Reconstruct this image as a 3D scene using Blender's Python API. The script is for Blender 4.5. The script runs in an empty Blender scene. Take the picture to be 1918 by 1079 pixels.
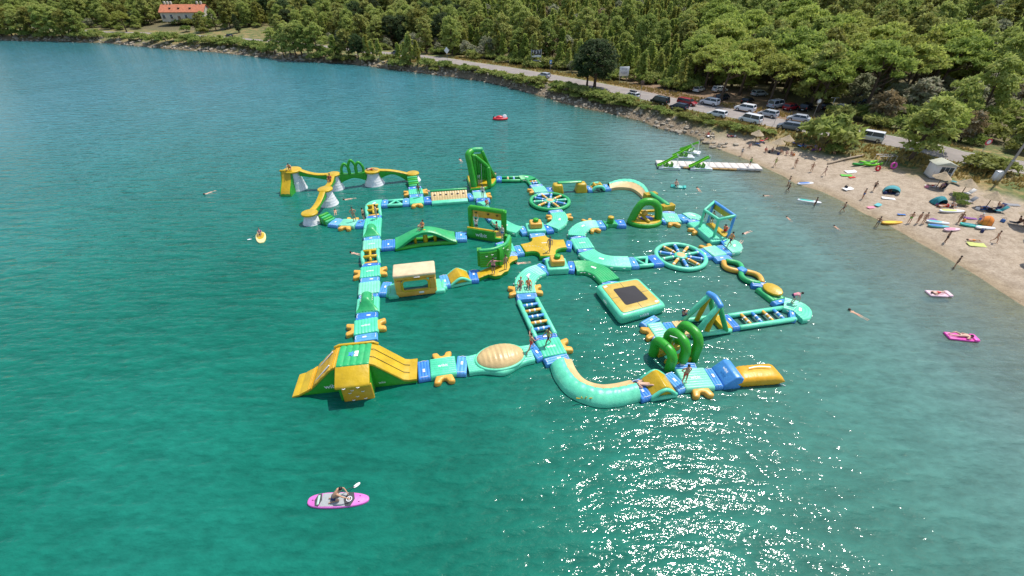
import bpy, bmesh, math, random
import numpy as np
from mathutils import Vector, Matrix

# ---------------------------------------------------------------- camera, sky, sun, exposure
R = math.radians
scene = bpy.context.scene
C = scene.collection
CAM_H, PITCH, FOC = 22.0, R(36.0), 800.0          # metres above the sea, tilt below the horizon, focal length for a 1918 wide picture

cam_data = bpy.data.cameras.new('camera')
cam_data.sensor_width = 36.0
cam_data.lens = 36.0 * FOC / 1918.0
cam_data.clip_start = 0.5
cam_data.clip_end = 4000.0
cam = bpy.data.objects.new('camera', cam_data)
cam.location = (0, 0, CAM_H)
cam.rotation_euler = (R(90) - PITCH, 0, 0)
C.objects.link(cam)
scene.camera = cam

SUN_EL = R(65)
SUN_DIR = Vector((0.79 * math.cos(SUN_EL), 0.613 * math.cos(SUN_EL), math.sin(SUN_EL))).normalized()
world = bpy.data.worlds.new('World')
scene.world = world
world.use_nodes = True
wn = world.node_tree
sky = wn.nodes.new('ShaderNodeTexSky')
sky.sky_type = 'NISHITA'
sky.sun_disc = False
sky.sun_elevation = SUN_EL
sky.sun_rotation = math.atan2(SUN_DIR.x, SUN_DIR.y)
sky.air_density = 1.2
sky.dust_density = 1.5
sky.ozone_density = 1.0
wn.links.new(sky.outputs[0], wn.nodes['Background'].inputs[0])
wn.nodes['Background'].inputs[1].default_value = 0.15

sun_data = bpy.data.lights.new('sun', 'SUN')
sun_data.energy = 4.2
sun_data.angle = R(0.53)
sun_data.color = (1.0, 0.955, 0.88)
sun = bpy.data.objects.new('sun', sun_data)
sun.rotation_euler = SUN_DIR.to_track_quat('Z', 'Y').to_euler()
sun.location = (60, 40, 90)
C.objects.link(sun)

vs = scene.view_settings
vs.view_transform = 'Standard'
vs.look = 'None'
vs.exposure = 0.1
vs.gamma = 1.0
scene.cycles.max_bounces = 6
scene.cycles.transparent_max_bounces = 8
scene.cycles.sample_clamp_indirect = 4.0

# ---------------------------------------------------------------- survey: where a sight line meets a level or the land
CP, SP = math.cos(PITCH), math.sin(PITCH)
CROP = {0: (0, 0, 1.0), 1: (500, 260, 4.15), 2: (860, 270, 4.316), 3: (1140, 340, 4.495), 4: (640, 420, 4.9056), 5: (530, 590, 5.184),
        6: (860, 480, 3.5975), 7: (1160, 520, 4.15), 8: (860, 390, 7.708), 9: (860, 275, 11.99), 10: (1150, 360, 13.486),
        11: (1290, 370, 9.81), 12: (1210, 270, 8.339), 13: (1720, 340, 9.687), 14: (660, 340, 11.99), 15: (1120, 100, 4.495),
        16: (1280, 230, 5.641), 17: (1600, 300, 4.151), 18: (1700, 240, 8.798), 19: (880, 0, 4.495), 20: (0, 0, 3.996), 21: (440, 0, 3.996),
        22: (1500, 100, 4.495), 23: (1500, 200, 9.59), 24: (1400, 0, 3.703), 25: (980, 90, 7.99)}
DECK = 0.45


def ray(k, x, y):
    ox, oy, s = CROP[k]
    u = (ox + x / s - 959.0) / FOC
    w = (539.5 - oy - y / s) / FOC
    return Vector((u, CP + w * SP, -SP + w * CP))


def at(k, x, y, z=DECK):
    d = ray(k, x, y)
    t = (CAM_H - z) / -d.z
    return Vector((d.x * t, d.y * t, z))


# ---------------------------------------------------------------- materials
MATS = {}


def nodes_of(name):
    m = bpy.data.materials.new(name)
    m.use_nodes = True
    nt = m.node_tree
    return m, nt, nt.nodes['Principled BSDF']


def N(nt, t, **kw):
    n = nt.nodes.new(t)
    for k, v in kw.items():
        setattr(n, k, v)
    return n


def ramp(nt, fac, stops):
    r = N(nt, 'ShaderNodeValToRGB')
    e = r.color_ramp.elements
    e[0].position, e[0].color = stops[0][0], (*stops[0][1], 1)
    e[1].position, e[1].color = stops[-1][0], (*stops[-1][1], 1)
    for p_, c_ in stops[1:-1]:
        q = e.new(p_)
        q.color = (*c_, 1)
    nt.links.new(fac, r.inputs[0])
    return r.outputs[0]


def noise(nt, scale, detail=3.0, rough=0.5, coord='Object', vec=None):
    n = N(nt, 'ShaderNodeTexNoise')
    n.inputs['Scale'].default_value = scale
    n.inputs['Detail'].default_value = detail
    n.inputs['Roughness'].default_value = rough
    if vec is None:
        tc = N(nt, 'ShaderNodeTexCoord')
        vec = tc.outputs[coord]
    nt.links.new(vec, n.inputs['Vector'])
    return n


def plain(name, col, rough=0.5, var=0.12, scale=3.0, bump=0.0, bscale=20.0, metal=0.0, spec=None, dirt=None):
    """a base colour with soft wear in it"""
    if name in MATS:
        return MATS[name]
    m, nt, b = nodes_of(name)
    n = noise(nt, scale, 5.0, 0.6)
    lo = tuple(c * (1 - var) for c in col)
    hi = tuple(min(1, c * (1 + var)) for c in col)
    c = ramp(nt, n.outputs[0], [(0.3, lo), (0.7, hi)])
    if dirt:
        n2 = noise(nt, scale * 0.37, 6.0, 0.7)
        f = ramp(nt, n2.outputs[0], [(0.5, (0, 0, 0)), (0.75, (dirt[3],) * 3)])
        mx = N(nt, 'ShaderNodeMix', data_type='RGBA')
        nt.links.new(f, mx.inputs[0])
        nt.links.new(c, mx.inputs[6])
        mx.inputs[7].default_value = (*dirt[:3], 1)
        c = mx.outputs[2]
    nt.links.new(c, b.inputs['Base Color'])
    rr = ramp(nt, n.outputs[0], [(0.2, (rough * 0.85,) * 3), (0.8, (min(1, rough * 1.2),) * 3)])
    nt.links.new(rr, b.inputs['Roughness'])
    b.inputs['Metallic'].default_value = metal
    if spec is not None:
        b.inputs['Specular IOR Level'].default_value = spec
    if bump:
        nb = noise(nt, bscale, 3.0)
        bm = N(nt, 'ShaderNodeBump')
        bm.inputs['Strength'].default_value = bump
        bm.inputs['Distance'].default_value = 0.05
        nt.links.new(nb.outputs[0], bm.inputs['Height'])
        nt.links.new(bm.outputs[0], b.inputs['Normal'])
    MATS[name] = m
    return m


def vinyl(name, col):
    """inflated PVC: slightly wavy, faded and stained in patches"""
    if name in MATS:
        return MATS[name]
    m = plain(name, col, 0.38, 0.16, 1.3, 0.45, 4.0, dirt=(min(1, col[0] * 0.9 + 0.10), min(1, col[1] * 0.9 + 0.09), min(1, col[2] * 0.9 + 0.06), 0.55))
    return m


MINT = vinyl('mint_vinyl', (0.12, 0.64, 0.40))
GREEN = vinyl('green_vinyl', (0.03, 0.34, 0.02))
LIME = vinyl('lime_vinyl', (0.13, 0.42, 0.02))
YELLOW = vinyl('yellow_vinyl', (0.56, 0.365, 0.010))
ORANGE = vinyl('orange_vinyl', (0.72, 0.38, 0.055))
SANDY = vinyl('sand_vinyl', (0.62, 0.44, 0.20))
BLUE = vinyl('blue_vinyl', (0.07, 0.29, 0.68))
DEEPBLUE = vinyl('deep_blue_vinyl', (0.012, 0.06, 0.30))
WHITEV = vinyl('white_vinyl', (0.72, 0.72, 0.74))
PRINT = plain('white_print', (0.8, 0.8, 0.8), 0.5, 0.04)
BLACKNET = plain('dark_mesh_fabric', (0.035, 0.032, 0.035), 0.85, 0.35, 60.0)
DARK = plain('dark_plastic', (0.02, 0.02, 0.022), 0.5)
METAL = plain('galvanised_metal', (0.42, 0.42, 0.43), 0.4, 0.1, 6.0, metal=0.7)


# ---------------------------------------------------------------- mesh helpers: a shape is (vertices, faces)
def join(*gs):
    V, F = [], []
    for g in gs:
        o = len(V)
        V += [tuple(v) for v in g[0]]
        F += [tuple(i + o for i in f) for f in g[1]]
    return V, F


def new_obj(name, geo, mat, parent=None, smooth=True, origin=None):
    org = Vector(origin) if origin is not None else (parent_loc(parent) if parent else Vector((0, 0, 0)))
    me = bpy.data.meshes.new(name)
    me.from_pydata([(v[0] - org.x, v[1] - org.y, v[2] - org.z) for v in geo[0]], [], geo[1])
    if smooth:
        me.polygons.foreach_set('use_smooth', [True] * len(me.polygons))
        try:
            me.set_sharp_from_angle(angle=R(48))
        except Exception:
            pass
    me.materials.append(mat)
    o = bpy.data.objects.new(name, me)
    C.objects.link(o)
    if parent:
        o.parent = parent
    else:
        o.location = org
    return o


def parent_loc(p):
    v = Vector((0, 0, 0))
    while p is not None:
        v += p.location
        p = p.parent
    return v


def tag(o, label, cat, group=None, kind=None):
    if label:
        o['label'] = label
    if cat:
        o['category'] = cat
    if group:
        o['group'] = group
    if kind:
        o['kind'] = kind
    return o


def thing(name, label, cat, loc, group=None, rz=0.0):
    o = bpy.data.objects.new(name, None)
    o.empty_display_size = 0.2
    o.location = loc
    o.rotation_euler = (0, 0, rz)
    C.objects.link(o)
    return tag(o, label, cat, group)


def part(T, name, geo, mat, smooth=True):
    """a part whose shape is given in world coordinates, under an unrotated thing or part"""
    return new_obj(name, geo, mat, T, smooth)


def lpart(T, name, geo, mat, smooth=True):
    """a part whose shape is given in the thing's own coordinates"""
    o = new_obj(name, geo, mat, None, smooth, origin=(0, 0, 0))
    o.parent = T
    return o


def copy_tree(o, loc, rz, scale=None):
    c = o.copy()
    C.objects.link(c)
    c.location = loc
    c.rotation_euler = (0, 0, rz)
    if scale:
        c.scale = scale
    for ch in list(o.children):
        d = ch.copy()
        C.objects.link(d)
        d.parent = c
        for g in list(ch.children):
            e = g.copy()
            C.objects.link(e)
            e.parent = d
    return c


def bm_geo(bm):
    bm.verts.index_update()
    g = [tuple(v.co) for v in bm.verts], [tuple(v.index for v in f.verts) for f in bm.faces]
    bm.free()
    return g


def place(geo, loc=(0, 0, 0), rz=0.0, rx=0.0, ry=0.0, s=1.0):
    M = Matrix.Translation(loc) @ Matrix.Rotation(rz, 4, 'Z') @ Matrix.Rotation(ry, 4, 'Y') @ Matrix.Rotation(rx, 4, 'X')
    sc = s if hasattr(s, '__len__') else (s, s, s)
    return [tuple(M @ Vector((v[0] * sc[0], v[1] * sc[1], v[2] * sc[2]))) for v in geo[0]], geo[1]


def rbox(cx, cy, cz, dx, dy, dz, bevel=0.05, seg=2, rz=0.0, taper=None):
    bm = bmesh.new()
    bmesh.ops.create_cube(bm, size=1.0)
    for v in bm.verts:
        k = 1.0
        if taper and v.co.z > 0:
            k = taper
        v.co = Vector((v.co.x * dx * k, v.co.y * dy * k, v.co.z * dz))
    if bevel:
        bmesh.ops.bevel(bm, geom=list(bm.edges), offset=min(bevel, 0.45 * min(dx, dy, dz)), segments=seg, profile=0.5, affect='EDGES')
    return place(bm_geo(bm), (cx, cy, cz), rz)


def prism(profile, width, bevel=0.08, seg=2):
    """side outline [(s, z)] in the XZ plane, widened along Y, edges rounded"""
    bm = bmesh.new()
    vs_ = [bm.verts.new((a, -width / 2, z)) for a, z in profile]
    f = bm.faces.new(vs_)
    r = bmesh.ops.extrude_face_region(bm, geom=[f])
    for e in r['geom']:
        if isinstance(e, bmesh.types.BMVert):
            e.co.y += width
    bmesh.ops.recalc_face_normals(bm, faces=list(bm.faces))
    if bevel:
        bmesh.ops.bevel(bm, geom=list(bm.edges), offset=bevel, segments=seg, profile=0.5, affect='EDGES', clamp_overlap=True)
    bmesh.ops.triangulate(bm, faces=[f for f in bm.faces if len(f.verts) > 4])
    return bm_geo(bm)


def tube(path, r, seg=10, closed=False, cap=True, flat=1.0):
    P = [Vector(p) for p in path]
    n = len(P)
    rr = r if hasattr(r, '__len__') else [r] * n
    T = []
    for i in range(n):
        a = P[(i - 1) % n] if (closed or i > 0) else P[i]
        b = P[(i + 1) % n] if (closed or i < n - 1) else P[i]
        T.append((b - a).normalized())
    up = Vector((0, 0, 1)) if abs(T[0].z) < 0.9 else Vector((0, 1, 0))
    nrm = (up - T[0] * up.dot(T[0])).normalized()
    V, F, rows = [], [], []
    seq = []
    for i in range(n):
        nrm = nrm - T[i] * nrm.dot(T[i])
        nrm = nrm.normalized() if nrm.length > 1e-5 else T[i].orthogonal().normalized()
        seq.append((P[i], T[i], nrm.copy(), rr[i]))
    if cap and not closed:
        p0, t0, n0, r0 = seq[0]
        p1, t1, n1, r1 = seq[-1]
        seq = [(p0 - t0 * r0 * 0.5, t0, n0, r0 * 0.35), (p0 - t0 * r0 * 0.3, t0, n0, r0 * 0.8)] + seq + \
              [(p1 + t1 * r1 * 0.3, t1, n1, r1 * 0.8), (p1 + t1 * r1 * 0.5, t1, n1, r1 * 0.35)]
    for p_, t_, n_, r_ in seq:
        b_ = t_.cross(n_)
        o = len(V)
        for k in range(seg):
            a = 2 * math.pi * k / seg
            V.append(tuple(p_ + n_ * (math.cos(a) * r_ * flat) + b_ * (math.sin(a) * r_)))
        rows.append(o)
    m = len(rows)
    for i in range(m if closed else m - 1):
        a, b = rows[i], rows[(i + 1) % m]
        for k in range(seg):
            F.append((a + k, a + (k + 1) % seg, b + (k + 1) % seg, b + k))
    if not closed:
        F.append(tuple(rows[0] + k for k in reversed(range(seg))))
        F.append(tuple(rows[-1] + k for k in range(seg)))
    return V, F


def offset_ring(pts, d):
    n = len(pts)
    out = []
    for i in range(n):
        a, b, c = Vector(pts[i - 1]), Vector(pts[i]), Vector(pts[(i + 1) % n])
        e1 = (b - a).normalized()
        e2 = (c - b).normalized()
        nn = Vector((-(e1.y + e2.y), e1.x + e2.x))
        if nn.length < 1e-5:
            nn = Vector((-e1.y, e1.x))
        nn.normalize()
        k = max(0.5, nn.dot(Vector((-e1.y, e1.x))))
        out.append(b + nn * (d / k))
    return out


def slab(outline, z0, z1, r=0.06, crown=0.0):
    """an outline (anticlockwise) with thickness and rounded edges"""
    pts = [Vector((p[0], p[1])) for p in outline]
    area = sum(pts[i - 1].x * pts[i].y - pts[i].x * pts[i - 1].y for i in range(len(pts)))
    if area < 0:
        pts.reverse()
    n = len(pts)
    rings = [(r, z0), (0.3 * r, z0 + 0.3 * r), (0, z0 + r), (0, z1 - r), (0.3 * r, z1 - 0.3 * r), (r, z1)]
    V, F = [], []
    for d, z in rings:
        for p_ in (offset_ring(pts, d) if d else pts):
            V.append((p_.x, p_.y, z))
    for i in range(len(rings) - 1):
        for k in range(n):
            F.append((i * n + k, i * n + (k + 1) % n, (i + 1) * n + (k + 1) % n, (i + 1) * n + k))
    F.append(tuple(reversed(range(n))))
    o = (len(rings) - 1) * n
    c = len(V)
    cx = sum(V[o + k][0] for k in range(n)) / n
    cy = sum(V[o + k][1] for k in range(n)) / n
    if crown:
        V.append((cx, cy, z1 + crown))
        F += [(o + k, o + (k + 1) % n, c) for k in range(n)]
    else:
        F.append(tuple(o + k for k in range(n)))
    return V, F


def loft(rings, close=True, caps=True):
    V, F = [], []
    n = len(rings[0])
    for r_ in rings:
        V += [tuple(p_) for p_ in r_]
    for i in range(len(rings) - 1):
        for k in range(n if close else n - 1):
            a = i * n
            F.append((a + k, a + (k + 1) % n, a + n + (k + 1) % n, a + n + k))
    if caps and close:
        F.append(tuple(reversed(range(n))))
        F.append(tuple((len(rings) - 1) * n + k for k in range(n)))
    return V, F


def smooth_path(P, per=8):
    P = [Vector(p) for p in P]
    out = []
    for i in range(len(P) - 1):
        p0 = P[max(0, i - 1)]
        p1, p2 = P[i], P[i + 1]
        p3 = P[min(len(P) - 1, i + 2)]
        for j in range(per):
            t = j / per
            out.append(0.5 * ((2 * p1) + (p2 - p0) * t + (2 * p0 - 5 * p1 + 4 * p2 - p3) * t * t + (3 * p1 - p0 - 3 * p2 + p3) * t ** 3))
    out.append(P[-1])
    return out


def sides(path, w):
    """points to the two sides of a centre line"""
    L, Rr = [], []
    n = len(path)
    for i in range(n):
        t = (path[min(n - 1, i + 1)] - path[max(0, i - 1)])
        t.z = 0
        t.normalize()
        nn = Vector((-t.y, t.x, 0))
        ww = w[i] if hasattr(w, '__len__') else w
        L.append(path[i] + nn * ww / 2)
        Rr.append(path[i] - nn * ww / 2)
    return L, Rr


def strip(path, w, z0, z1, ribs=7, across=False, d=0.035, zoff=None, endround=0.07, caps=True):
    """an inflated mat swept along a centre line; ribs run along it, or across it"""
    path = [Vector(p) for p in path]
    if across:
        q = []
        L_ = sum((path[i + 1] - path[i]).length for i in range(len(path) - 1))
        m = ribs * 5
        cum = [0]
        for i in range(len(path) - 1):
            cum.append(cum[-1] + (path[i + 1] - path[i]).length)
        zz = []
        for j in range(m + 1):
            s = L_ * j / m
            i = max(k for k in range(len(cum)) if cum[k] <= s + 1e-9)
            i = min(i, len(path) - 2)
            q.append(path[i].lerp(path[i + 1], (s - cum[i]) / max(1e-9, cum[i + 1] - cum[i])))
            zz.append(-d * (1 - abs(math.sin(math.pi * ribs * j / m)) ** 0.6))
        if hasattr(w, '__len__'):
            w = [w[min(len(w) - 1, int(j * len(w) / (m + 1)))] for j in range(m + 1)]
        path = q
        cross = [(0, 0), (0.04, -0.012), (0.25, 0.012), (0.5, 0.016), (0.75, 0.012), (0.96, -0.012), (1, 0)]
    else:
        zz = [0.0] * len(path)
        if endround and len(path) == 2:
            a, b = path
            L_ = (b - a).length
            path = [a, a.lerp(b, 0.03 / L_), a.lerp(b, 0.1 / L_), a.lerp(b, 1 - 0.1 / L_), a.lerp(b, 1 - 0.03 / L_), b]
            zz = [-endround, -endround * 0.3, 0, 0, -endround * 0.3, -endround]
        cross = []
        m = ribs * 4
        for j in range(m + 1):
            cross.append((j / m, -d * (1 - abs(math.sin(math.pi * ribs * j / m)) ** 0.6)))
    L, Rr = sides(path, w)
    rings = []
    for i in range(len(path)):
        zb = (zoff[i] if zoff else 0) + zz[i]
        l, r_ = L[i], Rr[i]
        e = (r_ - l).normalized()
        h = z1 - z0
        ring = [(l.x, l.y, z0 + (zoff[i] if zoff else 0) * 0), (l.x - e.x * 0.05, l.y - e.y * 0.05, z0 + h * 0.4 + zb * 0.4), (l.x - e.x * 0.03, l.y - e.y * 0.03, z1 - h * 0.22 + zb)]
        for t, dz in cross:
            p_ = l.lerp(r_, 0.02 + 0.96 * t)
            ring.append((p_.x, p_.y, z1 + dz + zb))
        ring += [(r_.x + e.x * 0.03, r_.y + e.y * 0.03, z1 - h * 0.22 + zb), (r_.x + e.x * 0.05, r_.y + e.y * 0.05, z0 + h * 0.4 + zb * 0.4), (r_.x, r_.y, z0)]
        rings.append(ring)
    return loft(rings, True, caps)


def disc(cx, cy, rx, ry, n=28, rz=0.0, p=2.0):
    out = []
    for k in range(n):
        a = 2 * math.pi * k / n
        c, s = math.cos(a), math.sin(a)
        x = rx * math.copysign(abs(c) ** (2 / p), c)
        y = ry * math.copysign(abs(s) ** (2 / p), s)
        out.append(Vector((cx + x * math.cos(rz) - y * math.sin(rz), cy + x * math.sin(rz) + y * math.cos(rz))))
    return out


def ball(c, rx, ry, rz_, nu=16, nv=9):
    V, F = [], []
    for i in range(nv + 1):
        th = math.pi * i / nv
        for k in range(nu):
            a = 2 * math.pi * k / nu
            V.append((c[0] + rx * math.sin(th) * math.cos(a), c[1] + ry * math.sin(th) * math.sin(a), c[2] - rz_ * math.cos(th)))
    for i in range(nv):
        for k in range(nu):
            F.append((i * nu + k, i * nu + (k + 1) % nu, (i + 1) * nu + (k + 1) % nu, (i + 1) * nu + k))
    return V, F


TEXT_CACHE = {}


def text_geo(s, size, thick=0.006):
    """raised lettering in the XY plane, centred"""
    if (s, size) in TEXT_CACHE:
        return TEXT_CACHE[(s, size)]
    cu = bpy.data.curves.new('lettering_curve', 'FONT')
    cu.body = s
    cu.size = size
    cu.extrude = thick
    cu.resolution_u = 2
    cu.offset = size * 0.012
    cu.align_x = 'CENTER'
    cu.align_y = 'CENTER'
    o = bpy.data.objects.new('lettering_source', cu)
    C.objects.link(o)
    dg = bpy.context.evaluated_depsgraph_get()
    me = o.evaluated_get(dg).to_mesh()
    g = [tuple(v.co) for v in me.vertices], [tuple(p_.vertices) for p_ in me.polygons]
    o.evaluated_get(dg).to_mesh_clear()
    bpy.data.objects.remove(o)
    bpy.data.curves.remove(cu)
    TEXT_CACHE[(s, size)] = g
    return g


def lettering(T, s, size, loc, xdir, ydir):
    """lettering whose baseline runs along xdir and whose up is ydir"""
    x = Vector(xdir).normalized()
    y = Vector(ydir).normalized()
    z = x.cross(y).normalized()
    y = z.cross(x)
    M = Matrix((x, y, z)).transposed()
    g = text_geo(s, size)
    geo = [tuple(Vector(loc) + M @ Vector(v)) for v in g[0]], g[1]
    return part(T, 'lettering', geo, PRINT, smooth=False)

# ================================================================ THE SETTING
random.seed(11)
rng = np.random.default_rng(5)


def flat_at(x, y, z=0.0):
    p_ = at(0, x, y, z)
    return (p_.x, p_.y)


SHORE = [(52, -60), (46, -10), (43.2, 12)] + [flat_at(*p_) for p_ in [
    (1918, 573), (1850, 530), (1780, 488), (1700, 441), (1660, 418), (1620, 400), (1572, 374), (1537, 358), (1493, 345), (1466, 329), (1432, 314),
    (1410, 303), (1386, 294), (1351, 280), (1318, 266), (1302, 256), (1275, 250), (1235, 240), (1200, 226), (1150, 213), (1100, 203), (1060, 194), (1030, 184),
    (985, 171), (950, 161), (905, 151), (860, 145), (800, 138), (740, 130), (690, 123), (640, 118), (560, 114), (515, 109), (470, 104), (400, 97), (340, 93), (300, 90),
    (250, 85), (200, 80), (150, 79), (100, 77), (50, 76), (0, 75)]] + [(-330, 222), (-700, 240)]
ROAD = [flat_at(x, y, 2.0) for x, y in [
    (-60, 49), (0, 50), (75, 53), (160, 58), (213, 60.5), (275, 62), (400, 69), (475, 74.5), (560, 82), (640, 91), (700, 98), (735, 101), (815, 110), (878, 120), (947, 130),
    (1013, 142), (1080, 154), (1147, 167), (1202, 178), (1250, 189), (1320, 203), (1390, 216), (1454, 230), (1530, 242), (1599, 252), (1670, 264), (1740, 278), (1791, 292), (1836, 300), (1893, 310), (1990, 326)]] + [(80, 40), (88, 10)]
ROAD_W = [3.6] * 9 + [4.5, 5.2] + [6.2] * 22


def seg_arrays(P):
    A = np.array(P[:-1], float)
    B = np.array(P[1:], float)
    return A, B


SHA, SHB = seg_arrays(SHORE)
RDA, RDB = seg_arrays(ROAD)
LAND = np.array(SHORE + [(-700, 900), (900, 900), (900, -60)], float)


def poly_dist(X, Y, A, B):
    """distance to a polyline and the side of it"""
    best = np.full(X.shape, 1e9)
    side = np.zeros(X.shape)
    for a, b in zip(A, B):
        ab = b - a
        t = np.clip(((X - a[0]) * ab[0] + (Y - a[1]) * ab[1]) / (ab @ ab), 0, 1)
        dx, dy = X - (a[0] + t * ab[0]), Y - (a[1] + t * ab[1])
        d = np.hypot(dx, dy)
        m = d < best
        best = np.where(m, d, best)
        side = np.where(m, ab[0] * (Y - a[1]) - ab[1] * (X - a[0]), side)
    return best, np.sign(side)


def inside(X, Y, P):
    r = np.zeros(X.shape, bool)
    n = len(P)
    for i in range(n):
        x1, y1 = P[i]
        x2, y2 = P[(i + 1) % n]
        c = ((y1 > Y) != (y2 > Y)) & (X < (x2 - x1) * (Y - y1) / ((y2 - y1) + 1e-12) + x1)
        r ^= c
    return r


def sstep(a, b, x):
    t = np.clip((x - a) / (b - a), 0, 1)
    return t * t * (3 - 2 * t)


def wob(X, Y, f):
    return np.sin(X * f + 1.3) * np.cos(Y * f * 0.9 + 0.4) + 0.5 * np.sin(X * f * 2.3 + Y * f * 1.7) + 0.3 * np.sin(X * f * 4.1 - Y * f * 3.7 + 2)


def beach_mask(X, Y):
    return sstep(27, 32, X) * (1 - sstep(70, 75, Y))


def beach_width(Y):
    return np.clip(5.5 + (72 - Y) * 0.42, 4, 23)


def ground_full(X, Y):
    X = np.asarray(X, float)
    Y = np.asarray(Y, float)
    d, _ = poly_dist(X, Y, SHA, SHB)
    s = np.where(inside(X, Y, LAND), d, -d)
    bm_ = beach_mask(X, Y)
    s = s + (1 - bm_) * 0.35 * wob(X, Y, 0.55) + bm_ * 0.12 * wob(X, Y, 0.4)
    rd, rs = poly_dist(X, Y, RDA, RDB)
    bw = beach_width(Y)
    rocky = np.where(s > 0, np.minimum(1.1, s * 0.42) + np.clip(s - 2.6, 0, 5) * 0.17, s * 0.30)
    beach = np.where(s > 0, np.clip(s, 0, 22) * 0.085 + 0.15 * sstep(1, 3, s), s * 0.07)
    z = rocky * (1 - bm_) + beach * bm_
    z = np.maximum(z, -3.2)
    start = 24 + 26 * sstep(8, 40, X)
    hill = np.clip(s - start, 0, 110) * 0.085 + np.clip(s - start - 110, 0, 400) * 0.045
    z = np.where(s > 0, np.minimum(z, 2.0) + hill, z)
    z = z + np.where(s > 3, 0.12 * wob(X, Y, 0.21) * sstep(3, 9, s), 0)
    k = 1 - sstep(4.2, 9.0, rd)
    z = np.where(s > 0, z * (1 - k) + 2.0 * k, z)
    return z, s, rd, rs, bm_, bw


def gz(x, y):
    return float(ground_full(np.array([x]), np.array([y]))[0][0])


def land(k, x, y):
    """where a sight line meets the land"""
    z = 1.5
    for _ in range(7):
        p_ = at(k, x, y, z)
        z = 0.5 * z + 0.5 * gz(p_.x, p_.y)
    p_ = at(k, x, y, z)
    return Vector((p_.x, p_.y, gz(p_.x, p_.y)))


# ---------------------------------------------------------------- ground
def grid_mesh(name, xs, ys, zf):
    X, Y = np.meshgrid(xs, ys)
    Z = zf(X, Y)
    V = np.stack([X.ravel(), Y.ravel(), Z.ravel()], 1)
    nx, ny = len(xs), len(ys)
    i = np.arange(nx - 1)[None, :] + nx * np.arange(ny - 1)[:, None]
    Fq = np.stack([i.ravel(), i.ravel() + 1, i.ravel() + nx + 1, i.ravel() + nx], 1)
    me = bpy.data.meshes.new(name)
    me.vertices.add(len(V))
    me.vertices.foreach_set('co', V.ravel())
    me.loops.add(Fq.size)
    me.loops.foreach_set('vertex_index', Fq.ravel())
    me.polygons.add(len(Fq))
    me.polygons.foreach_set('loop_start', np.arange(0, Fq.size, 4))
    me.polygons.foreach_set('loop_total', np.full(len(Fq), 4))
    me.update(calc_edges=True)
    me.polygons.foreach_set('use_smooth', [True] * len(Fq))
    return me, X, Y, Z


gx = np.concatenate([np.arange(-440, -70, 5), np.arange(-70, 84, 1.1), np.arange(84, 460, 6)])
gy = np.concatenate([np.arange(-60, 22, 4), np.arange(22, 140, 1.1), np.arange(140, 540, 4)])
gdata = {}


def ground_z(X, Y):
    z, s, rd, rs, bm_, bw = ground_full(X, Y)
    gdata.update(s=s, rd=rd, rs=rs, bm=bm_, bw=bw)
    return z


gme, GX, GY, GZ = grid_mesh('ground', gx, gy, ground_z)
s_, rd_, rs_, bm__, bw_ = (gdata[k] for k in ('s', 'rd', 'rs', 'bm', 'bw'))
nz = wob(GX, GY, 0.33)
w_beach = bm__ * (1 - sstep(bw_ - 1.0, bw_ + 1.5, s_ + nz))
w_rock = (1 - bm__) * (1 - sstep(1.8, 3.4, s_ + 0.5 * nz))
park = sstep(24, 30, GX) * (1 - sstep(52, 60, GX)) * (rs_ > 0) * (1 - sstep(20, 26, rd_))
w_forest = sstep(7.5, 12, rd_) * (rs_ > 0) * (1 - park)
clear = np.exp(-(((GX + 118) / 22) ** 2 + ((GY - 205) / 26) ** 2))
w_forest = w_forest * (1 - np.clip(clear * 1.6, 0, 1))
att = gme.attributes.new('zone', 'FLOAT_COLOR', 'POINT')
buf = np.stack([w_beach.ravel(), w_rock.ravel(), w_forest.ravel(), np.clip(park, 0, 1).ravel()], 1).astype(np.float32)
att.data.foreach_set('color', buf.ravel())

gm, nt, b = nodes_of('ground_soil')
tc = N(nt, 'ShaderNodeTexCoord')
za = N(nt, 'ShaderNodeAttribute', attribute_name='zone')
sep = N(nt, 'ShaderNodeSeparateColor')
nt.links.new(za.outputs['Color'], sep.inputs[0])
n_big = noise(nt, 0.35, 6, 0.65)
n_mid = noise(nt, 2.2, 5, 0.7)
n_fin = noise(nt, 5.5, 6, 0.85)
vor = N(nt, 'ShaderNodeTexVoronoi')
vor.inputs['Scale'].default_value = 5.0
nt.links.new(tc.outputs['Object'], vor.inputs['Vector'])
grass = ramp(nt, n_mid.outputs[0], [(0.25, (0.10, 0.10, 0.03)), (0.45, (0.22, 0.17, 0.06)), (0.6, (0.36, 0.25, 0.10)), (0.8, (0.42, 0.30, 0.14))])
grass2 = ramp(nt, n_mid.outputs[0], [(0.3, (0.055, 0.085, 0.02)), (0.6, (0.12, 0.15, 0.035)), (0.8, (0.25, 0.21, 0.07))])
gmix = N(nt, 'ShaderNodeMix', data_type='RGBA')
nt.links.new(ramp(nt, n_big.outputs[0], [(0.42, (0, 0, 0)), (0.56, (1, 1, 1))]), gmix.inputs[0])
nt.links.new(grass, gmix.inputs[6])
nt.links.new(grass2, gmix.inputs[7])
pebble = ramp(nt, n_fin.outputs[0], [(0.28, (0.15, 0.115, 0.08)), (0.42, (0.36, 0.285, 0.21)), (0.58, (0.46, 0.38, 0.29)), (0.8, (0.60, 0.52, 0.42))])
rock = ramp(nt, vor.outputs['Distance'], [(0.0, (0.36, 0.31, 0.24)), (0.35, (0.26, 0.20, 0.13)), (0.7, (0.10, 0.075, 0.045))])
wood = ramp(nt, n_mid.outputs[0], [(0.3, (0.07, 0.075, 0.03)), (0.6, (0.16, 0.13, 0.06)), (0.8, (0.26, 0.20, 0.11))])
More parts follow.
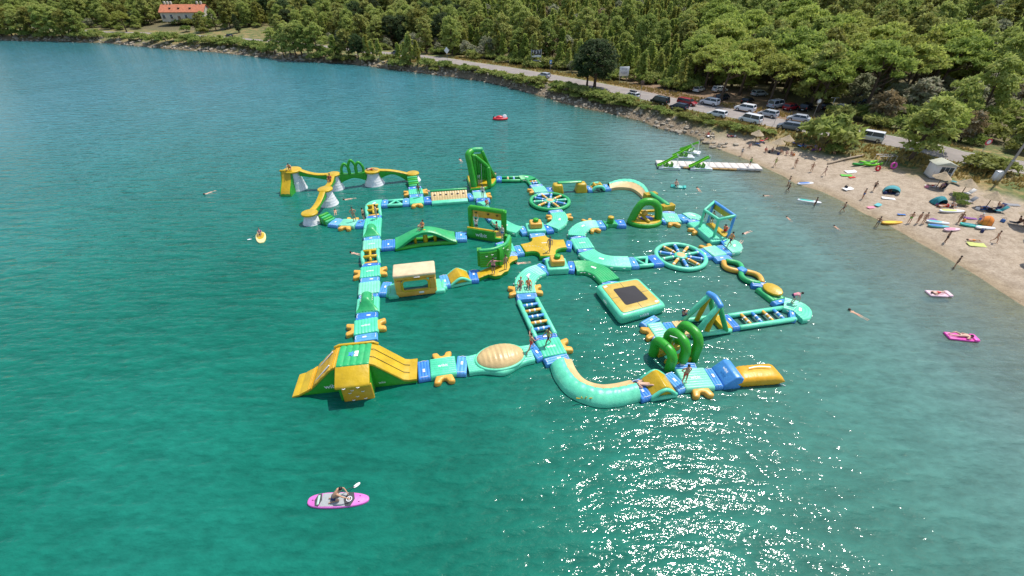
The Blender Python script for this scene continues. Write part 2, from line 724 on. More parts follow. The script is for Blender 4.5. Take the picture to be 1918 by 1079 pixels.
soil = ramp(nt, n_mid.outputs[0], [(0.3, (0.13, 0.085, 0.05)), (0.6, (0.25, 0.16, 0.095)), (0.8, (0.34, 0.23, 0.14))])


def mixin(fac, a, c):
    m = N(nt, 'ShaderNodeMix', data_type='RGBA')
    nt.links.new(fac, m.inputs[0])
    nt.links.new(a, m.inputs[6])
    nt.links.new(c, m.inputs[7])
    return m.outputs[2]


col = mixin(za.outputs['Alpha'], gmix.outputs[2], soil)
col = mixin(sep.outputs[2], col, wood)
col = mixin(sep.outputs[1], col, rock)
pv = N(nt, 'ShaderNodeMix', data_type='RGBA', blend_type='MULTIPLY')
pv.inputs[0].default_value = 1.0
nt.links.new(pebble, pv.inputs[6])
nt.links.new(ramp(nt, noise(nt, 1.1, 6, 0.75).outputs[0], [(0.35, (0.70, 0.66, 0.60)), (0.55, (1.0, 0.98, 0.95)), (0.75, (1.1, 1.08, 1.04))]), pv.inputs[7])
col = mixin(sep.outputs[0], col, pv.outputs[2])
# stones that lie in the water or in the wash are wet and grown over: darker and browner
sx = N(nt, 'ShaderNodeSeparateXYZ')
nt.links.new(tc.outputs['Object'], sx.inputs[0])
wet = N(nt, 'ShaderNodeMapRange')
wet.inputs['From Min'].default_value = 0.22
wet.inputs['From Max'].default_value = 0.02
nt.links.new(sx.outputs['Z'], wet.inputs['Value'])
wm = N(nt, 'ShaderNodeMix', data_type='RGBA', blend_type='MULTIPLY')
nt.links.new(wet.outputs[0], wm.inputs[0])
nt.links.new(col, wm.inputs[6])
wm.inputs[7].default_value = (0.78, 0.74, 0.63, 1)
nt.links.new(wm.outputs[2], b.inputs['Base Color'])
b.inputs['Roughness'].default_value = 0.9
bp = N(nt, 'ShaderNodeBump')
bp.inputs['Strength'].default_value = 0.6
bp.inputs['Distance'].default_value = 0.12
nt.links.new(n_fin.outputs[0], bp.inputs['Height'])
nt.links.new(bp.outputs[0], b.inputs['Normal'])
gme.materials.append(gm)
ground = bpy.data.objects.new('ground', gme)
C.objects.link(ground)
tag(ground, None, None, kind='structure')

# ---------------------------------------------------------------- sea
sxs = np.concatenate([[-1500, -900, -600], np.arange(-440, -70, 5), np.arange(-70, 84, 1.1), [90, 120]])
sys_ = np.concatenate([[-400, -200, -100], np.arange(-60, 22, 4), np.arange(22, 140, 1.1), np.arange(140, 260, 4), [280]])
wme, WX, WY, WZ = grid_mesh('sea', sxs, sys_, lambda X, Y: np.zeros_like(X))
gf = ground_full(WX, WY)
depth = -gf[0]
shore_sheen = np.exp(-np.clip(-gf[1], 0, 200) / 17.0) * (1 - sstep(62, 105, WY)) * sstep(-10, 25, WX)  # mask for the pale sheen painted into the water colour near the beach
wb = wme.attributes.new('shore_sheen', 'FLOAT', 'POINT')
wb.data.foreach_set('value', shore_sheen.ravel().astype(np.float32))
wa = wme.attributes.new('depth', 'FLOAT', 'POINT')
wa.data.foreach_set('value', depth.ravel().astype(np.float32))
sm, nt, b = nodes_of('sea_water')
nt.nodes.remove(b)
outn = nt.nodes['Material Output']
tc = N(nt, 'ShaderNodeTexCoord')


def stretched(angle, sx_, sy_):
    mp = N(nt, 'ShaderNodeMapping')
    mp.inputs['Rotation'].default_value = (0, 0, -angle)
    mp.inputs['Scale'].default_value = (sx_, sy_, 1)
    nt.links.new(tc.outputs['Object'], mp.inputs['Vector'])
    return mp.outputs[0]


def mathn(op, a, c):
    m = N(nt, 'ShaderNodeMath', operation=op)
    for i, v in enumerate((a, c)):
        if isinstance(v, (int, float)):
            m.inputs[i].default_value = v
        else:
            nt.links.new(v, m.inputs[i])
    return m.outputs[0]


wv1 = noise(nt, 1.0, 2.5, 0.5, vec=stretched(R(46), 0.30, 1.25))
wv2 = noise(nt, 1.0, 3.0, 0.55, vec=stretched(R(58), 1.3, 2.6))
wv3 = noise(nt, 0.06, 2.0, 0.5)
h = mathn('ADD', mathn('MULTIPLY', wv1.outputs[0], mathn('ADD', 0.34, mathn('MULTIPLY', wv3.outputs[0], 0.35))), mathn('MULTIPLY', wv2.outputs[0], 0.20))
bp = N(nt, 'ShaderNodeBump')
bp.inputs['Strength'].default_value = 1.0
bp.inputs['Distance'].default_value = 0.46
nt.links.new(h, bp.inputs['Height'])
da = N(nt, 'ShaderNodeAttribute', attribute_name='depth')
cbig = noise(nt, 0.045, 4.0, 0.55)
deep = ramp(nt, cbig.outputs[0], [(0.3, (0.004, 0.125, 0.082)), (0.55, (0.007, 0.155, 0.106)), (0.75, (0.013, 0.182, 0.135))])
# sky reflection painted in: bluer body colour far out, paler grey sheen towards the beach
sx = N(nt, 'ShaderNodeSeparateXYZ')
nt.links.new(tc.outputs['Object'], sx.inputs[0])


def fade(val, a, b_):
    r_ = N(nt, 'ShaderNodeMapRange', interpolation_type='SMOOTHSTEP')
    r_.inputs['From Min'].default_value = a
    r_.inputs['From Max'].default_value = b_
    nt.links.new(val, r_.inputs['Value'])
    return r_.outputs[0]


bay = mathn('MULTIPLY', fade(mathn('ADD', sx.outputs['Y'], mathn('MULTIPLY', sx.outputs['X'], -0.45)), 30.0, 150.0), mathn('ADD', 0.55, mathn('MULTIPLY', cbig.outputs[0], 0.6)))  # mask for the reflected sky blue painted into the far water
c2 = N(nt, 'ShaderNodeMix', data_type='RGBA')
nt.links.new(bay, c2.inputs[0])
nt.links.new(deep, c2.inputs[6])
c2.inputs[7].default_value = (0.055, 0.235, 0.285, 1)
c3 = N(nt, 'ShaderNodeMix', data_type='RGBA')
sh = N(nt, 'ShaderNodeAttribute', attribute_name='shore_sheen')
nt.links.new(mathn('MULTIPLY', sh.outputs['Fac'], 1.0), c3.inputs[0])
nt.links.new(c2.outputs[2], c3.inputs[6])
c3.inputs[7].default_value = (0.22, 0.29, 0.285, 1)
body = N(nt, 'ShaderNodeBsdfDiffuse')
# light on the waves painted in: crests paler than troughs; patches of weed and of pale sand lie under the surface
crest_light = mathn('ADD', mathn('MULTIPLY', wv1.outputs[0], 0.5), mathn('MULTIPLY', wv2.outputs[0], 0.5))
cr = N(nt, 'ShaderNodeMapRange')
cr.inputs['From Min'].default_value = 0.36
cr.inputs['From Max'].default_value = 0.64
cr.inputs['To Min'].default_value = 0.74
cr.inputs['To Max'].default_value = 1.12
nt.links.new(crest_light, cr.inputs['Value'])
weed = noise(nt, 0.11, 4.0, 0.6)
wr_ = N(nt, 'ShaderNodeMapRange')
wr_.inputs['From Min'].default_value = 0.3
wr_.inputs['From Max'].default_value = 0.7
wr_.inputs['To Min'].default_value = 0.93
wr_.inputs['To Max'].default_value = 1.05
nt.links.new(weed.outputs[0], wr_.inputs['Value'])
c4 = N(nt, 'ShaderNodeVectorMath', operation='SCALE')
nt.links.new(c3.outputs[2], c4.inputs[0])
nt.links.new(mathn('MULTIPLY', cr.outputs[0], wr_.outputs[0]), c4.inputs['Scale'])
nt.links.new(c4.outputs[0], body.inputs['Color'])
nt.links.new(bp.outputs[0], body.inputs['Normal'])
tr = N(nt, 'ShaderNodeBsdfTransparent')
tr.inputs['Color'].default_value = (0.74, 0.86, 0.80, 1)
ab = mathn('SUBTRACT', 1.0, mathn('POWER', 2.718, mathn('MULTIPLY', mathn('MAXIMUM', da.outputs['Fac'], 0.0), -1.6)))
m1 = N(nt, 'ShaderNodeMixShader')
nt.links.new(ab, m1.inputs[0])
nt.links.new(tr.outputs[0], m1.inputs[1])
nt.links.new(body.outputs[0], m1.inputs[2])
gl = N(nt, 'ShaderNodeBsdfGlossy')
gl.inputs['Roughness'].default_value = 0.085
nt.links.new(bp.outputs[0], gl.inputs['Normal'])
fr = N(nt, 'ShaderNodeFresnel')
fr.inputs['IOR'].default_value = 1.36
nt.links.new(bp.outputs[0], fr.inputs['Normal'])
m2 = N(nt, 'ShaderNodeMixShader')
nt.links.new(fr.outputs[0], m2.inputs[0])
nt.links.new(m1.outputs[0], m2.inputs[1])
nt.links.new(gl.outputs[0], m2.inputs[2])
nt.links.new(m2.outputs[0], outn.inputs['Surface'])
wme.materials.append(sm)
sea = bpy.data.objects.new('sea', wme)
C.objects.link(sea)
tag(sea, None, None, kind='structure')

# ---------------------------------------------------------------- road with pale edges
rp = smooth_path([Vector((x, y, 0)) for x, y in ROAD], 6)
rw = []
for i in range(len(rp)):
    rw.append(ROAD_W[min(len(ROAD_W) - 1, i // 6)])
L_, R_ = sides(rp, rw)
rings = []
for l, r_ in zip(L_, R_):
    rings.append([(l.lerp(r_, t).x, l.lerp(r_, t).y, 2.0 + z) for t, z in ((0, -0.25), (0.0, 0.03), (0.25, 0.06), (0.5, 0.07), (0.75, 0.06), (1, 0.03), (1.0, -0.25))])
ROADM = plain('sun_bleached_asphalt', (0.27, 0.235, 0.21), 0.9, 0.18, 0.5, 0.3, 8.0, dirt=(0.17, 0.15, 0.14, 0.8))
o = new_obj('road', loft(rings, False, False), ROADM, None, True, origin=(0, 0, 0))
tag(o, None, None, kind='structure')
edge = plain('worn_road_paint', (0.5, 0.48, 0.45), 0.8, 0.3, 2.0)
for t0, t1 in ((0.035, 0.05), (0.95, 0.965)):
    seg = range(72, len(rp))
    o = new_obj('road_marking', loft([[(L_[i].lerp(R_[i], t).x, L_[i].lerp(R_[i], t).y, 2.045) for t in (t0, t1)] for i in seg], False, False), edge, None, False, origin=(0, 0, 0))
    tag(o, None, None, kind='structure')

# ---------------------------------------------------------------- plants
FOLIAGE = {}


def foliage(name, lo, hi, trans=0.5):
    m, nt, b = nodes_of(name)
    oi = N(nt, 'ShaderNodeObjectInfo')
    n1 = noise(nt, 0.9, 4, 0.6)
    ad = N(nt, 'ShaderNodeMath', operation='MULTIPLY_ADD')
    nt.links.new(oi.outputs['Random'], ad.inputs[0])
    ad.inputs[1].default_value = 0.55
    nt.links.new(n1.outputs[0], ad.inputs[2])
    c = ramp(nt, ad.outputs[0], [(0.33, lo), (0.75, hi), (0.90, (hi[0] * 1.05, hi[1] * 0.95, hi[2] * 1.15)), (1.0, (lo[0] * 1.5, lo[1] * 1.05, lo[2]))])
    nt.links.new(c, b.inputs['Base Color'])
    b.inputs['Roughness'].default_value = 0.7
    b.inputs['Specular IOR Level'].default_value = 0.2
    tl = N(nt, 'ShaderNodeBsdfTranslucent')
    nt.links.new(c, tl.inputs['Color'])
    mx = N(nt, 'ShaderNodeMixShader')
    mx.inputs[0].default_value = trans
    nt.links.new(b.outputs[0], mx.inputs[1])
    nt.links.new(tl.outputs[0], mx.inputs[2])
    nt.links.new(mx.outputs[0], nt.nodes['Material Output'].inputs['Surface'])
    FOLIAGE[name] = m
    return m


F_PINE = foliage('pine_needles', (0.154, 0.217, 0.050), (0.390, 0.453, 0.114))
F_YOUNG = foliage('young_pine_needles', (0.190, 0.265, 0.050), (0.400, 0.470, 0.110))
F_UMB = foliage('stone_pine_needles', (0.173, 0.263, 0.050), (0.418, 0.490, 0.104))
F_OAK = foliage('dark_oak_leaves', (0.036, 0.068, 0.026), (0.078, 0.124, 0.042))
F_OLIVE = foliage('grey_leaves', (0.200, 0.215, 0.115), (0.370, 0.385, 0.235))
F_BUSH = foliage('bush_leaves', (0.135, 0.208, 0.044), (0.334, 0.391, 0.100))
BARK = plain('pine_bark', (0.10, 0.065, 0.045), 0.95, 0.3, 6.0, 0.5, 14.0)


def leaves(clumps, size, up=0.0, aspect=1.6):
    """leaf tufts spread through clumps (centre, radii, count)"""
    V, F = [], []
    for c, rad, n in clumps:
        u = rng.normal(size=(n, 3))
        u /= np.linalg.norm(u, axis=1)[:, None]
        u[:, 2] = np.where(u[:, 2] < -0.35, -u[:, 2] * 0.6, u[:, 2])
        rr = rng.random(n) ** 0.42
        P = np.array(c)[None] + u * np.array(rad)[None] * rr[:, None]
        nn = u * 0.9 + rng.normal(size=(n, 3)) * 0.55 + np.array([0, 0, 0.45])[None]
        nn /= np.linalg.norm(nn, axis=1)[:, None]
        d = u * 0.5 + rng.normal(size=(n, 3)) * 0.6 + np.array([0, 0, up])[None]
        d -= nn * (d * nn).sum(1)[:, None]
        d /= np.linalg.norm(d, axis=1)[:, None] + 1e-9
        e = np.cross(d, nn)
        sz = size * (0.6 + 0.8 * rng.random(n))
        a = P - e * (sz * 0.5)[:, None]
        b_ = P + e * (sz * 0.5)[:, None]
        tip = P + d * (sz * aspect)[:, None]
        mid = P - d * (sz * 0.3)[:, None] - nn * (sz * 0.25)[:, None]
        o = len(V)
        for i in range(n):
            V += [a[i], mid[i], b_[i], tip[i]]
            F.append((o + 4 * i, o + 4 * i + 3, o + 4 * i + 2, o + 4 * i + 1))
    return [tuple(v) for v in V], F


def trunk_geo(h, r, lean=(0, 0), limbs=()):
    pts = [Vector((lean[0] * t * t, lean[1] * t * t, h * t - 0.3 * (t == 0))) for t in (0, 0.15, 0.35, 0.6, 0.85, 1.0)]
    g = [tube(pts, [r * 1.35, r, r * 0.85, r * 0.66, r * 0.42, r * 0.2], 7)]
    for c in limbs:
        t = min(0.9, max(0.25, (c[2] - 0.28 * h) / h))
        p0 = Vector((lean[0] * t * t, lean[1] * t * t, h * t))
        p2 = Vector(c)
        p1 = p0.lerp(p2, 0.5) + Vector((0, 0, -0.12 * h * 0.3))
        g.append(tube([p0, p1, p2], [r * 0.45, r * 0.3, r * 0.12], 5))
    return join(*g)


PROTO = {}


def proto(kind, i):
    """crown and trunk of one kind of plant, variant i; built once, shared by all its copies"""
    if (kind, i) in PROTO:
        return PROTO[(kind, i)]
    rd = random.Random(hash(kind) % 1000 + 17 * i if False else sum(map(ord, kind)) + 17 * i)
    U = rd.uniform
    lean = (U(-0.6, 0.6), U(-0.6, 0.6))
    cl = []
    if kind == 'pine':
        h, r = U(8.0, 9.5), 0.2
        for k in range(22):
            t = (k + U(0, 1)) / 22
            a = k * 2.4 + U(-.5, .5)
            rr = (0.5 + 2.0 * math.sin(math.pi * min(1, 0.25 + t * 0.72))) * U(0.55, 1.05)
            cl.append(((lean[0] * t + rr * math.cos(a), lean[1] * t + rr * math.sin(a), h * (0.20 + 0.78 * t)), (U(.8, 1.35), U(.8, 1.35), U(.5, .85)), 120))
        cl.append(((lean[0], lean[1], h * 0.97), (0.8, 0.8, 0.8), 90))
        lf = leaves(cl, 0.30, 0.35)
        mat = F_PINE
    elif kind == 'young':
        h, r = U(5.0, 6.4), 0.12
        lean = (U(-.2, .2), U(-.2, .2))
        for k in range(16):
            t = (k + U(0, 1)) / 16
            a = k * 2.4
            rr = (1.45 * (1 - t) ** 0.9 + 0.05) * U(0.4, 1.1)
            cl.append(((rr * math.cos(a), rr * math.sin(a), h * (0.18 + 0.8 * t)), (U(.35, .75) * (1.1 - .55 * t), U(.35, .75) * (1.1 - .55 * t), U(.6, 1.1)), 85))
        lf = leaves(cl, 0.26, 1.1, 2.0)
        mat = F_YOUNG
    elif kind == 'stone':
        h, r = U(9.5, 11.0), 0.28
        for k in range(26):
            a = k * 2.4
            q = math.sqrt((k + 0.5) / 26)
            rr = 4.3 * q * U(.85, 1.1)
            cl.append(((lean[0] + rr * math.cos(a), lean[1] + rr * math.sin(a), h * (0.93 - 0.30 * q * q) + U(-.5, .4)), (U(.9, 1.5), U(.9, 1.5), U(.5, .9)), 125))
        lf = leaves(cl, 0.30, 0.6)
        mat = F_UMB
    elif kind == 'oak':
        h, r = U(8.5, 9.5), 0.24
        for k in range(30):
            a = k * 2.4
            t = (k + .5) / 30
            rr = 3.3 * math.sin(math.pi * min(0.97, 0.16 + 0.8 * t)) ** 0.7 * U(.7, 1.0)
            cl.append(((rr * math.cos(a), rr * math.sin(a), h * (0.28 + 0.68 * t)), (U(.8, 1.3), U(.8, 1.3), U(.7, 1.1)), 130))
        lf = leaves(cl, 0.26)
        mat = F_OAK
    elif kind == 'olive':
        h, r = U(3.6, 4.6), 0.11
        for k in range(14):
            a = k * 2.4
            t = (k + .5) / 14
            rr = 1.7 * math.sin(math.pi * min(0.97, 0.2 + 0.75 * t)) ** 0.7 * U(.6, 1.0)
            cl.append(((rr * math.cos(a), rr * math.sin(a), h * (0.2 + 0.72 * t)), (U(.5, .9), U(.5, .9), U(.4, .7)), 90))
        lf = leaves(cl, 0.24)
        mat = F_OLIVE
    elif kind == 'cypress':
        h, r = U(7.0, 8.0), 0.16
        for k in range(18):
            t = (k + .5) / 18
            a = k * 2.4
            rr = 1.2 * math.sin(math.pi * min(.95, .2 + .75 * t)) ** .8 * U(.5, 1)
            cl.append(((rr * math.cos(a), rr * math.sin(a), h * (.08 + .86 * t)), (.65, .65, .9), 90))
        lf = leaves(cl, 0.24, 0.8)
        mat = F_OAK
    else:                                   # bush
        h, r = U(1.5, 2.1), 0.05
        for k in range(11):
            a = k * 2.4
            q = math.sqrt((k + .5) / 11)
            rr = 1.25 * q
            cl.append(((rr * math.cos(a), rr * math.sin(a), h * (0.62 - 0.35 * q * q) + U(-.1, .3)), (U(.45, .7), U(.45, .7), U(.35, .6)), 75))
        lf = leaves(cl, 0.20, 0.3)
        mat = F_BUSH
    tg = trunk_geo(h * 0.86, r, lean, [c for c, _, _ in cl[2::3]])
    out = []
    for nm, g, m in (('trunk', tg, BARK), ('crown', lf, mat)):
        me = bpy.data.meshes.new(kind + '_' + nm)
        me.from_pydata(g[0], [], g[1])
        me.materials.append(m)
        if nm == 'trunk':
            me.polygons.foreach_set('use_smooth', [True] * len(me.polygons))
        out.append(me)
    PROTO[(kind, i)] = (out[0], out[1], h)
    return PROTO[(kind, i)]


PLANT_NAMES = {'pine': 'pine_tree', 'young': 'young_pine_tree', 'stone': 'stone_pine_tree', 'oak': 'oak_tree', 'olive': 'grey_shrub', 'cypress': 'cypress_tree', 'bush': 'bush'}


def plant(kind, loc, label, group=None, scale=1.0, rz=None, var=None, cat=None, xy=1.0, tilt=(0, 0)):
    t, c, h = proto(kind, random.randrange(3) if var is None else var)
    o = thing(PLANT_NAMES[kind], label, cat or ('bush' if kind in ('bush', 'olive') else 'tree'), loc, group)
    o.rotation_euler = (tilt[0], tilt[1], random.uniform(0, 6.28) if rz is None else rz)
    o.scale = (scale * xy, scale * xy, scale)
    for nm, me in (('trunk', t), ('crown', c)):
        p_ = bpy.data.objects.new(nm, me)
        C.objects.link(p_)
        p_.parent = o
    return o


# trees and bushes one can point to
def lp(k, x, y):
    v = land(k, x, y)
    return (v.x, v.y, v.z - 0.05)


plant('oak', lp(0, 1113, 166), 'tall dark evergreen oak standing between the road and the rocky shore', scale=1.12, var=0, xy=1.2)
plant('oak', lp(0, 1099, 163), 'slimmer dark evergreen oak touching the tall oak by the road', scale=0.95, var=1)
plant('bush', lp(0, 1548, 270), 'large round leafy shrub at the top of the pebble beach', scale=2.6, var=0, xy=1.05)
plant('bush', lp(0, 1560, 287), 'small green bush below the large round beach shrub', scale=0.85, var=1)
plant('pine', lp(0, 1703, 300), 'leaning pine tree behind the white beach kiosk', scale=0.9, var=1, xy=1.25, tilt=(0, -0.15))
plant('stone', lp(0, 1734, 280), 'bright pine with a wide crown above the kiosk roof', scale=0.62, var=2)
plant('bush', lp(0, 1840, 318), 'green hedge bush beside the road behind the kiosk', scale=1.25, var=2, xy=1.35)
plant('bush', lp(0, 1868, 322), 'green bush between the kiosk hedge and the leaning utility pole', scale=1.1, var=0, xy=1.2)
plant('pine', (70.5, 51.0, 2.0), 'shady pine at the edge of the picture behind the utility pole', scale=0.95, var=0)
plant('bush', lp(13, 720, 330), 'dark little shrub growing on the beach beside the teal tent', scale=0.55, var=1)
plant('bush', lp(13, 780, 430), 'low dry bush at the foot of the beach shrub', scale=0.4, var=2)
plant('cypress', lp(20, 1790, 245), 'dark column shaped tree beside the dry grass clearing', scale=0.95, var=0)
plant('stone', lp(20, 950, 240), 'flat topped pine above the lane near the tiled roof house', scale=0.8, var=0)
for i, (x, y, s, v) in enumerate([(25, 70, 1.25, 0), (100, 72, 1.3, 1), (135, 71, 1.05, 2)]):
    plant('pine', lp(0, x, y), ['big spreading pine at the water edge beside the picture edge', 'tall bushy pine at the water edge below the lane', 'shorter pine at the water edge beside the bright bush'][i], 'pines on the far shore', s, var=v, xy=1.2)
plant('bush', lp(0, 185, 73), 'bright yellow green bush at the water edge below the lane', scale=2.0, var=0)
plant('bush', lp(0, 210, 76), 'dark low bush overhanging the water beside the bright bush', scale=1.7, var=1)
plant('bush', lp(0, 312, 80), 'rounded dark green bush above the pale shore stones', scale=2.4, var=2)
for i, (x, y) in enumerate([(345, 82), (372, 84), (398, 85), (425, 87), (452, 88), (478, 92)]):
    plant('bush', lp(0, x, y), 'low green bush on the bank between the lane and pale stones', 'low bushes along the far bank', 1.5 + 0.2 * (i % 3), var=i % 3, xy=1.2)
for i, (x, y, s) in enumerate([(335, 47, 1.8), (355, 49, 2.0), (375, 49, 1.9), (392, 50, 1.7), (318, 47, 1.7), (405, 50, 1.8), (380, 62, 1.7), (350, 60, 1.6), (342, 45, 1.9), (365, 45, 1.8), (388, 46, 1.7)]):
    plant('bush', lp(0, x, y), 'leafy garden bush in front of the tiled roof house', 'garden bushes before the house', s, var=i % 3)
shore_trees = [('pine', 532, 107, 0.8, 0, 'pale pine on the shore at the end of the open lane'), ('pine', 556, 110, 1.05, 1, 'broad pine leaning over the rocky shore'),
               ('pine', 580, 109, 0.95, 2, 'pine crowded against the broad shore pine'), ('bush', 612, 113, 2.0, 0, 'wide bush on the rocks beside the shore pines'),
               ('oak', 640, 106, 0.62, 1, 'small dark tree behind the shore rocks'), ('oak', 672, 112, 0.72, 2, 'round dark tree standing on the rocky shore'),
               ('young', 690, 112, 1.05, 0, 'pointed light green pine beside the round dark tree'), ('young', 712, 112, 0.9, 2, 'thin upright young pine on the road verge'),
               ('bush', 730, 121, 1.7, 1, 'loose green bush between two young pines on the bank'), ('young', 770, 124, 1.35, 1, 'tall pointed young pine on the rocky bank'),
               ('young', 783, 126, 1.05, 2, 'shorter young pine beside the tall pointed one on the bank'), ('bush', 800, 127, 1.6, 2, 'bush at the foot of the pointed young pines')]
for k, x, y, s, v, lab in shore_trees:
    plant(k, lp(0, x, y), lab, None, s, var=v)
# more growth along the far shore, on both sides of the lane
for i, (x, y, k, s) in enumerate([(5, 69, 'pine', 1.2), (48, 70, 'pine', 1.1), (68, 71, 'pine', 1.2), (118, 69, 'pine', 1.15), (150, 70, 'pine', 1.1), (12, 60, 'pine', 1.2), (40, 60, 'pine', 1.2), (82, 62, 'pine', 1.25), (112, 62, 'pine', 1.2), (150, 64, 'pine', 1.0),
                                  (515, 100, 'pine', .8), (545, 105, 'pine', 1.05), (566, 104, 'pine', 1.1), (596, 106, 'pine', 1.0), (630, 112, 'young', 1.1), (655, 110, 'pine', .85), (682, 108, 'oak', .6), (700, 114, 'young', .9), (748, 116, 'young', .8), (760, 120, 'young', .9)]):
    plant(k, lp(0, x, y), ('shore pine' if k == 'pine' else ('shore oak' if k == 'oak' else 'slim young shore pine')) + (' packed into the thicket beside the picture edge' if x < 60 else ' packed into the thicket before the lane' if x < 300 else ' packed among the rocky shore pines' if x < 640 else ' packed between the dark tree and the pointed pine'), 'trees of the shore thickets', s, xy=1.15)
for i, (x, y, s) in enumerate([(8, 74, 1.7), (35, 74, 1.6), (60, 74, 1.8), (85, 75, 1.5), (115, 75, 1.6), (150, 76, 1.7), (172, 71, 1.8), (225, 73, 1.6), (245, 76, 1.4), (262, 74, 1.7), (285, 79, 1.6), (300, 73, 1.6), (330, 76, 1.7), (360, 79, 1.8), (390, 81, 1.7), (415, 83, 1.8), (440, 85, 1.8), (465, 90, 1.6), (490, 95, 1.6), (500, 101, 1.5), (590, 113, 1.3), (630, 116, 1.4), (655, 117, 1.3), (690, 119, 1.2), (745, 124, 1.4), (758, 126, 1.3)]):
    plant('bush', lp(0, x, y), 'dense low bush on the far bank ' + ('beside the picture edge' if x < 120 else 'below the flat topped pine' if x < 300 else 'below the house' if x < 420 else 'below the dry clearing' if x < 520 else 'under the rocky shore pines'), 'low bushes along the far bank', s, var=i % 3, xy=1.3)
# hedge of bushes along the bank below the road
bank = [(815, 127), (832, 130), (850, 132), (868, 134), (886, 137), (904, 141), (922, 145), (940, 148), (958, 151), (976, 154), (994, 157), (1012, 160), (1040, 168), (1062, 172),
        (1084, 176), (1100, 180), (1118, 184), (1136, 188), (1155, 190), (1172, 194)]
for i, (x, y) in enumerate(bank):
    plant('bush', lp(0, x + random.uniform(-4, 4), y + random.uniform(-2, 2)), 'green bush in the hedge on the bank below the coast road', 'bank hedge bushes', random.uniform(0.75, 1.25), var=i % 3, xy=1.25)
for i, (x, y) in enumerate(bank):
    plant('bush', lp(0, x + random.uniform(-5, 5), y + 5.5 + random.uniform(-1.5, 1.5)), 'low scrub on the slope between the bank hedge and the shore stones', 'scrub below the bank hedge', random.uniform(0.45, 0.75), var=i % 3, xy=1.7)
bank2 = [(1190, 196), (1210, 203), (1232, 208), (1255, 213), (1280, 220), (1305, 226), (1330, 231), (1352, 236), (1378, 242), (1400, 246), (1420, 249), (1440, 250), (1215, 196), (1268, 209), (1320, 221), (1366, 233)]
for i, (x, y) in enumerate(bank2):
    plant('bush', lp(0, x + random.uniform(-5, 5), y + random.uniform(-2, 2)), 'flattened low bush on the grassy bank below the parked cars', 'low bushes below the parked cars', random.uniform(0.4, 0.62), var=i % 3, xy=1.7)

# the wood: the trees that show largest stand on their own, the rest is one mass
lot_trees = [(1349, 190, 'stone', 0.95), (1385, 178, 'stone', 1.0), (1405, 165, 'stone', 0.95), (1440, 195, 'stone', 0.9), (1470, 188, 'stone', 0.95), (1500, 180, 'stone', 1.05),
             (1530, 190, 'stone', 1.0), (1560, 175, 'stone', 1.1), (1616, 215, 'stone', 1.12), (1600, 182, 'stone', 1.1), (1640, 190, 'stone', 1.15), (1680, 196, 'stone', 1.0),
             (1450, 165, 'stone', 1.0), (1330, 160, 'stone', 0.85), (1700, 175, 'stone', 1.1), (1745, 185, 'stone', 1.15), (1650, 165, 'stone', 1.1)]
ORD = 'first second third fourth fifth sixth seventh eighth ninth tenth eleventh twelfth thirteenth fourteenth fifteenth sixteenth seventeenth'.split()
lot_trees.sort()
LOT = []
for i, (x, y, k, s) in enumerate(lot_trees):
    q = lp(0, x, y)
    LOT.append((q[0], q[1]))
    plant(k, q, ORD[i] + ' broad stone pine from the billboard among those shading the parked cars', 'stone pines over the parked cars', s, var=i % 3)

cand = []
for yy in np.arange(40, 430, 4.1):
    stp = 3.9 if yy < 170 else 5.2
    for xx in np.arange(-330, 330, stp):
        x = xx + random.uniform(-2, 2)
        y = yy + random.uniform(-2, 2)
        u = x / (0.809 * y + 11)
        if abs(u) < 1.28:
            cand.append((x, y))
cx_, cy_ = np.array(cand).T
z_, sd_, rdd_, rss_, bmm_, _ = ground_full(cx_, cy_)
picked = []
for i in range(len(cand)):
    x, y, z, s, rd1, side = cx_[i], cy_[i], z_[i], sd_[i], rdd_[i], rss_[i]
    if s < 7 or side < 0 or rd1 < 7.2:
        continue
    u = x / (0.809 * y + 11)
    if 26 < x < 55 and rd1 < 21 and y < 100:
        continue
    if ((x + 118) / 20) ** 2 + ((y - 205) / 24) ** 2 < 1 or ((x + 156) / 21) ** 2 + ((y - 238) / 22) ** 2 < 1:
        continue
    if any((x - a) ** 2 + (y - b_) ** 2 < 12 for a, b_ in LOT):
        continue
    edge = rd1 < 12.5
    q = random.random()
    if edge and random.random() < 0.7:
        ex, ey = x + random.uniform(-2, 2), y + random.uniform(-2, 2)
        picked.append((math.hypot(ex, ey), ex, ey, z - .1, 'bush', random.uniform(.8, 1.5)))
    if u > 1.0 or (u > 0.78 and rd1 < 40):
        kind = 'olive' if q < 0.35 else ('bush' if q < 0.85 else 'pine')
    elif edge:
        kind = 'olive' if q < 0.25 else ('bush' if q < 0.45 else ('young' if -0.12 < u < 0.5 else 'pine'))
    elif -0.10 < u < 0.42:
        kind = 'young' if q < 0.80 - 0.5 * max(0, u - 0.2) else ('pine' if q < 0.9 else 'olive')
    elif u >= 0.42:
        kind = 'stone' if q < 0.34 and rd1 < 70 else ('pine' if q < 0.72 else ('young' if q < 0.82 else 'olive'))
    else:
        kind = 'pine' if q < 0.72 else ('young' if q < 0.9 else 'oak')
    sc = random.uniform(0.6, 1.3) * (1.35 if kind == 'bush' else 1.0) * (1.15 if kind == 'olive' and not edge else 1)
    dist = math.sqrt(x * x + y * y + (22 - z) ** 2)
    picked.append((dist, x, y, z, kind, sc))
    if random.random() < 0.4:
        picked.append((dist + 60, x + random.uniform(-2, 2), y - random.uniform(1, 2.5), z - .1, 'bush', random.uniform(.9, 1.7)))
picked.sort()
COUNTS = {'pine': 0, 'young': 0, 'stone': 0, 'oak': 0, 'olive': 0, 'bush': 0}
LIMITS = {'pine': 90, 'young': 80, 'stone': 30, 'oak': 10, 'olive': 55, 'bush': 90}
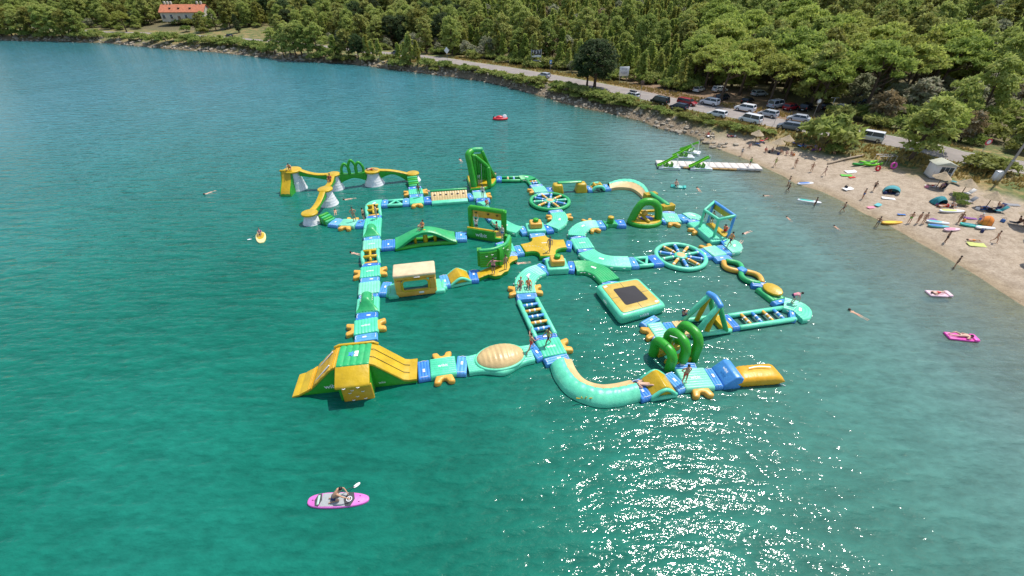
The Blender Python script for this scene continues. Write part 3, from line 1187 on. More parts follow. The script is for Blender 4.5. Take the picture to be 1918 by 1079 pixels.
ZONES = [(-.62, 'above the water edge pines'), (-.36, 'near the tiled roof house'), (-.1, 'behind the rocky shore pines'), (.08, 'behind the frame sign'), (.24, 'behind the dark evergreen oak'), (.42, 'behind the billboard'), (.62, 'behind the parked cars'), (.85, 'behind the large beach shrub'), (9, 'above the beach kiosk')]


def wood_label(kind, x, y):
    u = x / (0.809 * y + 11)
    zone = next(z for k, z in ZONES if u < k)
    rd1 = poly_dist(np.array([x]), np.array([y]), RDA, RDB)[0][0]
    return {'pine': 'dark pine', 'young': 'bright young pine', 'stone': 'stone pine', 'oak': 'small dark oak', 'olive': 'grey green shrub', 'bush': 'wild green bush'}[kind] + (' in the front row of the wood ' if rd1 < 13 else ' inside the wood ') + zone


rest = []
for dist, x, y, z, kind, sc in picked:
    if COUNTS[kind] < LIMITS[kind] and abs(x / (0.809 * y + 11)) < 1.22:
        COUNTS[kind] += 1
        plant(kind, (x, y, z - 0.05), wood_label(kind, x, y), 'wood ' + PLANT_NAMES[kind].replace('_', ' ') + ' group', sc)
    else:
        rest.append((x, y, z - 0.05, kind, sc))

KINDS_ = ['pine', 'young', 'stone', 'oak', 'olive', 'bush']
wood_col = bpy.data.collections.new('wood_sources')
src = []
for k in KINDS_:
    for v in range(3):
        t, c, _h = proto(k, v)
        me = bpy.data.meshes.new('wood_source')
        bm = bmesh.new()
        bm.from_mesh(t)
        nt_ = len(bm.faces)
        bm.from_mesh(c)
        bm.faces.ensure_lookup_table()
        for i in range(nt_, len(bm.faces)):
            bm.faces[i].material_index = 1
        bm.to_mesh(me)
        bm.free()
        me.materials.append(t.materials[0])
        me.materials.append(c.materials[0])
        oo = bpy.data.objects.new('source_%02d' % len(src), me)
        wood_col.objects.link(oo)
        src.append(oo)
wm_ = bpy.data.meshes.new('far_wood')
wm_.from_pydata([r_[:3] for r_ in rest], [], [])
ia = wm_.attributes.new('which', 'INT', 'POINT')
ia.data.foreach_set('value', [KINDS_.index(r_[3]) * 3 + random.randrange(3) for r_ in rest])
sa = wm_.attributes.new('size', 'FLOAT', 'POINT')
sa.data.foreach_set('value', [r_[4] for r_ in rest])
ra = wm_.attributes.new('turn', 'FLOAT_VECTOR', 'POINT')
ra.data.foreach_set('vector', [c for r_ in rest for c in (random.uniform(-.06, .06), random.uniform(-.06, .06), random.uniform(0, 6.28))])
wood = bpy.data.objects.new('far_wood', wm_)
C.objects.link(wood)
tag(wood, 'far pine wood covering the hill behind the coast road', 'wood', kind='stuff')
ng = bpy.data.node_groups.new('wood_scatter', 'GeometryNodeTree')
ng.interface.new_socket('Geometry', in_out='INPUT', socket_type='NodeSocketGeometry')
ng.interface.new_socket('Geometry', in_out='OUTPUT', socket_type='NodeSocketGeometry')
gi = ng.nodes.new('NodeGroupInput')
go = ng.nodes.new('NodeGroupOutput')
ci = ng.nodes.new('GeometryNodeCollectionInfo')
ci.inputs['Collection'].default_value = wood_col
ci.inputs['Separate Children'].default_value = True
ci.inputs['Reset Children'].default_value = True
iop = ng.nodes.new('GeometryNodeInstanceOnPoints')
iop.inputs['Pick Instance'].default_value = True


def named(n_, t_):
    a_ = ng.nodes.new('GeometryNodeInputNamedAttribute')
    a_.data_type = t_
    a_.inputs[0].default_value = n_
    return a_.outputs[0]


ng.links.new(gi.outputs[0], iop.inputs['Points'])
ng.links.new(ci.outputs[0], iop.inputs['Instance'])
ng.links.new(named('which', 'INT'), iop.inputs['Instance Index'])
ng.links.new(named('turn', 'FLOAT_VECTOR'), iop.inputs['Rotation'])
ng.links.new(named('size', 'FLOAT'), iop.inputs['Scale'])
ng.links.new(iop.outputs[0], go.inputs[0])
mod = wood.modifiers.new('scatter', 'NODES')
mod.node_group = ng

# stones along the rocky shore
STONE = plain('shore_stone', (0.34, 0.29, 0.22), 0.9, 0.35, 0.8, 0.4, 5.0, dirt=(0.13, 0.10, 0.06, 0.9))
V, F = [], []
base = []
bmr = bmesh.new()
bmesh.ops.create_icosphere(bmr, subdivisions=1, radius=1.0)
rv, rf = bm_geo(bmr)
for a, b_ in zip(SHA, SHB):
    mx, my = (a + b_) / 2
    if mx > 33 or my > 230 or mx < -260:
        continue
    L = np.hypot(*(b_ - a))
    tdir = (b_ - a) / L
    nrm2 = np.array([tdir[1], -tdir[0]])
    for _ in range(int(L * (5.0 if my < 140 else 2.2))):
        t = random.random()
        off = random.gauss(0.9, 1.5)
        p_ = a + (b_ - a) * t + nrm2 * off
        base.append((p_[0], p_[1], random.uniform(0.14, 0.5) * (1.0 if my < 140 else 1.5)))
bx_ = np.array([q[0] for q in base])
by_ = np.array([q[1] for q in base])
bz_ = ground_full(bx_, by_)[0]
for (x, y, r_), z in zip(base, bz_):
    if z < -0.45:
        continue
    sx_, sy2, sz_ = r_ * random.uniform(.7, 1.5), r_ * random.uniform(.7, 1.3), r_ * random.uniform(.45, .9)
    a = random.uniform(0, 6.28)
    o = len(V)
    for v in rv:
        k = random.uniform(0.75, 1.2)
        V.append((x + k * (v[0] * sx_ * math.cos(a) - v[1] * sy2 * math.sin(a)), y + k * (v[0] * sx_ * math.sin(a) + v[1] * sy2 * math.cos(a)), z + 0.12 * r_ + k * v[2] * sz_))
    F += [tuple(i + o for i in f) for f in rf]
o = new_obj('shore_stones', (V, F), STONE, None, False, origin=(0, 0, 0))
tag(o, 'tumbled pale and brown stones along the rocky waterline', 'stones', kind='stuff')
# dry grass on the verges and on the dunes behind the beach
GRASS = foliage('dry_grass_blades', (0.24, 0.18, 0.05), (0.45, 0.33, 0.11), 0.3)
V, F = [], []
gxs = rng.uniform(-40, 66, 60000)
gys = rng.uniform(45, 150, 60000)
z_, sd_, rdd_, rss_, bmm_, bww_ = ground_full(gxs, gys)
ok = (sd_ > np.where(bmm_ > 0.5, bww_ + 0.5, 4.5)) & (rdd_ > 3.8) & (rdd_ < 9) & ((rss_ < 0) | (rdd_ < 7.5))
for x, y, z in list(zip(gxs[ok], gys[ok], z_[ok]))[:9000]:
    for _ in range(2):
        a = random.uniform(0, 6.28)
        hh = random.uniform(.2, .55)
        w = random.uniform(.10, .22)
        ox, oy = random.uniform(-.2, .2), random.uniform(-.2, .2)
        o = len(V)
        V += [(x + ox - w * math.cos(a), y + oy - w * math.sin(a), z - .03), (x + ox + w * math.cos(a), y + oy + w * math.sin(a), z - .03),
              (x + ox + random.uniform(-.15, .15), y + oy + random.uniform(-.15, .15), z + hh)]
        F.append((o, o + 1, o + 2))
o = new_obj('dry_grass', (V, F), GRASS, None, False, origin=(0, 0, 0))
tag(o, 'dry yellow grass on the road verges and the bank', 'grass', kind='stuff')

# ================================================================ THE FLOATING PARK
def d2(a, b):
    v = Vector((b[0] - a[0], b[1] - a[1], 0))
    return v.normalized()


def perp(t):
    return Vector((-t.y, t.x, 0))


STRAP = plain('webbing_strap', (0.05, 0.09, 0.2), 0.8)
BLUES = [BLUE, vinyl('blue_vinyl_faded', (0.10, 0.35, 0.72)), vinyl('blue_vinyl_dark', (0.045, 0.22, 0.62))]
MINTS = [MINT, vinyl('mint_vinyl_faded', (0.20, 0.66, 0.44)), vinyl('mint_vinyl_fresh', (0.085, 0.62, 0.36))]
_bi = [0]


def mat_blue(a, b, label, w=1.6):
    """blue ribbed connector mat between two modules"""
    a, b = Vector((a.x, a.y, 0)), Vector((b.x, b.y, 0))
    _bi[0] += 1
    T = thing('connector_mat', label, 'connector mat', ((a + b) / 2), 'blue connector mats of the water park')
    t = d2(a, b)
    L = (b - a).length
    n = max(3, int(L / 0.2))
    e = t * 0.015
    part(T, 'mat', strip([a + e, b - e], w, -0.06, 0.37, n, True, 0.05), BLUES[_bi[0] % 3])
    q = perp(t)
    for k in (-1, 1):
        c = (a + b) / 2 + q * (k * (w / 2 - 0.12))
        part(T, 'rope', tube([c - t * L * .3 + Vector((0, 0, .385)), c + q * .05 * k + Vector((0, 0, .41)), c + t * L * .3 + Vector((0, 0, .385))], 0.018, 5), PRINT)
    m = (a + b) / 2 + Vector((0, 0, 0.392)) + q * (0.1 if _bi[0] % 2 else -0.15)
    part(T, 'label_patch', rbox(m.x, m.y, m.z, min(.16, L * .3), .3, .012, 0.004, 1, math.atan2(t.y, t.x)), PRINT)
    return T


def step_geo(c, out, w=1.05, depth=0.62):
    """boarding step with two rounded toes and a notch between them"""
    out = Vector((out.x, out.y, 0)).normalized()
    s = Vector((-out.y, out.x, 0))
    prof = [(-.52, -.12), (-.55, .1), (-.62, .34), (-.66, .52), (-.6, .62), (-.44, .64), (-.28, .6), (-.2, .46), (-.14, .3), (0, .24), (.14, .3), (.2, .46), (.28, .6), (.44, .64), (.6, .62), (.66, .52), (.62, .34), (.55, .1), (.52, -.12)]
    pts = [(c + s * (x * w) + out * (y * depth / 0.62)) for x, y in prof]
    return slab([(p.x, p.y) for p in pts], -0.08, 0.36, 0.11)


def pad(a, b, label, w=1.75, steps='', ribs=7, text=True, mat=None):
    """mint deck between two edge midpoints; steps on its left (L), right (R) or end (E) side"""
    a, b = Vector((a.x, a.y, 0)), Vector((b.x, b.y, 0))
    T = thing('deck_pad', label, 'floating pad', (a + b) / 2, 'mint deck pads of the water park')
    t = d2(a, b)
    q = perp(t)
    m = (a + b) / 2
    part(T, 'deck', strip([a + t * .012, b - t * .012], w, -0.08, DECK, ribs, False, 0.04), mat or MINTS[(_bi[0] + 1) % 3])
    L = (b - a).length
    for s in steps:
        if s == 'L':
            part(T, 'boarding_step', step_geo(m + q * (w / 2 - .02), q), ORANGE)
        elif s == 'R':
            part(T, 'boarding_step', step_geo(m - q * (w / 2 - .02), -q), ORANGE)
        elif s == 'E':
            part(T, 'boarding_step', step_geo(b - t * .02, t), ORANGE)
        elif s == 'S':
            part(T, 'boarding_step', step_geo(a + t * .02, -t), ORANGE)
    if text:
        xd = q if abs(q.x) > abs(t.x) else t
        xd = xd if xd.x > 0 else -xd
        lettering(T, 'wibit', 0.34, m + Vector((0, 0, DECK + .004)), xd, perp(xd))
    return T


def curve(pts, label, w=1.7, mat=None, ribs=8, steps=()):
    P = smooth_path([Vector((p.x, p.y, 0)) for p in pts], 8)
    m = P[len(P) // 2]
    T = thing('curved_track', label, 'floating track', m, 'curved tracks of the water park')
    part(T, 'deck', strip(P, w, -0.08, DECK, ribs, False, 0.04), mat or MINT)
    t = d2(P[len(P) // 2 - 1], P[len(P) // 2 + 1])
    part(T, 'label_patch', rbox(m.x, m.y, DECK + .004, .5, .22, .012, .004, 1, math.atan2(t.y, t.x)), PRINT)
    for j in range(3, len(P) - 3, 5):
        tt = d2(P[j - 1], P[j + 1])
        for sgn in (-1, 1):
            c = P[j] + perp(tt) * (sgn * (w / 2 + .03)) + Vector((0, 0, .28))
            part(T, 'handle', tube([c - tt * .12, c + perp(tt) * sgn * .06, c + tt * .12], .02, 5), PRINT)
    for i, sgn in steps:
        j = int(i * (len(P) - 1))
        j = min(max(j, 1), len(P) - 2)
        q = perp(d2(P[j - 1], P[j + 1])) * sgn
        part(T, 'boarding_step', step_geo(P[j] + q * (w / 2 - .02), q, 0.9), ORANGE)
    return T


def ladder(a, b, label, w=1.75, rungs=('o', 'b', 'o', 'b'), mat=None, name='ladder_bridge'):
    a, b = Vector((a.x, a.y, .22)), Vector((b.x, b.y, .22))
    T = thing(name, label, 'floating ladder', Vector((a.x + b.x, a.y + b.y, 0)) / 2, 'ladder bridges of the water park')
    t = d2(a, b)
    q = perp(t)
    for k in (-1, 1):
        part(T, 'side_tube', tube([a + q * k * (w / 2 - .16), b + q * k * (w / 2 - .16)], 0.2, 10), mat or MINT)
    n = len(rungs)
    for i, c in enumerate(rungs):
        p = a.lerp(b, (i + 1) / (n + 1))
        p.z = .30
        r = part(T, 'rung', tube([p - q * (w / 2 - .3), p + q * (w / 2 - .3)], 0.13, 9), ORANGE if c == 'o' else (BLUE if c == 'b' else MINT))
        for s in (-.12, .3):
            c_ = p + q * s
            part(r, 'band', tube([c_ - q * .06, c_ + q * .06], 0.138, 9, cap=False), PRINT)
    return T


def truss(a, b, label, w=1.5, flip=1, bars=2):
    a, b = Vector((a.x, a.y, .24)), Vector((b.x, b.y, .24))
    T = thing('triangle_bridge', label, 'floating bridge', Vector((a.x + b.x, a.y + b.y, 0)) / 2, 'triangle frame bridges')
    t = d2(a, b)
    q = perp(t)
    for k in (-1, 1):
        part(T, 'side_tube', tube([a + q * k * (w / 2 - .1), b + q * k * (w / 2 - .1)], 0.19, 10), MINT)
    m = a.lerp(b, .5) + q * flip * (w / 2 - .15)
    part(T, 'diagonal_tube', tube([a.lerp(b, .04) - q * flip * (w / 2 - .2), m], 0.14, 9), MINT)
    part(T, 'diagonal_tube', tube([m, b.lerp(a, .04) - q * flip * (w / 2 - .2)], 0.14, 9), MINT)
    return T


def wheel(c, r, label, rot=0.0, mat=MINT):
    T = thing('spoke_wheel', label, 'floating wheel', (c.x, c.y, 0), 'spoked rings of the water park')
    ring = [(c.x + r * math.cos(2 * math.pi * k / 40), c.y + r * math.sin(2 * math.pi * k / 40), .2) for k in range(40)]
    part(T, 'ring_tube', tube(ring, 0.22, 10, closed=True), mat)
    part(T, 'hub', slab(disc(c.x, c.y, .62, .62, 12), -.05, .4, .1), MINT)
    part(T, 'hub_mat', slab(disc(c.x, c.y, .42, .42, 12), .38, .425, .02), SANDY)
    for k in range(10):
        a = rot + 2 * math.pi * k / 10
        u = Vector((math.cos(a), math.sin(a), 0))
        p0 = Vector((c.x, c.y, .28)) + u * .62
        p1 = Vector((c.x, c.y, .28)) + u * (r - .22)
        s = part(T, 'spoke', tube([p0, p0.lerp(p1, .25), p0.lerp(p1, .8), p1], [.1, .15, .15, .12], 9), (MINT, ORANGE, BLUE, ORANGE, BLUE)[k % 5])
        for f in (.2, .86):
            m = p0.lerp(p1, f)
            part(s, 'band', tube([m - u * .05, m + u * .05], .158, 9, cap=False), PRINT)
    return T


def hurdle(a, b, label, w=1.75, name='hurdle_gate'):
    """mint rails with a raised yellow grid of tubes between them"""
    a, b = Vector((a.x, a.y, 0)), Vector((b.x, b.y, 0))
    T = thing(name, label, 'climbing frame', (a + b) / 2, 'yellow hurdle frames')
    t = d2(a, b)
    q = perp(t)
    L = (b - a).length
    U = Vector((0, 0, 1))
    for k in (-1, 1):
        o = q * k * (w / 2 - .16)
        part(T, 'side_tube', tube(smooth_path([a + o + U * .2, a + o + t * L * .25 + U * .62, a + o + t * L * .75 + U * .62, b + o + U * .2], 5), .19, 10), MINT)
    for f in (.26, .74):
        m = a + t * L * f + U * .72
        part(T, 'cross_tube', tube([m - q * (w / 2 - .3), m + q * (w / 2 - .3)], .16, 9), YELLOW)
    part(T, 'centre_tube', tube([a + t * L * .1 + U * .5, a + t * L * .26 + U * .72, a + t * L * .74 + U * .72, a + t * L * .9 + U * .5], .13, 9), YELLOW)
    for f in (.05, .95):
        m = a + t * L * f + U * .3
        part(T, 'low_tube', tube([m - q * (w / 2 - .25), m + q * (w / 2 - .25)], .14, 9), ORANGE)
    return T


def hump(a, b, label, rise=0.95, w=1.75, handles=True):
    """mint pad with a green ridge that swells up and falls away like a saddle"""
    a, b = Vector((a.x, a.y, 0)), Vector((b.x, b.y, 0))
    T = thing('saddle_hump', label, 'floating hump', (a + b) / 2, 'green saddle humps')
    t = d2(a, b)
    q = perp(t)
    L = (b - a).length
    part(T, 'deck', strip([a, b], w, -.08, DECK - .02, 7, False, .03), MINT)
    rings = []
    for i in range(15):
        f = i / 14
        hh = rise * .72 * float(sstep(-.05, .42, f)) * (1 - .55 * float(sstep(.86, 1.0, f)))
        ww = w * (.49 - .20 * float(sstep(.05, .4, f)))
        rg = []
        for k in range(13):
            g = -1 + 2 * k / 12
            rg.append(a + t * (L * (.02 + .96 * f)) + q * (g * ww) + Vector((0, 0, DECK - .03 + hh * math.sqrt(max(0, 1 - abs(g) ** 2.6)))))
        rings.append(rg)
    part(T, 'ridge', loft(rings, False, False), vinyl('mid_green_vinyl', (0.03, 0.40, 0.13)))
    if handles:
        for k in (-1, 1):
            for i in range(4):
                c = a + t * L * (.45 + .13 * i) + q * k * .40 + Vector((0, 0, DECK + .42))
                part(T, 'handle', tube([c - t * .1, c + q * k * .09 + Vector((0, 0, .05)), c + t * .1], .025, 5), PRINT)
    return T


def roof_hump(a, b, label, h=1.05, w=1.75, mat=None, under=MINT):
    """ridge shaped ramp: up one slope, down the other, mint side edge"""
    a, b = Vector((a.x, a.y, 0)), Vector((b.x, b.y, 0))
    T = thing('ridge_ramp', label, 'floating ramp', (a + b) / 2, 'yellow ridge ramps')
    t = d2(a, b)
    L = (b - a).length
    rz = math.atan2(t.y, t.x)
    prof = [(-L / 2, -.05), (L / 2, -.05), (L / 2, .36), (L * .12, h - .1), (0, h), (-L * .12, h - .1), (-L / 2, .36)]
    part(T, 'slope', place(prism([(x, z) for x, z in prof], w * .86, .06), (a + b) / 2, rz), mat or YELLOW)
    q = perp(t)
    for k in (-1, 1):
        o = (a + b) / 2 + q * k * (w * .43 + .06)
        pts = [o - t * L / 2 + Vector((0, 0, .2)), o + Vector((0, 0, h - .22)), o + t * L / 2 + Vector((0, 0, .2))]
        part(T, 'side_tube', tube(smooth_path(pts, 5), .13, 9), under)
        part(T, 'base_tube', tube([o - t * L / 2 + Vector((0, 0, .1)), o + t * L / 2 + Vector((0, 0, .1))], .16, 9), under)
    return T


def beam(a, b, label, za=DECK, zb=DECK, w=.55, name='balance_beam', bollard=None):
    a, b = Vector((a.x, a.y, 0)), Vector((b.x, b.y, 0))
    T = thing(name, label, 'balance beam', (a + b) / 2)
    t = d2(a, b)
    P = [a.lerp(b, i / 12) for i in range(13)]
    ws = [w + (1.5 - w) * abs(2 * i / 12 - 1) ** 3 for i in range(13)]
    part(T, 'deck', strip(P, ws, -.08, DECK, 3, False, .02), MINT if bollard is None else vinyl('mid_green_vinyl', (0.03, 0.40, 0.13)))
    if bollard:
        m = (a + b) / 2
        part(T, 'bollard', slab(disc(m.x, m.y, .36, .36, 16), .3, .95, .1), GREEN)
        part(T, 'bollard_cap', slab(disc(m.x, m.y, .33, .33, 16), .93, 1.15, .08), YELLOW)
    return T


P = at
# ---- column of modules from the big slide up to the corner
B = {}
nC = [P(5, 800, 238), P(5, 803, 170), P(5, 803, 30), P(4, 232, 800), P(4, 242, 668), P(4, 247, 632), P(4, 252, 522), P(4, 257, 478), P(4, 262, 380), P(4, 268, 348), P(4, 264, 238),
      P(4, 274, 222), P(4, 277, 137), P(4, 272, 106)]
mat_blue(nC[0], nC[1], 'blue mat joining the big slide tower to the first lettered pad')
pad(nC[1], nC[2], 'mint pad with four orange toes behind the big slide tower', steps='LR')
mat_blue(nC[2], nC[3], 'blue mat between the big slide pad and the saddle with handles')
hump(nC[3], nC[4], 'green saddle hump with white handles beside the tunnel house', 1.15)
mat_blue(nC[4], nC[5], 'narrow blue mat behind the saddle with white handles')
pad(nC[5], nC[6], 'mint pad joined sideways to the yellow tunnel house', text=False)
mat_blue(nC[6], nC[7], 'blue mat between the tunnel house pad and the four toed pad')
pad(nC[7], nC[8], 'mint pad with four orange toes beside the tunnel house roof', steps='LR')
mat_blue(nC[8], nC[9], 'blue mat in front of the square yellow hurdle frame')
hurdle(nC[9], nC[10], 'square yellow hurdle frame between mint rails near a swimmer')
mat_blue(nC[10], nC[11], 'narrow blue mat behind the square yellow hurdle frame')
pad(nC[11], nC[12], 'mint pad joined sideways to the arched green bridge')
mat_blue(nC[12], nC[13], 'blue mat in front of the smooth green saddle')
m1, m2, m3, m4, m5 = P(1, 812, 755), P(1, 815, 690), P(1, 826, 612), P(1, 829, 590), P(1, 825, 518)
hump(nC[13], m2, 'smooth green saddle hump beside the cone tower walkway', 0.9, handles=False)
pad(m2, m3, 'mint corner pad where the cone tower walkway meets the column', text=False)
mat_blue(m3, m4, 'blue mat where a bather in dark trunks stands')
hurdle(m4, m5, 'yellow hurdle frame inside the rounded mint corner')
c0 = P(1, 822, 512)
m6 = P(1, 888, 492)
curve([m5, P(1, 826, 505), P(1, 845, 495), m6], 'rounded mint corner track above the hurdle frame', 1.7, ribs=6)
m7, m8, m9, m10 = P(1, 940, 489), P(1, 1052, 482), P(1, 1107, 478), P(1, 1217, 468)
mat_blue(m6, m7, 'blue mat between the rounded corner and the triangle bridge')
truss(m7, m8, 'mint triangle bridge beyond the rounded corner', flip=1)
mat_blue(m8, m9, 'blue mat between the triangle bridge and the junction pad')
pad(m9, m10, 'mint junction pad with one orange step below the cone stairs', steps='R', text=False)
m11, m12 = P(1, 1278, 463), P(1, 1556, 443)
mat_blue(m10, m11, 'blue mat leading to the orange grip wall')
# orange grip wall
t = d2(m11, m12)
q = perp(t)
L = (m12 - m11).length
mm = (m11 + m12) / 2
T = thing('grip_wall', 'long orange traverse wall with holes and a green top tube', 'climbing wall', (mm.x, mm.y, 0))
rz = math.atan2(t.y, t.x)
ga = Vector((mm.x, mm.y, 0))
ribn = 14
rings = []
for i in range(ribn * 4 + 1):
    f = i / (ribn * 4)
    dd = .04 * (1 - abs(math.sin(math.pi * ribn * f)) ** .6)
    p = Vector((m11.x, m11.y, 0)) + t * (L * f)
    rings.append([p + q * y + Vector((0, 0, z)) for y, z in ((-.5, .36 - dd), (-.2, .62 - dd), (.1, .86 - dd), (.42, 1.05 - dd))])
part(T, 'grip_panel', loft(rings, False, False), SANDY)
part(T, 'front_mat', strip([Vector((m11.x, m11.y, 0)) - q * .8, Vector((m12.x, m12.y, 0)) - q * .8], .75, -.08, .36, 5, False, .03), MINT)
part(T, 'back_wall', place(rbox(0, .62, .5, L, .34, 1.1, .1), ga, rz), GREEN)
part(T, 'top_tube', tube([Vector((m11.x, m11.y, 1.1)) + q * .6, Vector((m12.x, m12.y, 1.1)) + q * .6], .16, 9), vinyl('mid_green_vinyl', (0.03, 0.40, 0.13)))
for i in range(6):
    c = Vector((m11.x, m11.y, .80)) + t * (L * (.1 + .16 * i)) + q * .06
    part(T, 'grip_hole', place(slab(disc(0, 0, .16, .10, 10), 0, .03, .01), c, rz, R(37)), DARK)
m13, m14 = P(1, 1600, 436), P(1, 1705, 428)
mat_blue(m12, m13, 'blue mat between the grip wall and the slide tower pad')
pad(m13, m14, 'mint pad with orange toes at the foot of the green slide tower', steps='E', text=False)
mp = (m13 + m14) / 2
mat_blue(mp + perp(t) * .85, mp + perp(t) * 1.55, 'blue mat under the yellow base of the green slide tower')
bq = P(1, 1680, 485)
mat_blue(mp - perp(t) * .85 + t * .3, bq, 'blue mat above the narrow mint balance beam')
be = P(1, 1742, 572)
beam(bq, be, 'narrow waisted mint balance beam with a child in red')
bl = P(8, 470, 85)
mat_blue(be, P(1, 1775, 620), 'blue mat beside the green lettered ring wall', 1.5)
# stairs to the cone towers
mj = (m9 + m10) / 2
s0, s1, s2, s3 = P(1, 1162, 440), P(1, 1158, 424), P(1, 1152, 386), P(1, 1146, 364)
mat_blue(mj + perp(d2(m9, m10)) * .86, s1, 'blue mat under the pad with a bather in green shorts')
pad(s1, s2, 'mint pad with four orange toes below the green cone stairs', steps='LR', text=False)
mat_blue(s2, s3, 'blue mat at the foot of the green cone stairs')


def stairs(a, b, zb, label, w=1.3, n=5):
    a, b = Vector((a.x, a.y, 0)), Vector((b.x, b.y, 0))
    T = thing('foam_stairs', label, 'stairs', (a + b) / 2)
    t = d2(a, b)
    L = (b - a).length
    rz = math.atan2(t.y, t.x)
    for i in range(n):
        z = .4 + (zb - .4) * (i + 1) / n
        c = a + t * (L * (i + .5) / n)
        part(T, 'tread', rbox(c.x, c.y, (z - .06) / 2, L / n * 1.02, w, z + .06, .07, 2, rz), (vinyl('mid_green_vinyl', (0.03, 0.40, 0.13)), GREEN)[i % 2])
    return T


# ---- cone towers (base centre, base radius, deck height)
CONES = [((-27.6, 52.1), 1.2, 2.45, 1.1), ((-22.6, 52.1), 1.02, 1.9, .85), ((-18.1, 53.7), 1.32, 1.75, 1.0), ((-22.0, 47.5), 1.15, 1.85, .86), ((-22.2, 42.7), 1.02, 1.12, .88), ((-13.2, 54.9), 1.0, .95, .84)]
CN = ['tall white cone tower with the yellow slide and a bather on top', 'white cone tower where three yellow beams meet', 'widest white cone tower beside the green arch ladder',
      'white cone tower between the two sloping yellow beams', 'low white cone tower at the end of the blue walkway', 'small white cone tower above the green stairs']
CT = []
for (c, r, z, dr), lab in zip(CONES, CN):
    T = thing('cone_tower', lab, 'cone tower', (c[0], c[1], 0), 'white cone towers')
    CT.append(T)
    rt = r * .52
    rings = []
    nb = 6
    for i in range(nb * 4 + 1):
        f = i / (nb * 4)
        bul = .022 * abs(math.sin(math.pi * nb * f)) ** .6
        rr = r + (rt - r) * f + bul
        rings.append([(c[0] + rr * math.cos(a), c[1] + rr * math.sin(a), -.1 + (z - .05) * f) for a in [2 * math.pi * k / 24 for k in range(24)]])
    part(T, 'cone', loft(rings), WHITEV)
    part(T, 'platform', slab(disc(c[0], c[1], dr, dr, 24), z - .14, z + .12, .1), YELLOW)
    part(T, 'platform_mat', slab(disc(c[0], c[1], dr * .72, dr * .72, 20), z + .11, z + .135, .01), vinyl('yellow_mat', (0.55, 0.36, 0.02)))
    v = Vector((-c[0], -c[1], 0)).normalized()
    pp = Vector((c[0], c[1], z * .45)) + v * ((r + rt) / 2 + .08)
    sd = perp(v) * -1
    lettering(T, 'wibit', .34, pp, -perp(v) * -1, Vector((v.x * -.45, v.y * -.45, 1)))


def cone_beam(i, j, label, arch=.45, w=.62, top=YELLOW, side=GREEN, sag=.25):
    (c1, _, z1, r1), (c2, _, z2, r2) = CONES[i], CONES[j]
    a, b = Vector((c1[0], c1[1], 0)), Vector((c2[0], c2[1], 0))
    t = d2(a, b)
    a, b = a + t * (r1 * .82), b - t * (r2 * .82)
    T = thing('beam_bridge', label, 'bridge', (a + b) / 2, 'beams between the cone towers')
    n = 14
    top_r, body_r = [], []
    q = perp(t) * (w / 2)
    U = Vector((0, 0, 1))
    for k in range(n + 1):
        f = k / n
        p = a.lerp(b, f)
        zt = z1 + (z2 - z1) * f - sag * math.sin(math.pi * f)
        th = .35 + arch * abs(2 * f - 1) ** 1.6
        body_r.append([p - q + U * (zt - th), p - q * 1.1 + U * (zt - th / 2), p - q + U * zt, p + q + U * zt, p + q * 1.1 + U * (zt - th / 2), p + q + U * (zt - th)])
        top_r.append([p - q * 1.05 + U * (zt - .02), p - q * 1.05 + U * (zt + .07), p - q * .8 + U * (zt + .11), p + q * .8 + U * (zt + .11), p + q * 1.05 + U * (zt + .07), p + q * 1.05 + U * (zt - .02)])
    part(T, 'body', loft(body_r), side)
    part(T, 'walkway', loft(top_r), top)
    return T


cone_beam(0, 1, 'long sagging yellow and green beam from the tall cone tower', .3)
T = cone_beam(1, 2, 'green beam carrying the three lobed arch ladder', .8, top=GREEN)
(c1, _, z1, r1), (c2, _, z2, r2) = CONES[1], CONES[2]
a, b = Vector((c1[0], c1[1], 0)), Vector((c2[0], c2[1], 0))
t = d2(a, b)
mid = a.lerp(b, .5)
for i, (off, hh) in enumerate(((-.85, 1.35), (0, 1.7), (.85, 1.35))):
    p = mid + t * off
    U = Vector((0, 0, 1))
    part(T, 'arch_tube', tube(smooth_path([p - t * .42 + U * 1.6, p - t * .45 + U * (1.6 + hh * .6), p + U * (1.72 + hh), p + t * .45 + U * (1.6 + hh * .6), p + t * .42 + U * 1.6], 5), .17, 10), GREEN)
cone_beam(2, 5, 'yellow topped beam falling to the small cone tower', .7, sag=-.15)
cone_beam(1, 3, 'short yellow beam towards the middle cone tower', .35)
cone_beam(3, 4, 'sloping yellow beam down to the low cone tower', .3)
c = Vector((*CONES[5][0], 0))
stairs(s3, Vector((c.x, c.y, 0)) - Vector((-.02, .8, 0)), 0.9, 'green foam stairs up to the small cone tower')
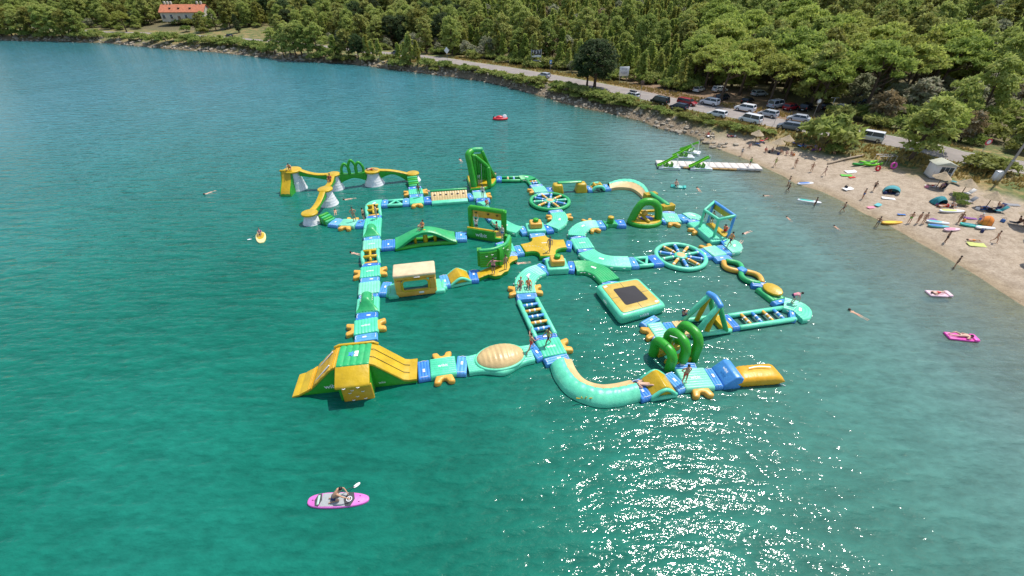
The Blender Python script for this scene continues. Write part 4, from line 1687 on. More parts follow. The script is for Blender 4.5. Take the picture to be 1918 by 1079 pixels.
# slide from the tall cone
c = Vector((*CONES[0][0], 0)) + Vector((-.45, 0, 0))
T = thing('cone_slide', 'yellow slide with green sides running down from the tall cone tower', 'slide', (c.x, c.y - 1.5, 0))
U = Vector((0, 0, 1))
for nm, w, dz, mt in (('body', 1.35, -.10, GREEN), ('slide_bed', 1.1, .02, YELLOW)):
    rings = []
    for k in range(13):
        f = k / 12
        y = c.y - .75 - 1.75 * f
        z = 2.35 * (1 - f) ** .9 * (1 - .25 * math.sin(math.pi * f)) + .12
        rib = [(-w / 2, -.02), (-w / 4, .04), (-.02, -.01), (.02, -.01), (w / 4, .04), (w / 2, -.02)]
        if nm == 'body':
            rings.append([(c.x - w / 2, y, -.05), (c.x - w / 2, y, z + dz + .22), (c.x - w / 2 + .14, y, z + dz + .22), (c.x + w / 2 - .14, y, z + dz + .22), (c.x + w / 2, y, z + dz + .22), (c.x + w / 2, y, -.05)])
        else:
            rings.append([(c.x + xx, y, z + dz + zz + .18) for xx, zz in rib])
    part(T, nm, loft(rings, nm == 'body', nm == 'body'), mt)
part(T, 'lip', tube([(c.x - .7, c.y - .7, 2.62), (c.x + .7, c.y - .7, 2.62)], .14, 9), YELLOW)
# walkway to the low cone
pa, pb, pc_, pd, pe = P(1, 756, 645), P(1, 692, 648), P(1, 572, 643), P(1, 498, 634), P(1, 440, 612)
mat_blue(pa, pb, 'blue mat beside two bathers on the cone tower walkway', 1.5)
pad(pb, pc_, 'mint pad with orange steps on the cone tower walkway', 1.5, 'LR', text=False)
mat_blue(pc_, pd, 'blue mat next to the green ramp of the low cone tower', 1.5)
stairs(pd, pe, .95, 'green ramp stairs up to the low cone tower', 1.2, 4)

# ---- green slide tower
bx = [P(9, 165, 640), P(9, 250, 945), P(9, 600, 900), P(9, 660, 870), P(9, 780, 820), P(9, 845, 720), P(9, 760, 660)]
cx0 = sum((v for v in bx), Vector()) / len(bx)
T = thing('slide_tower', 'tall green slide tower on a yellow base', 'slide tower', (cx0.x, cx0.y, 0))
part(T, 'base', slab([(p.x, p.y) for p in bx], -.08, .42, .14), GREEN)
ob = offset_ring([Vector((p.x, p.y)) for p in bx], .1)
part(T, 'base_mat', slab([(p.x, p.y) for p in ob], .40, .47, .03), YELLOW)
# the slide: a thick wedge that falls to the far side, walls left and right, columns in front
ax = Vector((.96, .28, 0)).normalized()       # width direction of the slide
sl = Vector((-.28, .96, 0)).normalized()
f0 = Vector((-5.0, 51.75, 0))


def tower_pt(u, v, z):
    return f0 + ax * u + sl * v + Vector((0, 0, z))


def column(u0, v0, u1, v1, z1, r0=.34, r1=.3, top=None):
    pts = [tower_pt(u0, v0, .3), tower_pt(u0 * .75 + u1 * .25, v0 * .75 + v1 * .25, z1 * .35), tower_pt(u0 * .3 + u1 * .7, v0 * .3 + v1 * .7, z1 * .75), tower_pt(u1, v1, z1)]
    if top:
        pts.append(tower_pt(*top))
    return tube(smooth_path(pts, 5), [r0 + (r1 - r0) * k / (5 * (len(pts) - 1)) for k in range(5 * (len(pts) - 1) + 1)], 12, flat=.9)


part(T, 'side_wall', column(.15, -.15, -.25, .6, 4.35, .42, .38, (.35, 1.1, 4.62)), GREEN)
part(T, 'side_wall', join(column(2.15, -.15, 2.1, .15, 2.6, .3, .3), column(.5, .5, .4, .6, 4.2, .3, .3),
                          tube(smooth_path([tower_pt(2.1, .15, 2.5), tower_pt(1.9, .22, 2.95), tower_pt(.6, .5, 4.15)], 5), .2, 10)), GREEN)
part(T, 'climbing_wall', loft([[tower_pt(.5, .55, 1.05), tower_pt(.5, .75, 1.05), tower_pt(.45, .95, 4.1), tower_pt(.45, .75, 4.1)], [tower_pt(1.3, .42, 1.0), tower_pt(1.3, .6, 1.0), tower_pt(1.2, .75, 3.5), tower_pt(1.2, .55, 3.5)],
                               [tower_pt(2.1, .2, .95), tower_pt(2.1, .4, .95), tower_pt(2.05, .45, 2.9), tower_pt(2.05, .25, 2.9)]]), GREEN)
for i in range(6):
    p0 = tower_pt(.7 + .22 * i, .5 - .05 * i, 1.1)
    p1 = tower_pt(.65 + .22 * i, .62 - .06 * i, 3.6 - .18 * i)
    part(T, 'wall_rib', tube([p0, p1], .1, 7), GREEN)
bed = []
for k in range(9):
    f = k / 8
    z = 4.25 * (1 - f) + .45 * f - .3 * math.sin(math.pi * f)
    bed.append([tower_pt(.2 + 2.3 * f * .9, .9 + 2.2 * f, z - .3), tower_pt(.2 + 2.3 * f * .9, .9 + 2.2 * f, z), tower_pt(1.5 + 2.1 * f * .9, .9 + 1.3 * f, z), tower_pt(1.5 + 2.1 * f * .9, .9 + 1.3 * f, z - .3)])
part(T, 'slide_bed', loft(bed), LIME)
for e in (0, 1):
    part(T, 'slide_rail', tube([tower_pt((.15, 1.6)[e] + (2.07, 1.9)[e] * k / 8, .95 + (2.2, 1.25)[e] * k / 8, 4.45 * (1 - k / 8) + .5 * k / 8 - .25 * math.sin(math.pi * k / 8)) for k in range(9)], .22, 10), GREEN)
part(T, 'top_tube', tube([tower_pt(-.15, .9, 4.55), tower_pt(.7, 1.15, 4.72), tower_pt(1.6, 1.1, 4.65)], .3, 10), vinyl('mid_green_vinyl', (0.03, 0.40, 0.13)))
part(T, 'rope', tube([tower_pt(1.25, .2, 3.2), tower_pt(1.2, .1, .5)], .02, 5), PRINT)

# ---- ladders beyond the tower, then the wheel
q0 = P(9, 850, 680)
q1 = P(9, 960, 690)
mat_blue(P(9, 835, 690), q1, 'blue mat between the slide tower and the first far ladder', 1.4)
g1 = P(2, 490, 268)
ladder(q1, g1, 'short green ladder beside the slide tower', 1.45, ('o', 'b'), vinyl('mid_green_vinyl', (0.03, 0.40, 0.13)))
g2 = P(2, 590, 282)
curve([g1, P(2, 545, 264), g2], 'green bend between the two far ladders', 1.4, vinyl('mid_green_vinyl', (0.03, 0.40, 0.13)))
g3 = P(2, 618, 318)
ladder(g2, g3, 'short green ladder above the spoked ring', 1.5, ('o', 'b'), vinyl('mid_green_vinyl', (0.03, 0.40, 0.13)))
g4, g5, g6 = P(2, 635, 340), P(2, 665, 382), P(2, 685, 402)
mat_blue(g3, g4, 'blue mat under the far green ladder')
pad(g4, g5, 'mint pad with orange toes above the far spoked ring', 1.7, 'R', text=False)
mat_blue(g5, g6, 'blue mat touching the rim of the far spoked ring', 1.6)
w1 = P(2, 733, 463, .2)
wheel(w1, 2.3, 'far spoked ring with blue and orange spokes and green rim', .15, vinyl('mid_green_vinyl', (0.03, 0.40, 0.13)))
y0, y1_ = P(2, 708, 362), P(2, 762, 360)
mat_blue(y0, y1_, 'blue mat between the far pad and the twin yellow blocks', 1.4)
# twin yellow blocks with a green bridge
ta, tb = P(2, 795, 360), P(2, 985, 350)
T = thing('block_bridge', 'green plank bridge on two yellow blocks', 'bridge', ((ta + tb) / 2).xy.to_3d())
for c in (ta, tb):
    part(T, 'block', rbox(c.x, c.y, .5, 1.5, 1.5, 1.25, .2, 3, .1, .72), YELLOW)
part(T, 'plank', tube([Vector((ta.x + .1, ta.y + .1, 1.2)), Vector((tb.x - .1, tb.y + .1, 1.2))], .28, 10, flat=.5), vinyl('mid_green_vinyl', (0.03, 0.40, 0.13)))
v0, v1 = P(2, 1030, 350), P(2, 1068, 346)
mat_blue(v0, v1, 'blue mat between the twin blocks and the green gate', 1.4)
v2, v3 = P(2, 1165, 340), P(2, 1215, 335)
T = hurdle(v1, v2, 'yellow and green hurdle gate beyond the twin blocks', 1.5, 'hurdle_gate')
mat_blue(v2, v3, 'blue mat between the hurdle gate and the far banked curve', 1.4)


def banked(inner, outer, label, ridge=.42, zr=.66, flip=False):
    """banked bend: a yellow running strip inside, a swelling mint wall outside"""
    I = smooth_path([Vector((p.x, p.y, 0)) for p in inner], 10)
    O = smooth_path([Vector((p.x, p.y, 0)) for p in outer], 10)
    n = min(len(I), len(O))
    T = thing('banked_curve', label, 'floating track', (I[n // 2] + O[n // 2]) / 2, 'banked curves')
    A, Bk = [], []
    U = Vector((0, 0, 1))
    for k in range(n):
        i, o = I[k], O[k]
        d = .035 * (1 - abs(math.sin(math.pi * k * .5)) ** .6) if k % 2 else 0
        A.append([i + U * -.08, i + (i - o).normalized() * .04 + U * .15, i + U * .36, i.lerp(o, ridge * .5) + U * .46, i.lerp(o, ridge) + U * zr])
        r_ = (zr + .06)
        f = [(ridge - .01, r_ - .05), (ridge + .07, r_ + .02), (ridge + .2, r_ + .0), (ridge + .36, r_ - .1), (.92, r_ - .32), (1.0, .18), (.99, -.08)]
        dd = .04 if k % 4 == 0 else 0
        Bk.append([i.lerp(o, min(1, a)) + U * (z - dd) for a, z in f])
    part(T, 'running_strip', loft(A, False, False), SANDY)
    part(T, 'bank', loft(Bk, False, False), MINT)
    return T


banked([P(2, 1222, 352), P(2, 1300, 342), P(2, 1390, 350), P(2, 1450, 382), P(2, 1490, 425)], [P(2, 1200, 312), P(2, 1290, 280), P(2, 1400, 278), P(2, 1500, 322), P(2, 1548, 400)], 'far banked curve with a pale orange strip and mint wall')
h0, h1 = P(2, 1518, 408), P(2, 1540, 424)
mat_blue(h0, P(2, 1535, 420), 'small blue mat at the end of the far banked curve', 1.3)
# ladder climb over to the next pad
za_, zb_ = P(2, 1545, 420, .5), P(2, 1682, 515, .5)
T = thing('crossing_beam', 'steep green beam between two yellow ribbed steps', 'balance beam', ((za_ + zb_) / 2).xy.to_3d())
part(T, 'beam', tube([Vector((za_.x, za_.y, .85)), Vector((zb_.x, zb_.y, .85))], .3, 10, flat=.8), vinyl('mid_green_vinyl', (0.03, 0.40, 0.13)))
for c in (za_, zb_):
    t = d2(za_, zb_)
    part(T, 'ribbed_step', place(join(*[rbox(.0, -.8 + .2 * k + .1, .42, .8, .2, 1.0, .07) for k in range(8)]), (c.x, c.y, 0), math.atan2(t.y, t.x)), YELLOW)
k0, k1 = P(2, 1688, 535), P(2, 1698, 556)
mat_blue(k0, k1, 'blue mat below the ribbed yellow step', 1.5)
k2 = P(2, 1735, 625)
pad(k1, k2, 'pale mint pad with orange toes beside the green dome', 1.7, 'E', mat=MINTS[1])
km = (k1 + k2) / 2
tq = perp(d2(k1, k2))
k3 = P(2, 1835, 580)
mat_blue(km + tq * .86, k3, 'blue mat between the dome pad and the far corner', 1.5)

# ---- green dome with the wrecking ball
dc = P(10, 780, 680)
T = thing('swing_dome', 'green arch dome with a hanging orange ball', 'arch obstacle', (dc.x, dc.y, 0))
part(T, 'base', slab(disc(dc.x, dc.y, 1.9, 1.35, 28, .05), -.08, .42, .16), GREEN)
part(T, 'base_mat', slab(disc(dc.x, dc.y, 1.72, 1.2, 28, .05), .4, .48, .03), YELLOW)
part(T, 'opening', slab(disc(dc.x + .25, dc.y + .15, .75, .55, 20), .47, .5, .01), DEEPBLUE)
U = Vector((0, 0, 1))
lx = Vector((dc.x - 1.55, dc.y - .1, .2))
rx = Vector((dc.x + 1.55, dc.y + .15, .2))
top = Vector((dc.x + .15, dc.y + .2, 2.45))
part(T, 'arch', tube(smooth_path([lx, lx.lerp(top, .5) + Vector((-.32, 0, .3)), top + Vector((-.55, 0, -.1)), top + Vector((.45, 0, -.1)), rx.lerp(top, .5) + Vector((.42, 0, .35)), rx], 6), .42, 12), GREEN)
part(T, 'crossbar', tube([(dc.x - .6, dc.y + .9, .95), (dc.x + 1.2, dc.y + 1.0, .95)], .16, 9), YELLOW)
part(T, 'slant_tube', tube([(dc.x - .7, dc.y + .9, 1.0), (dc.x + .2, dc.y - .9, .6)], .16, 9), YELLOW)
part(T, 'rope', tube([top + U * -.35, Vector((dc.x - .1, dc.y + .1, 1.4))], .02, 5), PRINT)
part(T, 'ball', ball((dc.x - .1, dc.y + .1, 1.1), .32, .32, .34), ORANGE)
dl, dr_ = P(10, 350, 725), P(10, 1160, 680)
u0, u1 = P(10, 205, 700), P(2, 1270, 630)
mat_blue(P(2, 1268, 628), P(2, 1345, 628), 'blue mat between the bollard beam and the green dome', 1.4)
mat_blue(dr_, P(2, 1685, 592) - Vector((.4, 0, 0)), 'blue mat between the green dome and its pale pad', 1.5)
beam(P(2, 1175, 637), P(2, 1268, 628), 'green waisted beam with a yellow capped bollard', w=.7, bollard=True)
mat_blue(P(2, 1115, 640), P(2, 1175, 637), 'blue mat between the bollard beam and the inner curve')
curve([P(2, 950, 735), P(2, 955, 700), P(2, 1000, 660), P(2, 1060, 643), P(2, 1115, 640)], 'inner mint curve rising towards the bollard beam', 1.75, steps=((.8, 1), (.8, -1)))
mat_blue(P(2, 975, 758), P(2, 950, 735), 'blue mat under the inner mint curve')
pad(P(2, 1020, 838), P(2, 970, 756), 'mint junction pad beside the yellow cross platform', 1.9, '', text=True)
mat_blue(P(2, 1030, 862), P(2, 1020, 838), 'blue mat above the long lower curve')
curve([P(2, 1030, 862), P(2, 1075, 895), P(2, 1150, 925), P(2, 1250, 942), P(2, 1378, 945)], 'long mint curve sweeping towards the near spoked ring', 1.9)
t0_, t1_ = P(2, 1440, 942), P(2, 1545, 932)
mat_blue(P(2, 1378, 945), t0_, 'blue mat between the long curve and the triangle bridge')
truss(t0_, t1_, 'mint triangle bridge beside the near spoked ring', flip=-1)
w2 = P(3, 605, 630, .2)
mat_blue(t1_, P(2, 1628, 922), 'blue mat touching the rim of the near spoked ring', 1.7)
wheel(w2, 2.3, 'near spoked ring with blue and orange spokes and mint rim', .3)
e0, e1, e2 = P(3, 770, 600), P(3, 838, 590), P(3, 945, 568)
mat_blue(e0, e1, 'blue mat between the near ring and the striped pad')
pad(e1, e2, 'pale striped pad with orange toes beside the near ring', 1.75, 'L', 9, False, MINTS[1])
em = (e1 + e2) / 2
te = perp(d2(e1, e2))
e3 = P(3, 1005, 562)
mat_blue(e2, e3, 'blue mat between the striped pad and the outer corner')
curve([e3, P(3, 1050, 555), P(3, 1055, 520), P(3, 1000, 495)], 'outer rounded mint corner below the lattice tower', 1.5, MINTS[1], 7)
# ---- lattice tower: four posts with a ring of tubes on top
hx = [P(11, 205, 530), P(11, 460, 720), P(11, 735, 735), P(11, 355, 440)]
hp0, hp1 = P(3, 735, 335), P(3, 945, 495)
mat_blue(P(3, 1000, 495), hp1, 'blue mat below the lattice tower posts', 1.5)
T = thing('lattice_tower', 'mint and blue post tower with a square top frame', 'climbing tower', ((hp0 + hp1) / 2).xy.to_3d())
part(T, 'deck', strip([Vector((hp0.x, hp0.y, 0)), Vector((hp1.x, hp1.y, 0))], 2.0, -.08, DECK, 8, False, .04), MINT)
tt = d2(hp0, hp1)
part(T, 'slide_mat', strip([Vector((hp0.x, hp0.y, 0)) + perp(tt) * 1.1 + tt * .8, Vector((hp1.x, hp1.y, 0)) + perp(tt) * 1.1 - tt * .5], .8, -.08, .56, 4, False, .03), YELLOW)
tops = [(hx[0] + Vector((.0, 0, 0)), 2.25), (hx[1], 2.35), (hx[2] + Vector((0, .2, 0)), 2.75), (hx[3], 2.55)]
tp = []
for i, (p, z) in enumerate(tops):
    tv = Vector((p.x + (.1, 0, .05, .3)[i], p.y + (.2, .1, .1, .5)[i], z))
    tp.append(tv)
    part(T, 'post', tube([Vector((p.x, p.y, .3)), Vector((p.x, p.y, 1.3)).lerp(tv, .3), tv], .14, 9), (MINT, MINT, BLUE, BLUE)[i])
for i in range(4):
    part(T, 'top_tube', tube([tp[i], tp[(i + 1) % 4]], .15, 9), (MINT, MINT, BLUE, MINT)[i])
part(T, 'hanging_panel', loft([[tp[3].lerp(tp[2], f) + Vector((0, 0, z)) for z in (-.05, -.75)] for f in (.05, .35, .65, .92)], False, False), YELLOW)
part(T, 'boarding_step', step_geo((Vector((hp0.x, hp0.y, 0)).lerp(Vector((hp1.x, hp1.y, 0)), .35)) - perp(tt) * .98, -perp(tt), .9), ORANGE)
mat_blue(hp0, P(3, 715, 312), 'blue mat above the lattice tower deck', 1.5)
curve([P(3, 715, 312), P(3, 725, 292), P(3, 695, 282), P(3, 655, 288)], 'small rounded mint corner above the lattice tower', 1.5, MINTS[1], 6)
# ---- chain of half rings to the yellow disc
n0, n1, n2, n3 = em - te * .88, P(3, 985, 655), P(3, 1285, 838), P(3, 1300, 880)
mat_blue(n0, n1, 'blue mat between the striped pad and the chain of half rings')
T = thing('chain_ring', 'orange and green chain of half rings with a blue knot', 'floating ring', ((n1 + n2) / 2).xy.to_3d())
t = d2(n1, n2)
q = perp(t)
L = (n2 - n1).length
A0 = Vector((n1.x, n1.y, .24))
for i, (f0_, f1_, sgn, mt) in enumerate(((.0, .46, -1, ORANGE), (.0, .46, 1, vinyl('mid_green_vinyl', (0.03, 0.40, 0.13))), (.5, 1, 1, ORANGE), (.5, 1, -1, vinyl('mid_green_vinyl', (0.03, 0.40, 0.13))))):
    pts = [A0 + t * L * (f0_ + (f1_ - f0_) * k / 8) + q * sgn * (.18 + .62 * math.sin(math.pi * k / 8)) for k in range(9)]
    part(T, 'half_ring', tube(pts, .24, 10), mt)
m = A0 + t * L * .48
part(T, 'knot', rbox(m.x, m.y, .3, .75, .75, .5, .14, 3, math.atan2(t.y, t.x)), BLUE)
mat_blue(n2, n3, 'blue mat between the half rings and the tilted yellow disc')
n4, n5 = P(3, 1440, 985), P(3, 1480, 1015)
T = thing('disc_tilt', 'small green module with a tilted yellow disc', 'balance disc', ((n3 + n4) / 2).xy.to_3d())
part(T, 'base', strip([Vector((n3.x, n3.y, 0)), Vector((n4.x, n4.y, 0))], 1.3, -.08, .4, 4, False, .03), vinyl('mid_green_vinyl', (0.03, 0.40, 0.13)))
m = (n3 + n4) / 2
part(T, 'disc', place(slab(disc(0, 0, .88, .58, 12), -.1, .1, .07), (m.x + .1, m.y + .1, .66), math.atan2(t.y, t.x), R(14)), YELLOW)
mat_blue(n4, n5, 'blue mat where a bather in pink bends over')
l0, l1 = P(7, 1325, 262), P(7, 900, 325)
curve([n5, P(7, 1395, 225), P(7, 1400, 265), P(7, 1372, 272)], 'outer rounded mint corner at the end of the long ladder', 1.7, ribs=7)
mat_blue(P(7, 1372, 272), l0, 'blue mat between the outer corner and the long ladder', 1.7)
ladder(l0, l1, 'long mint ladder with slanted orange and blue rungs', 1.75, ('b', 'o', 'b', 'o'))
mat_blue(l1, P(7, 838, 335), 'blue mat between the long ladder and the climbing A frame')
# ---- climbing A frame
a0, a1 = P(7, 838, 335), P(7, 445, 388)
T = thing('climbing_frame', 'mint A frame climber with a blue top tube and yellow legs', 'climbing frame', ((a0 + a1) / 2).xy.to_3d())
t = d2(a1, a0)
q = perp(t)
L = (a0 - a1).length
A1 = Vector((a1.x, a1.y, 0))
U = Vector((0, 0, 1))
for f0_, f1_ in ((0, .24), (.82, 1)):
    part(T, 'end_mat', strip([A1 + t * L * f0_, A1 + t * L * f1_], 1.6, -.08, .42, 5, True, .03), SANDY if f0_ == 0 else YELLOW)
for k in (-1, 1):
    part(T, 'base_tube', tube([A1 + q * k * .85 + U * .22 + t * L * .2, A1 + q * k * .85 + U * .22 + t * L * .95], .2, 10), MINT)
    ap = A1 + t * L * .58 + q * k * .62 + U * 2.75
    part(T, 'leg', tube([A1 + t * L * .25 + q * k * .85 + U * .3, ap], .21, 10), MINT)
    part(T, 'leg', tube([A1 + t * L * .86 + q * k * .85 + U * .3, ap], .19, 10), vinyl('mid_green_vinyl', (0.03, 0.40, 0.13)))
    part(T, 'yellow_leg', tube([A1 + t * L * .5 + q * k * .7 + U * .3, ap + U * -.1], .19, 10), YELLOW)
ap = A1 + t * L * .58
part(T, 'top_tube', tube(smooth_path([ap + q * .8 + U * 2.75, ap + U * 2.95, ap - q * .8 + U * 2.75], 5), .22, 10), BLUE)
b0, b1 = P(7, 368, 395), P(7, 250, 412)
mat_blue(a1, b0, 'blue mat between the A frame and the trampoline pad')
pad(b1, b0, 'mint lettered pad with orange toes in front of the trampoline', 1.75, 'S')
bm_ = (b0 + b1) / 2
tb_ = perp(d2(b1, b0))
mat_blue(bm_ + tb_ * .88, P(7, 215, 310), 'blue mat on the near edge of the trampoline')
a2 = P(7, 345, 510)
mat_blue(bm_ - tb_ * .88, a2, 'blue mat above the row of green arches')
# ---- row of green arches on a yellow base
a3 = P(7, 500, 648)
T = thing('arch_row', 'three green looped arches on a yellow base', 'arch obstacle', ((a2 + a3) / 2).xy.to_3d())
t = d2(a2, a3)
q = perp(t)
for f0_, f1_ in ((0, .35), (.62, 1)):
    A2 = Vector((a2.x, a2.y, 0)).lerp(Vector((a3.x, a3.y, 0)), f0_)
    A3 = Vector((a2.x, a2.y, 0)).lerp(Vector((a3.x, a3.y, 0)), f1_)
    part(T, 'base', strip([A2, A3], 1.9, -.08, .4, 5, True, .03), YELLOW)
A2 = Vector((a2.x, a2.y, 0))
A3 = Vector((a3.x, a3.y, 0))
for off, hh in ((1.1, 1.5), (0.0, 1.95), (-1.1, 2.15)):
    sd = -q * off
    p0, p1 = A2.lerp(A3, .12) + sd, A2.lerp(A3, .95) + sd
    g = Vector((0, 0, 1))
    part(T, 'arch', tube(smooth_path([p0 - g * .1, p0 + g * hh * .4, p0 + g * hh * .75, p0.lerp(p1, .2) + g * hh, p0.lerp(p1, .75) + g * hh, p1 + g * hh * .72, p1 + g * hh * .35, p1 - g * .1], 5), .34, 12), GREEN)
part(T, 'rope', tube([A2.lerp(A3, .6) + q * 1.05 + Vector((0, 0, 1.95)), A2.lerp(A3, .6) + Vector((0, 0, 1.85)), A2.lerp(A3, .6) - q * 1.1 + Vector((0, 0, 2.6))], .03, 5), PRINT)
f0p = P(7, 520, 700)
mat_blue(a3, f0p, 'blue mat between the green arches and the bather in red trunks', 1.6)
f1p, f2p = P(7, 470, 790), P(7, 690, 775)
fm = P(7, 590, 775)
tf = d2(f1p, f2p)
pad(fm - tf * 1.0, fm + tf * 1.0, 'mint striped pad with an orange step where a bather stands', 1.75, 'R', 8)
g0, g1 = fm - tf * 1.0, P(7, 400, 812)
mat_blue(g1, g0, 'blue mat between the standing bather pad and the yellow ramp')
g2 = P(7, 212, 842)
roof_hump(g2, g1, 'yellow ridge ramp beside the bather lying on blue', 1.05)
g3 = P(7, 125, 870)
mat_blue(g3, g2, 'blue mat on which a bather lies back')
h0, h1 = fm + tf * 1.0, P(7, 770, 762)
mat_blue(h0, h1, 'blue mat between the bather pad and the blue jump ramp')
# ---- jump ramp and blob
h2 = P(7, 880, 750)
T = thing('jump_ramp', 'blue wedge jump ramp beside the orange air bag', 'ramp', ((h1 + h2) / 2).xy.to_3d())
L = (h2 - h1).length
t = d2(h1, h2)
part(T, 'wedge', place(prism([(-L / 2, -.06), (L / 2 + .2, -.06), (L / 2 + .22, .85), (L / 2 - .1, 1.08), (L * .1, 1.06), (-L / 2, .4)], 1.7, .07), ((h1 + h2) / 2).xy.to_3d(), math.atan2(t.y, t.x)), BLUE)
m = Vector((h1.x, h1.y, .95)).lerp(Vector((h2.x, h2.y, .95)), .35)
lettering(T, 'wibit', .26, m + Vector((0, 0, .02)), perp(t) * -1, Vector((t.x, t.y, .8)))
bl = [P(7, 880, 690, .6), P(7, 1190, 665, .6), P(7, 1300, 790, .6), P(7, 930, 815, .6)]
bc = sum(bl, Vector()) / 4
T = thing('air_bag', 'large orange air pillow at the tip of the water park', 'air pillow', (bc.x, bc.y, 0))
rings = []
ny, nx = 16, 26
for i in range(nx + 1):
    f = i / nx
    r_ = []
    for k in range(ny):
        a = 2 * math.pi * k / ny
        g = .5 + .5 * math.copysign(abs(math.cos(a)) ** .42, math.cos(a))
        p = bl[0].lerp(bl[1], f).lerp(bl[3].lerp(bl[2], f), g)
        e = (1 - abs(2 * f - 1) ** 8)
        pin = .02 * math.sin(f * 60 + k)
        r_.append((p.x, p.y, .36 + (.38 * e + .07) * math.copysign(abs(math.sin(a)) ** .8, math.sin(a)) + pin * (abs(math.cos(a)) > .6)))
    rings.append(r_)
part(T, 'pillow', loft(rings), vinyl('hot_orange_vinyl', (0.70, 0.36, 0.008)))
part(T, 'stripe', loft([[bl[0].lerp(bl[1], f).lerp(bl[3].lerp(bl[2], f), .42 - .1 * math.sin(math.pi * (f - .2) / .6) + d) + Vector((0, 0, .36)) for d in (0, .05)] for f in [.28 + .5 * k / 10 for k in range(11)]], False, False), PRINT)
part(T, 'rope', tube([P(7, 1230, 815, .2), P(7, 1290, 840, .03)], .025, 5), PRINT)

# ---- near banked curve, pad, ladder, curve
ii = [P(6, x, y, .36) for x, y in ((757, 692), (790, 765), (850, 830), (950, 862), (1055, 855), (1155, 832))]
oo = [P(6, x, y, .1) for x, y in ((612, 745), (650, 840), (745, 945), (920, 1012), (1080, 1008), (1225, 972))]
T = banked(ii, oo, 'near banked curve with a yellow strip and fat mint wall', .40, .72)
oo_m = P(6, 840, 975, .3)
for k in range(4):
    a = R(30 + 40 * k)
    part(T, 'splash_mark', tube([oo_m + Vector((-.25 + .16 * k, .1, .1)), oo_m + Vector((-.5 + .33 * k, -.1 + .2 * math.sin(a), .28))], .035, 6), YELLOW)
p0, p1 = P(6, 672, 705), P(6, 648, 662)
mat_blue(p0, p1, 'blue mat at the top of the near banked curve', 1.75)
p2 = P(6, 594, 552)
pad(p1, p2, 'mint pad with orange toes where a bather walks', 1.75, 'R', 7)
pm = (p1 + p2) / 2
tp_ = perp(d2(p1, p2))
p3 = P(6, 580, 518)
mat_blue(p2, p3, 'blue mat below the near ladder', 1.7)
p4 = P(6, 462, 282)
ladder(p3, p4, 'near ladder with orange and blue rungs between mint rails', 1.85, ('b', 'o', 'b', 'o', 'b'))
p5 = P(6, 452, 243)
mat_blue(p4, p5, 'blue mat above the near ladder', 1.7)
p6 = P(6, 440, 190)
pad(p5, p6, 'mint pad with four orange toes where two bathers sit', 1.7, 'LR', 7, False)
curve([p6, P(6, 448, 150), P(6, 490, 105), P(6, 550, 82)], 'mint curve behind the two sitting bathers', 1.75)
# ---- pyramids
for (cx, cy), lab, y0_, s in (((Vector((2.42, 40.7, 0))), 0, 0, 0),) if False else ():
    pass


def pyramid(c, rz, label, s=1.0):
    T = thing('pyramid_block', label, 'climbing block', (c.x, c.y, 0), 'stacked climbing blocks')
    part(T, 'base_block', rbox(c.x, c.y, .28, 2.0 * s, 1.9 * s, .72, .16, 3, rz), MINT)
    part(T, 'middle_block', rbox(c.x, c.y, .92, 1.35 * s, 1.2 * s, .62, .15, 3, rz, .93), ORANGE)
    part(T, 'top_knob', slab(disc(c.x, c.y, .3, .3, 14), 1.2, 1.55, .08), GREEN)
    return T


pyr1 = Vector((2.5, 40.55, 0))
pyr2 = Vector((4.15, 33.3, 0))
pyramid(pyr1, .12, 'mint and orange stacked block beside the far curve', 1.0)
pyramid(pyr2, .1, 'mint and orange stacked block beside the green curve', 1.0)
mat_blue(P(6, 550, 82), pyr2 + Vector((-.95, -.05, 0)), 'blue mat between the lower stacked block and the mint curve')
r0 = P(6, 783, 62)
mat_blue(pyr2 + Vector((.98, .05, 0)), r0, 'blue mat between the lower stacked block and the green curve')
r1 = P(6, 1022, 160)
curve([r0, P(6, 860, 62), P(6, 950, 95), r1], 'dark green curve leading to the trampoline', 1.85, vinyl('mid_green_vinyl', (0.03, 0.40, 0.13)))
r2 = P(6, 1030, 190)
mat_blue(r1, r2, 'blue mat on the far edge of the trampoline', 1.7)
mat_blue(pyr1 + Vector((-.95, -.1, 0)), P(2, 490, 690), 'blue mat between the upper stacked block and the mint arm')
curve([P(2, 490, 690), P(2, 420, 670), P(2, 340, 630), P(1, 1790, 620)], 'mint arm curving behind the lettered ring wall', 1.6)
mat_blue(pyr1 + Vector((.95, .1, 0)), P(2, 748, 665), 'blue mat between the upper stacked block and the far curve')
cv = [P(2, 748, 665), P(2, 800, 630), P(2, 815, 585), P(2, 795, 550)]
curve(cv, 'mint curve with orange toes below the far spoked ring', 1.7, steps=((.75, 1), (.75, -1)))
mat_blue(cv[-1], P(2, 775, 525), 'blue mat between the far ring and the curve below it', 1.6)
# ---- yellow cross platform
arms = [(P(2, 640, 745), .0), (P(2, 862, 803), 0), (P(2, 722, 905), 0), (P(2, 512, 842), 0)]
cc = P(2, 690, 812)
order = sorted([a[0] for a in arms], key=lambda v: math.atan2(v.y - cc.y, v.x - cc.x))
out = []
for i, a in enumerate(order):
    nx_ = order[(i + 1) % 4]
    ta_ = d2(cc, a)
    qa = perp(ta_)
    tb2 = d2(cc, nx_)
    qb = perp(tb2)
    s0_, s1_ = a - qa * .85, a + qa * .85
    out += [s0_, s1_]
    e0_, e1_ = a + qa * .85, nx_ - qb * .85
    ctrl = cc + (ta_ + tb2) * .68
    for k in range(1, 8):
        f = k / 8
        out.append(e0_ * (1 - f) ** 2 + ctrl * 2 * f * (1 - f) + e1_ * f * f)
T = thing('cross_platform', 'yellow four armed platform at the middle of the park', 'floating platform', (cc.x, cc.y, 0))
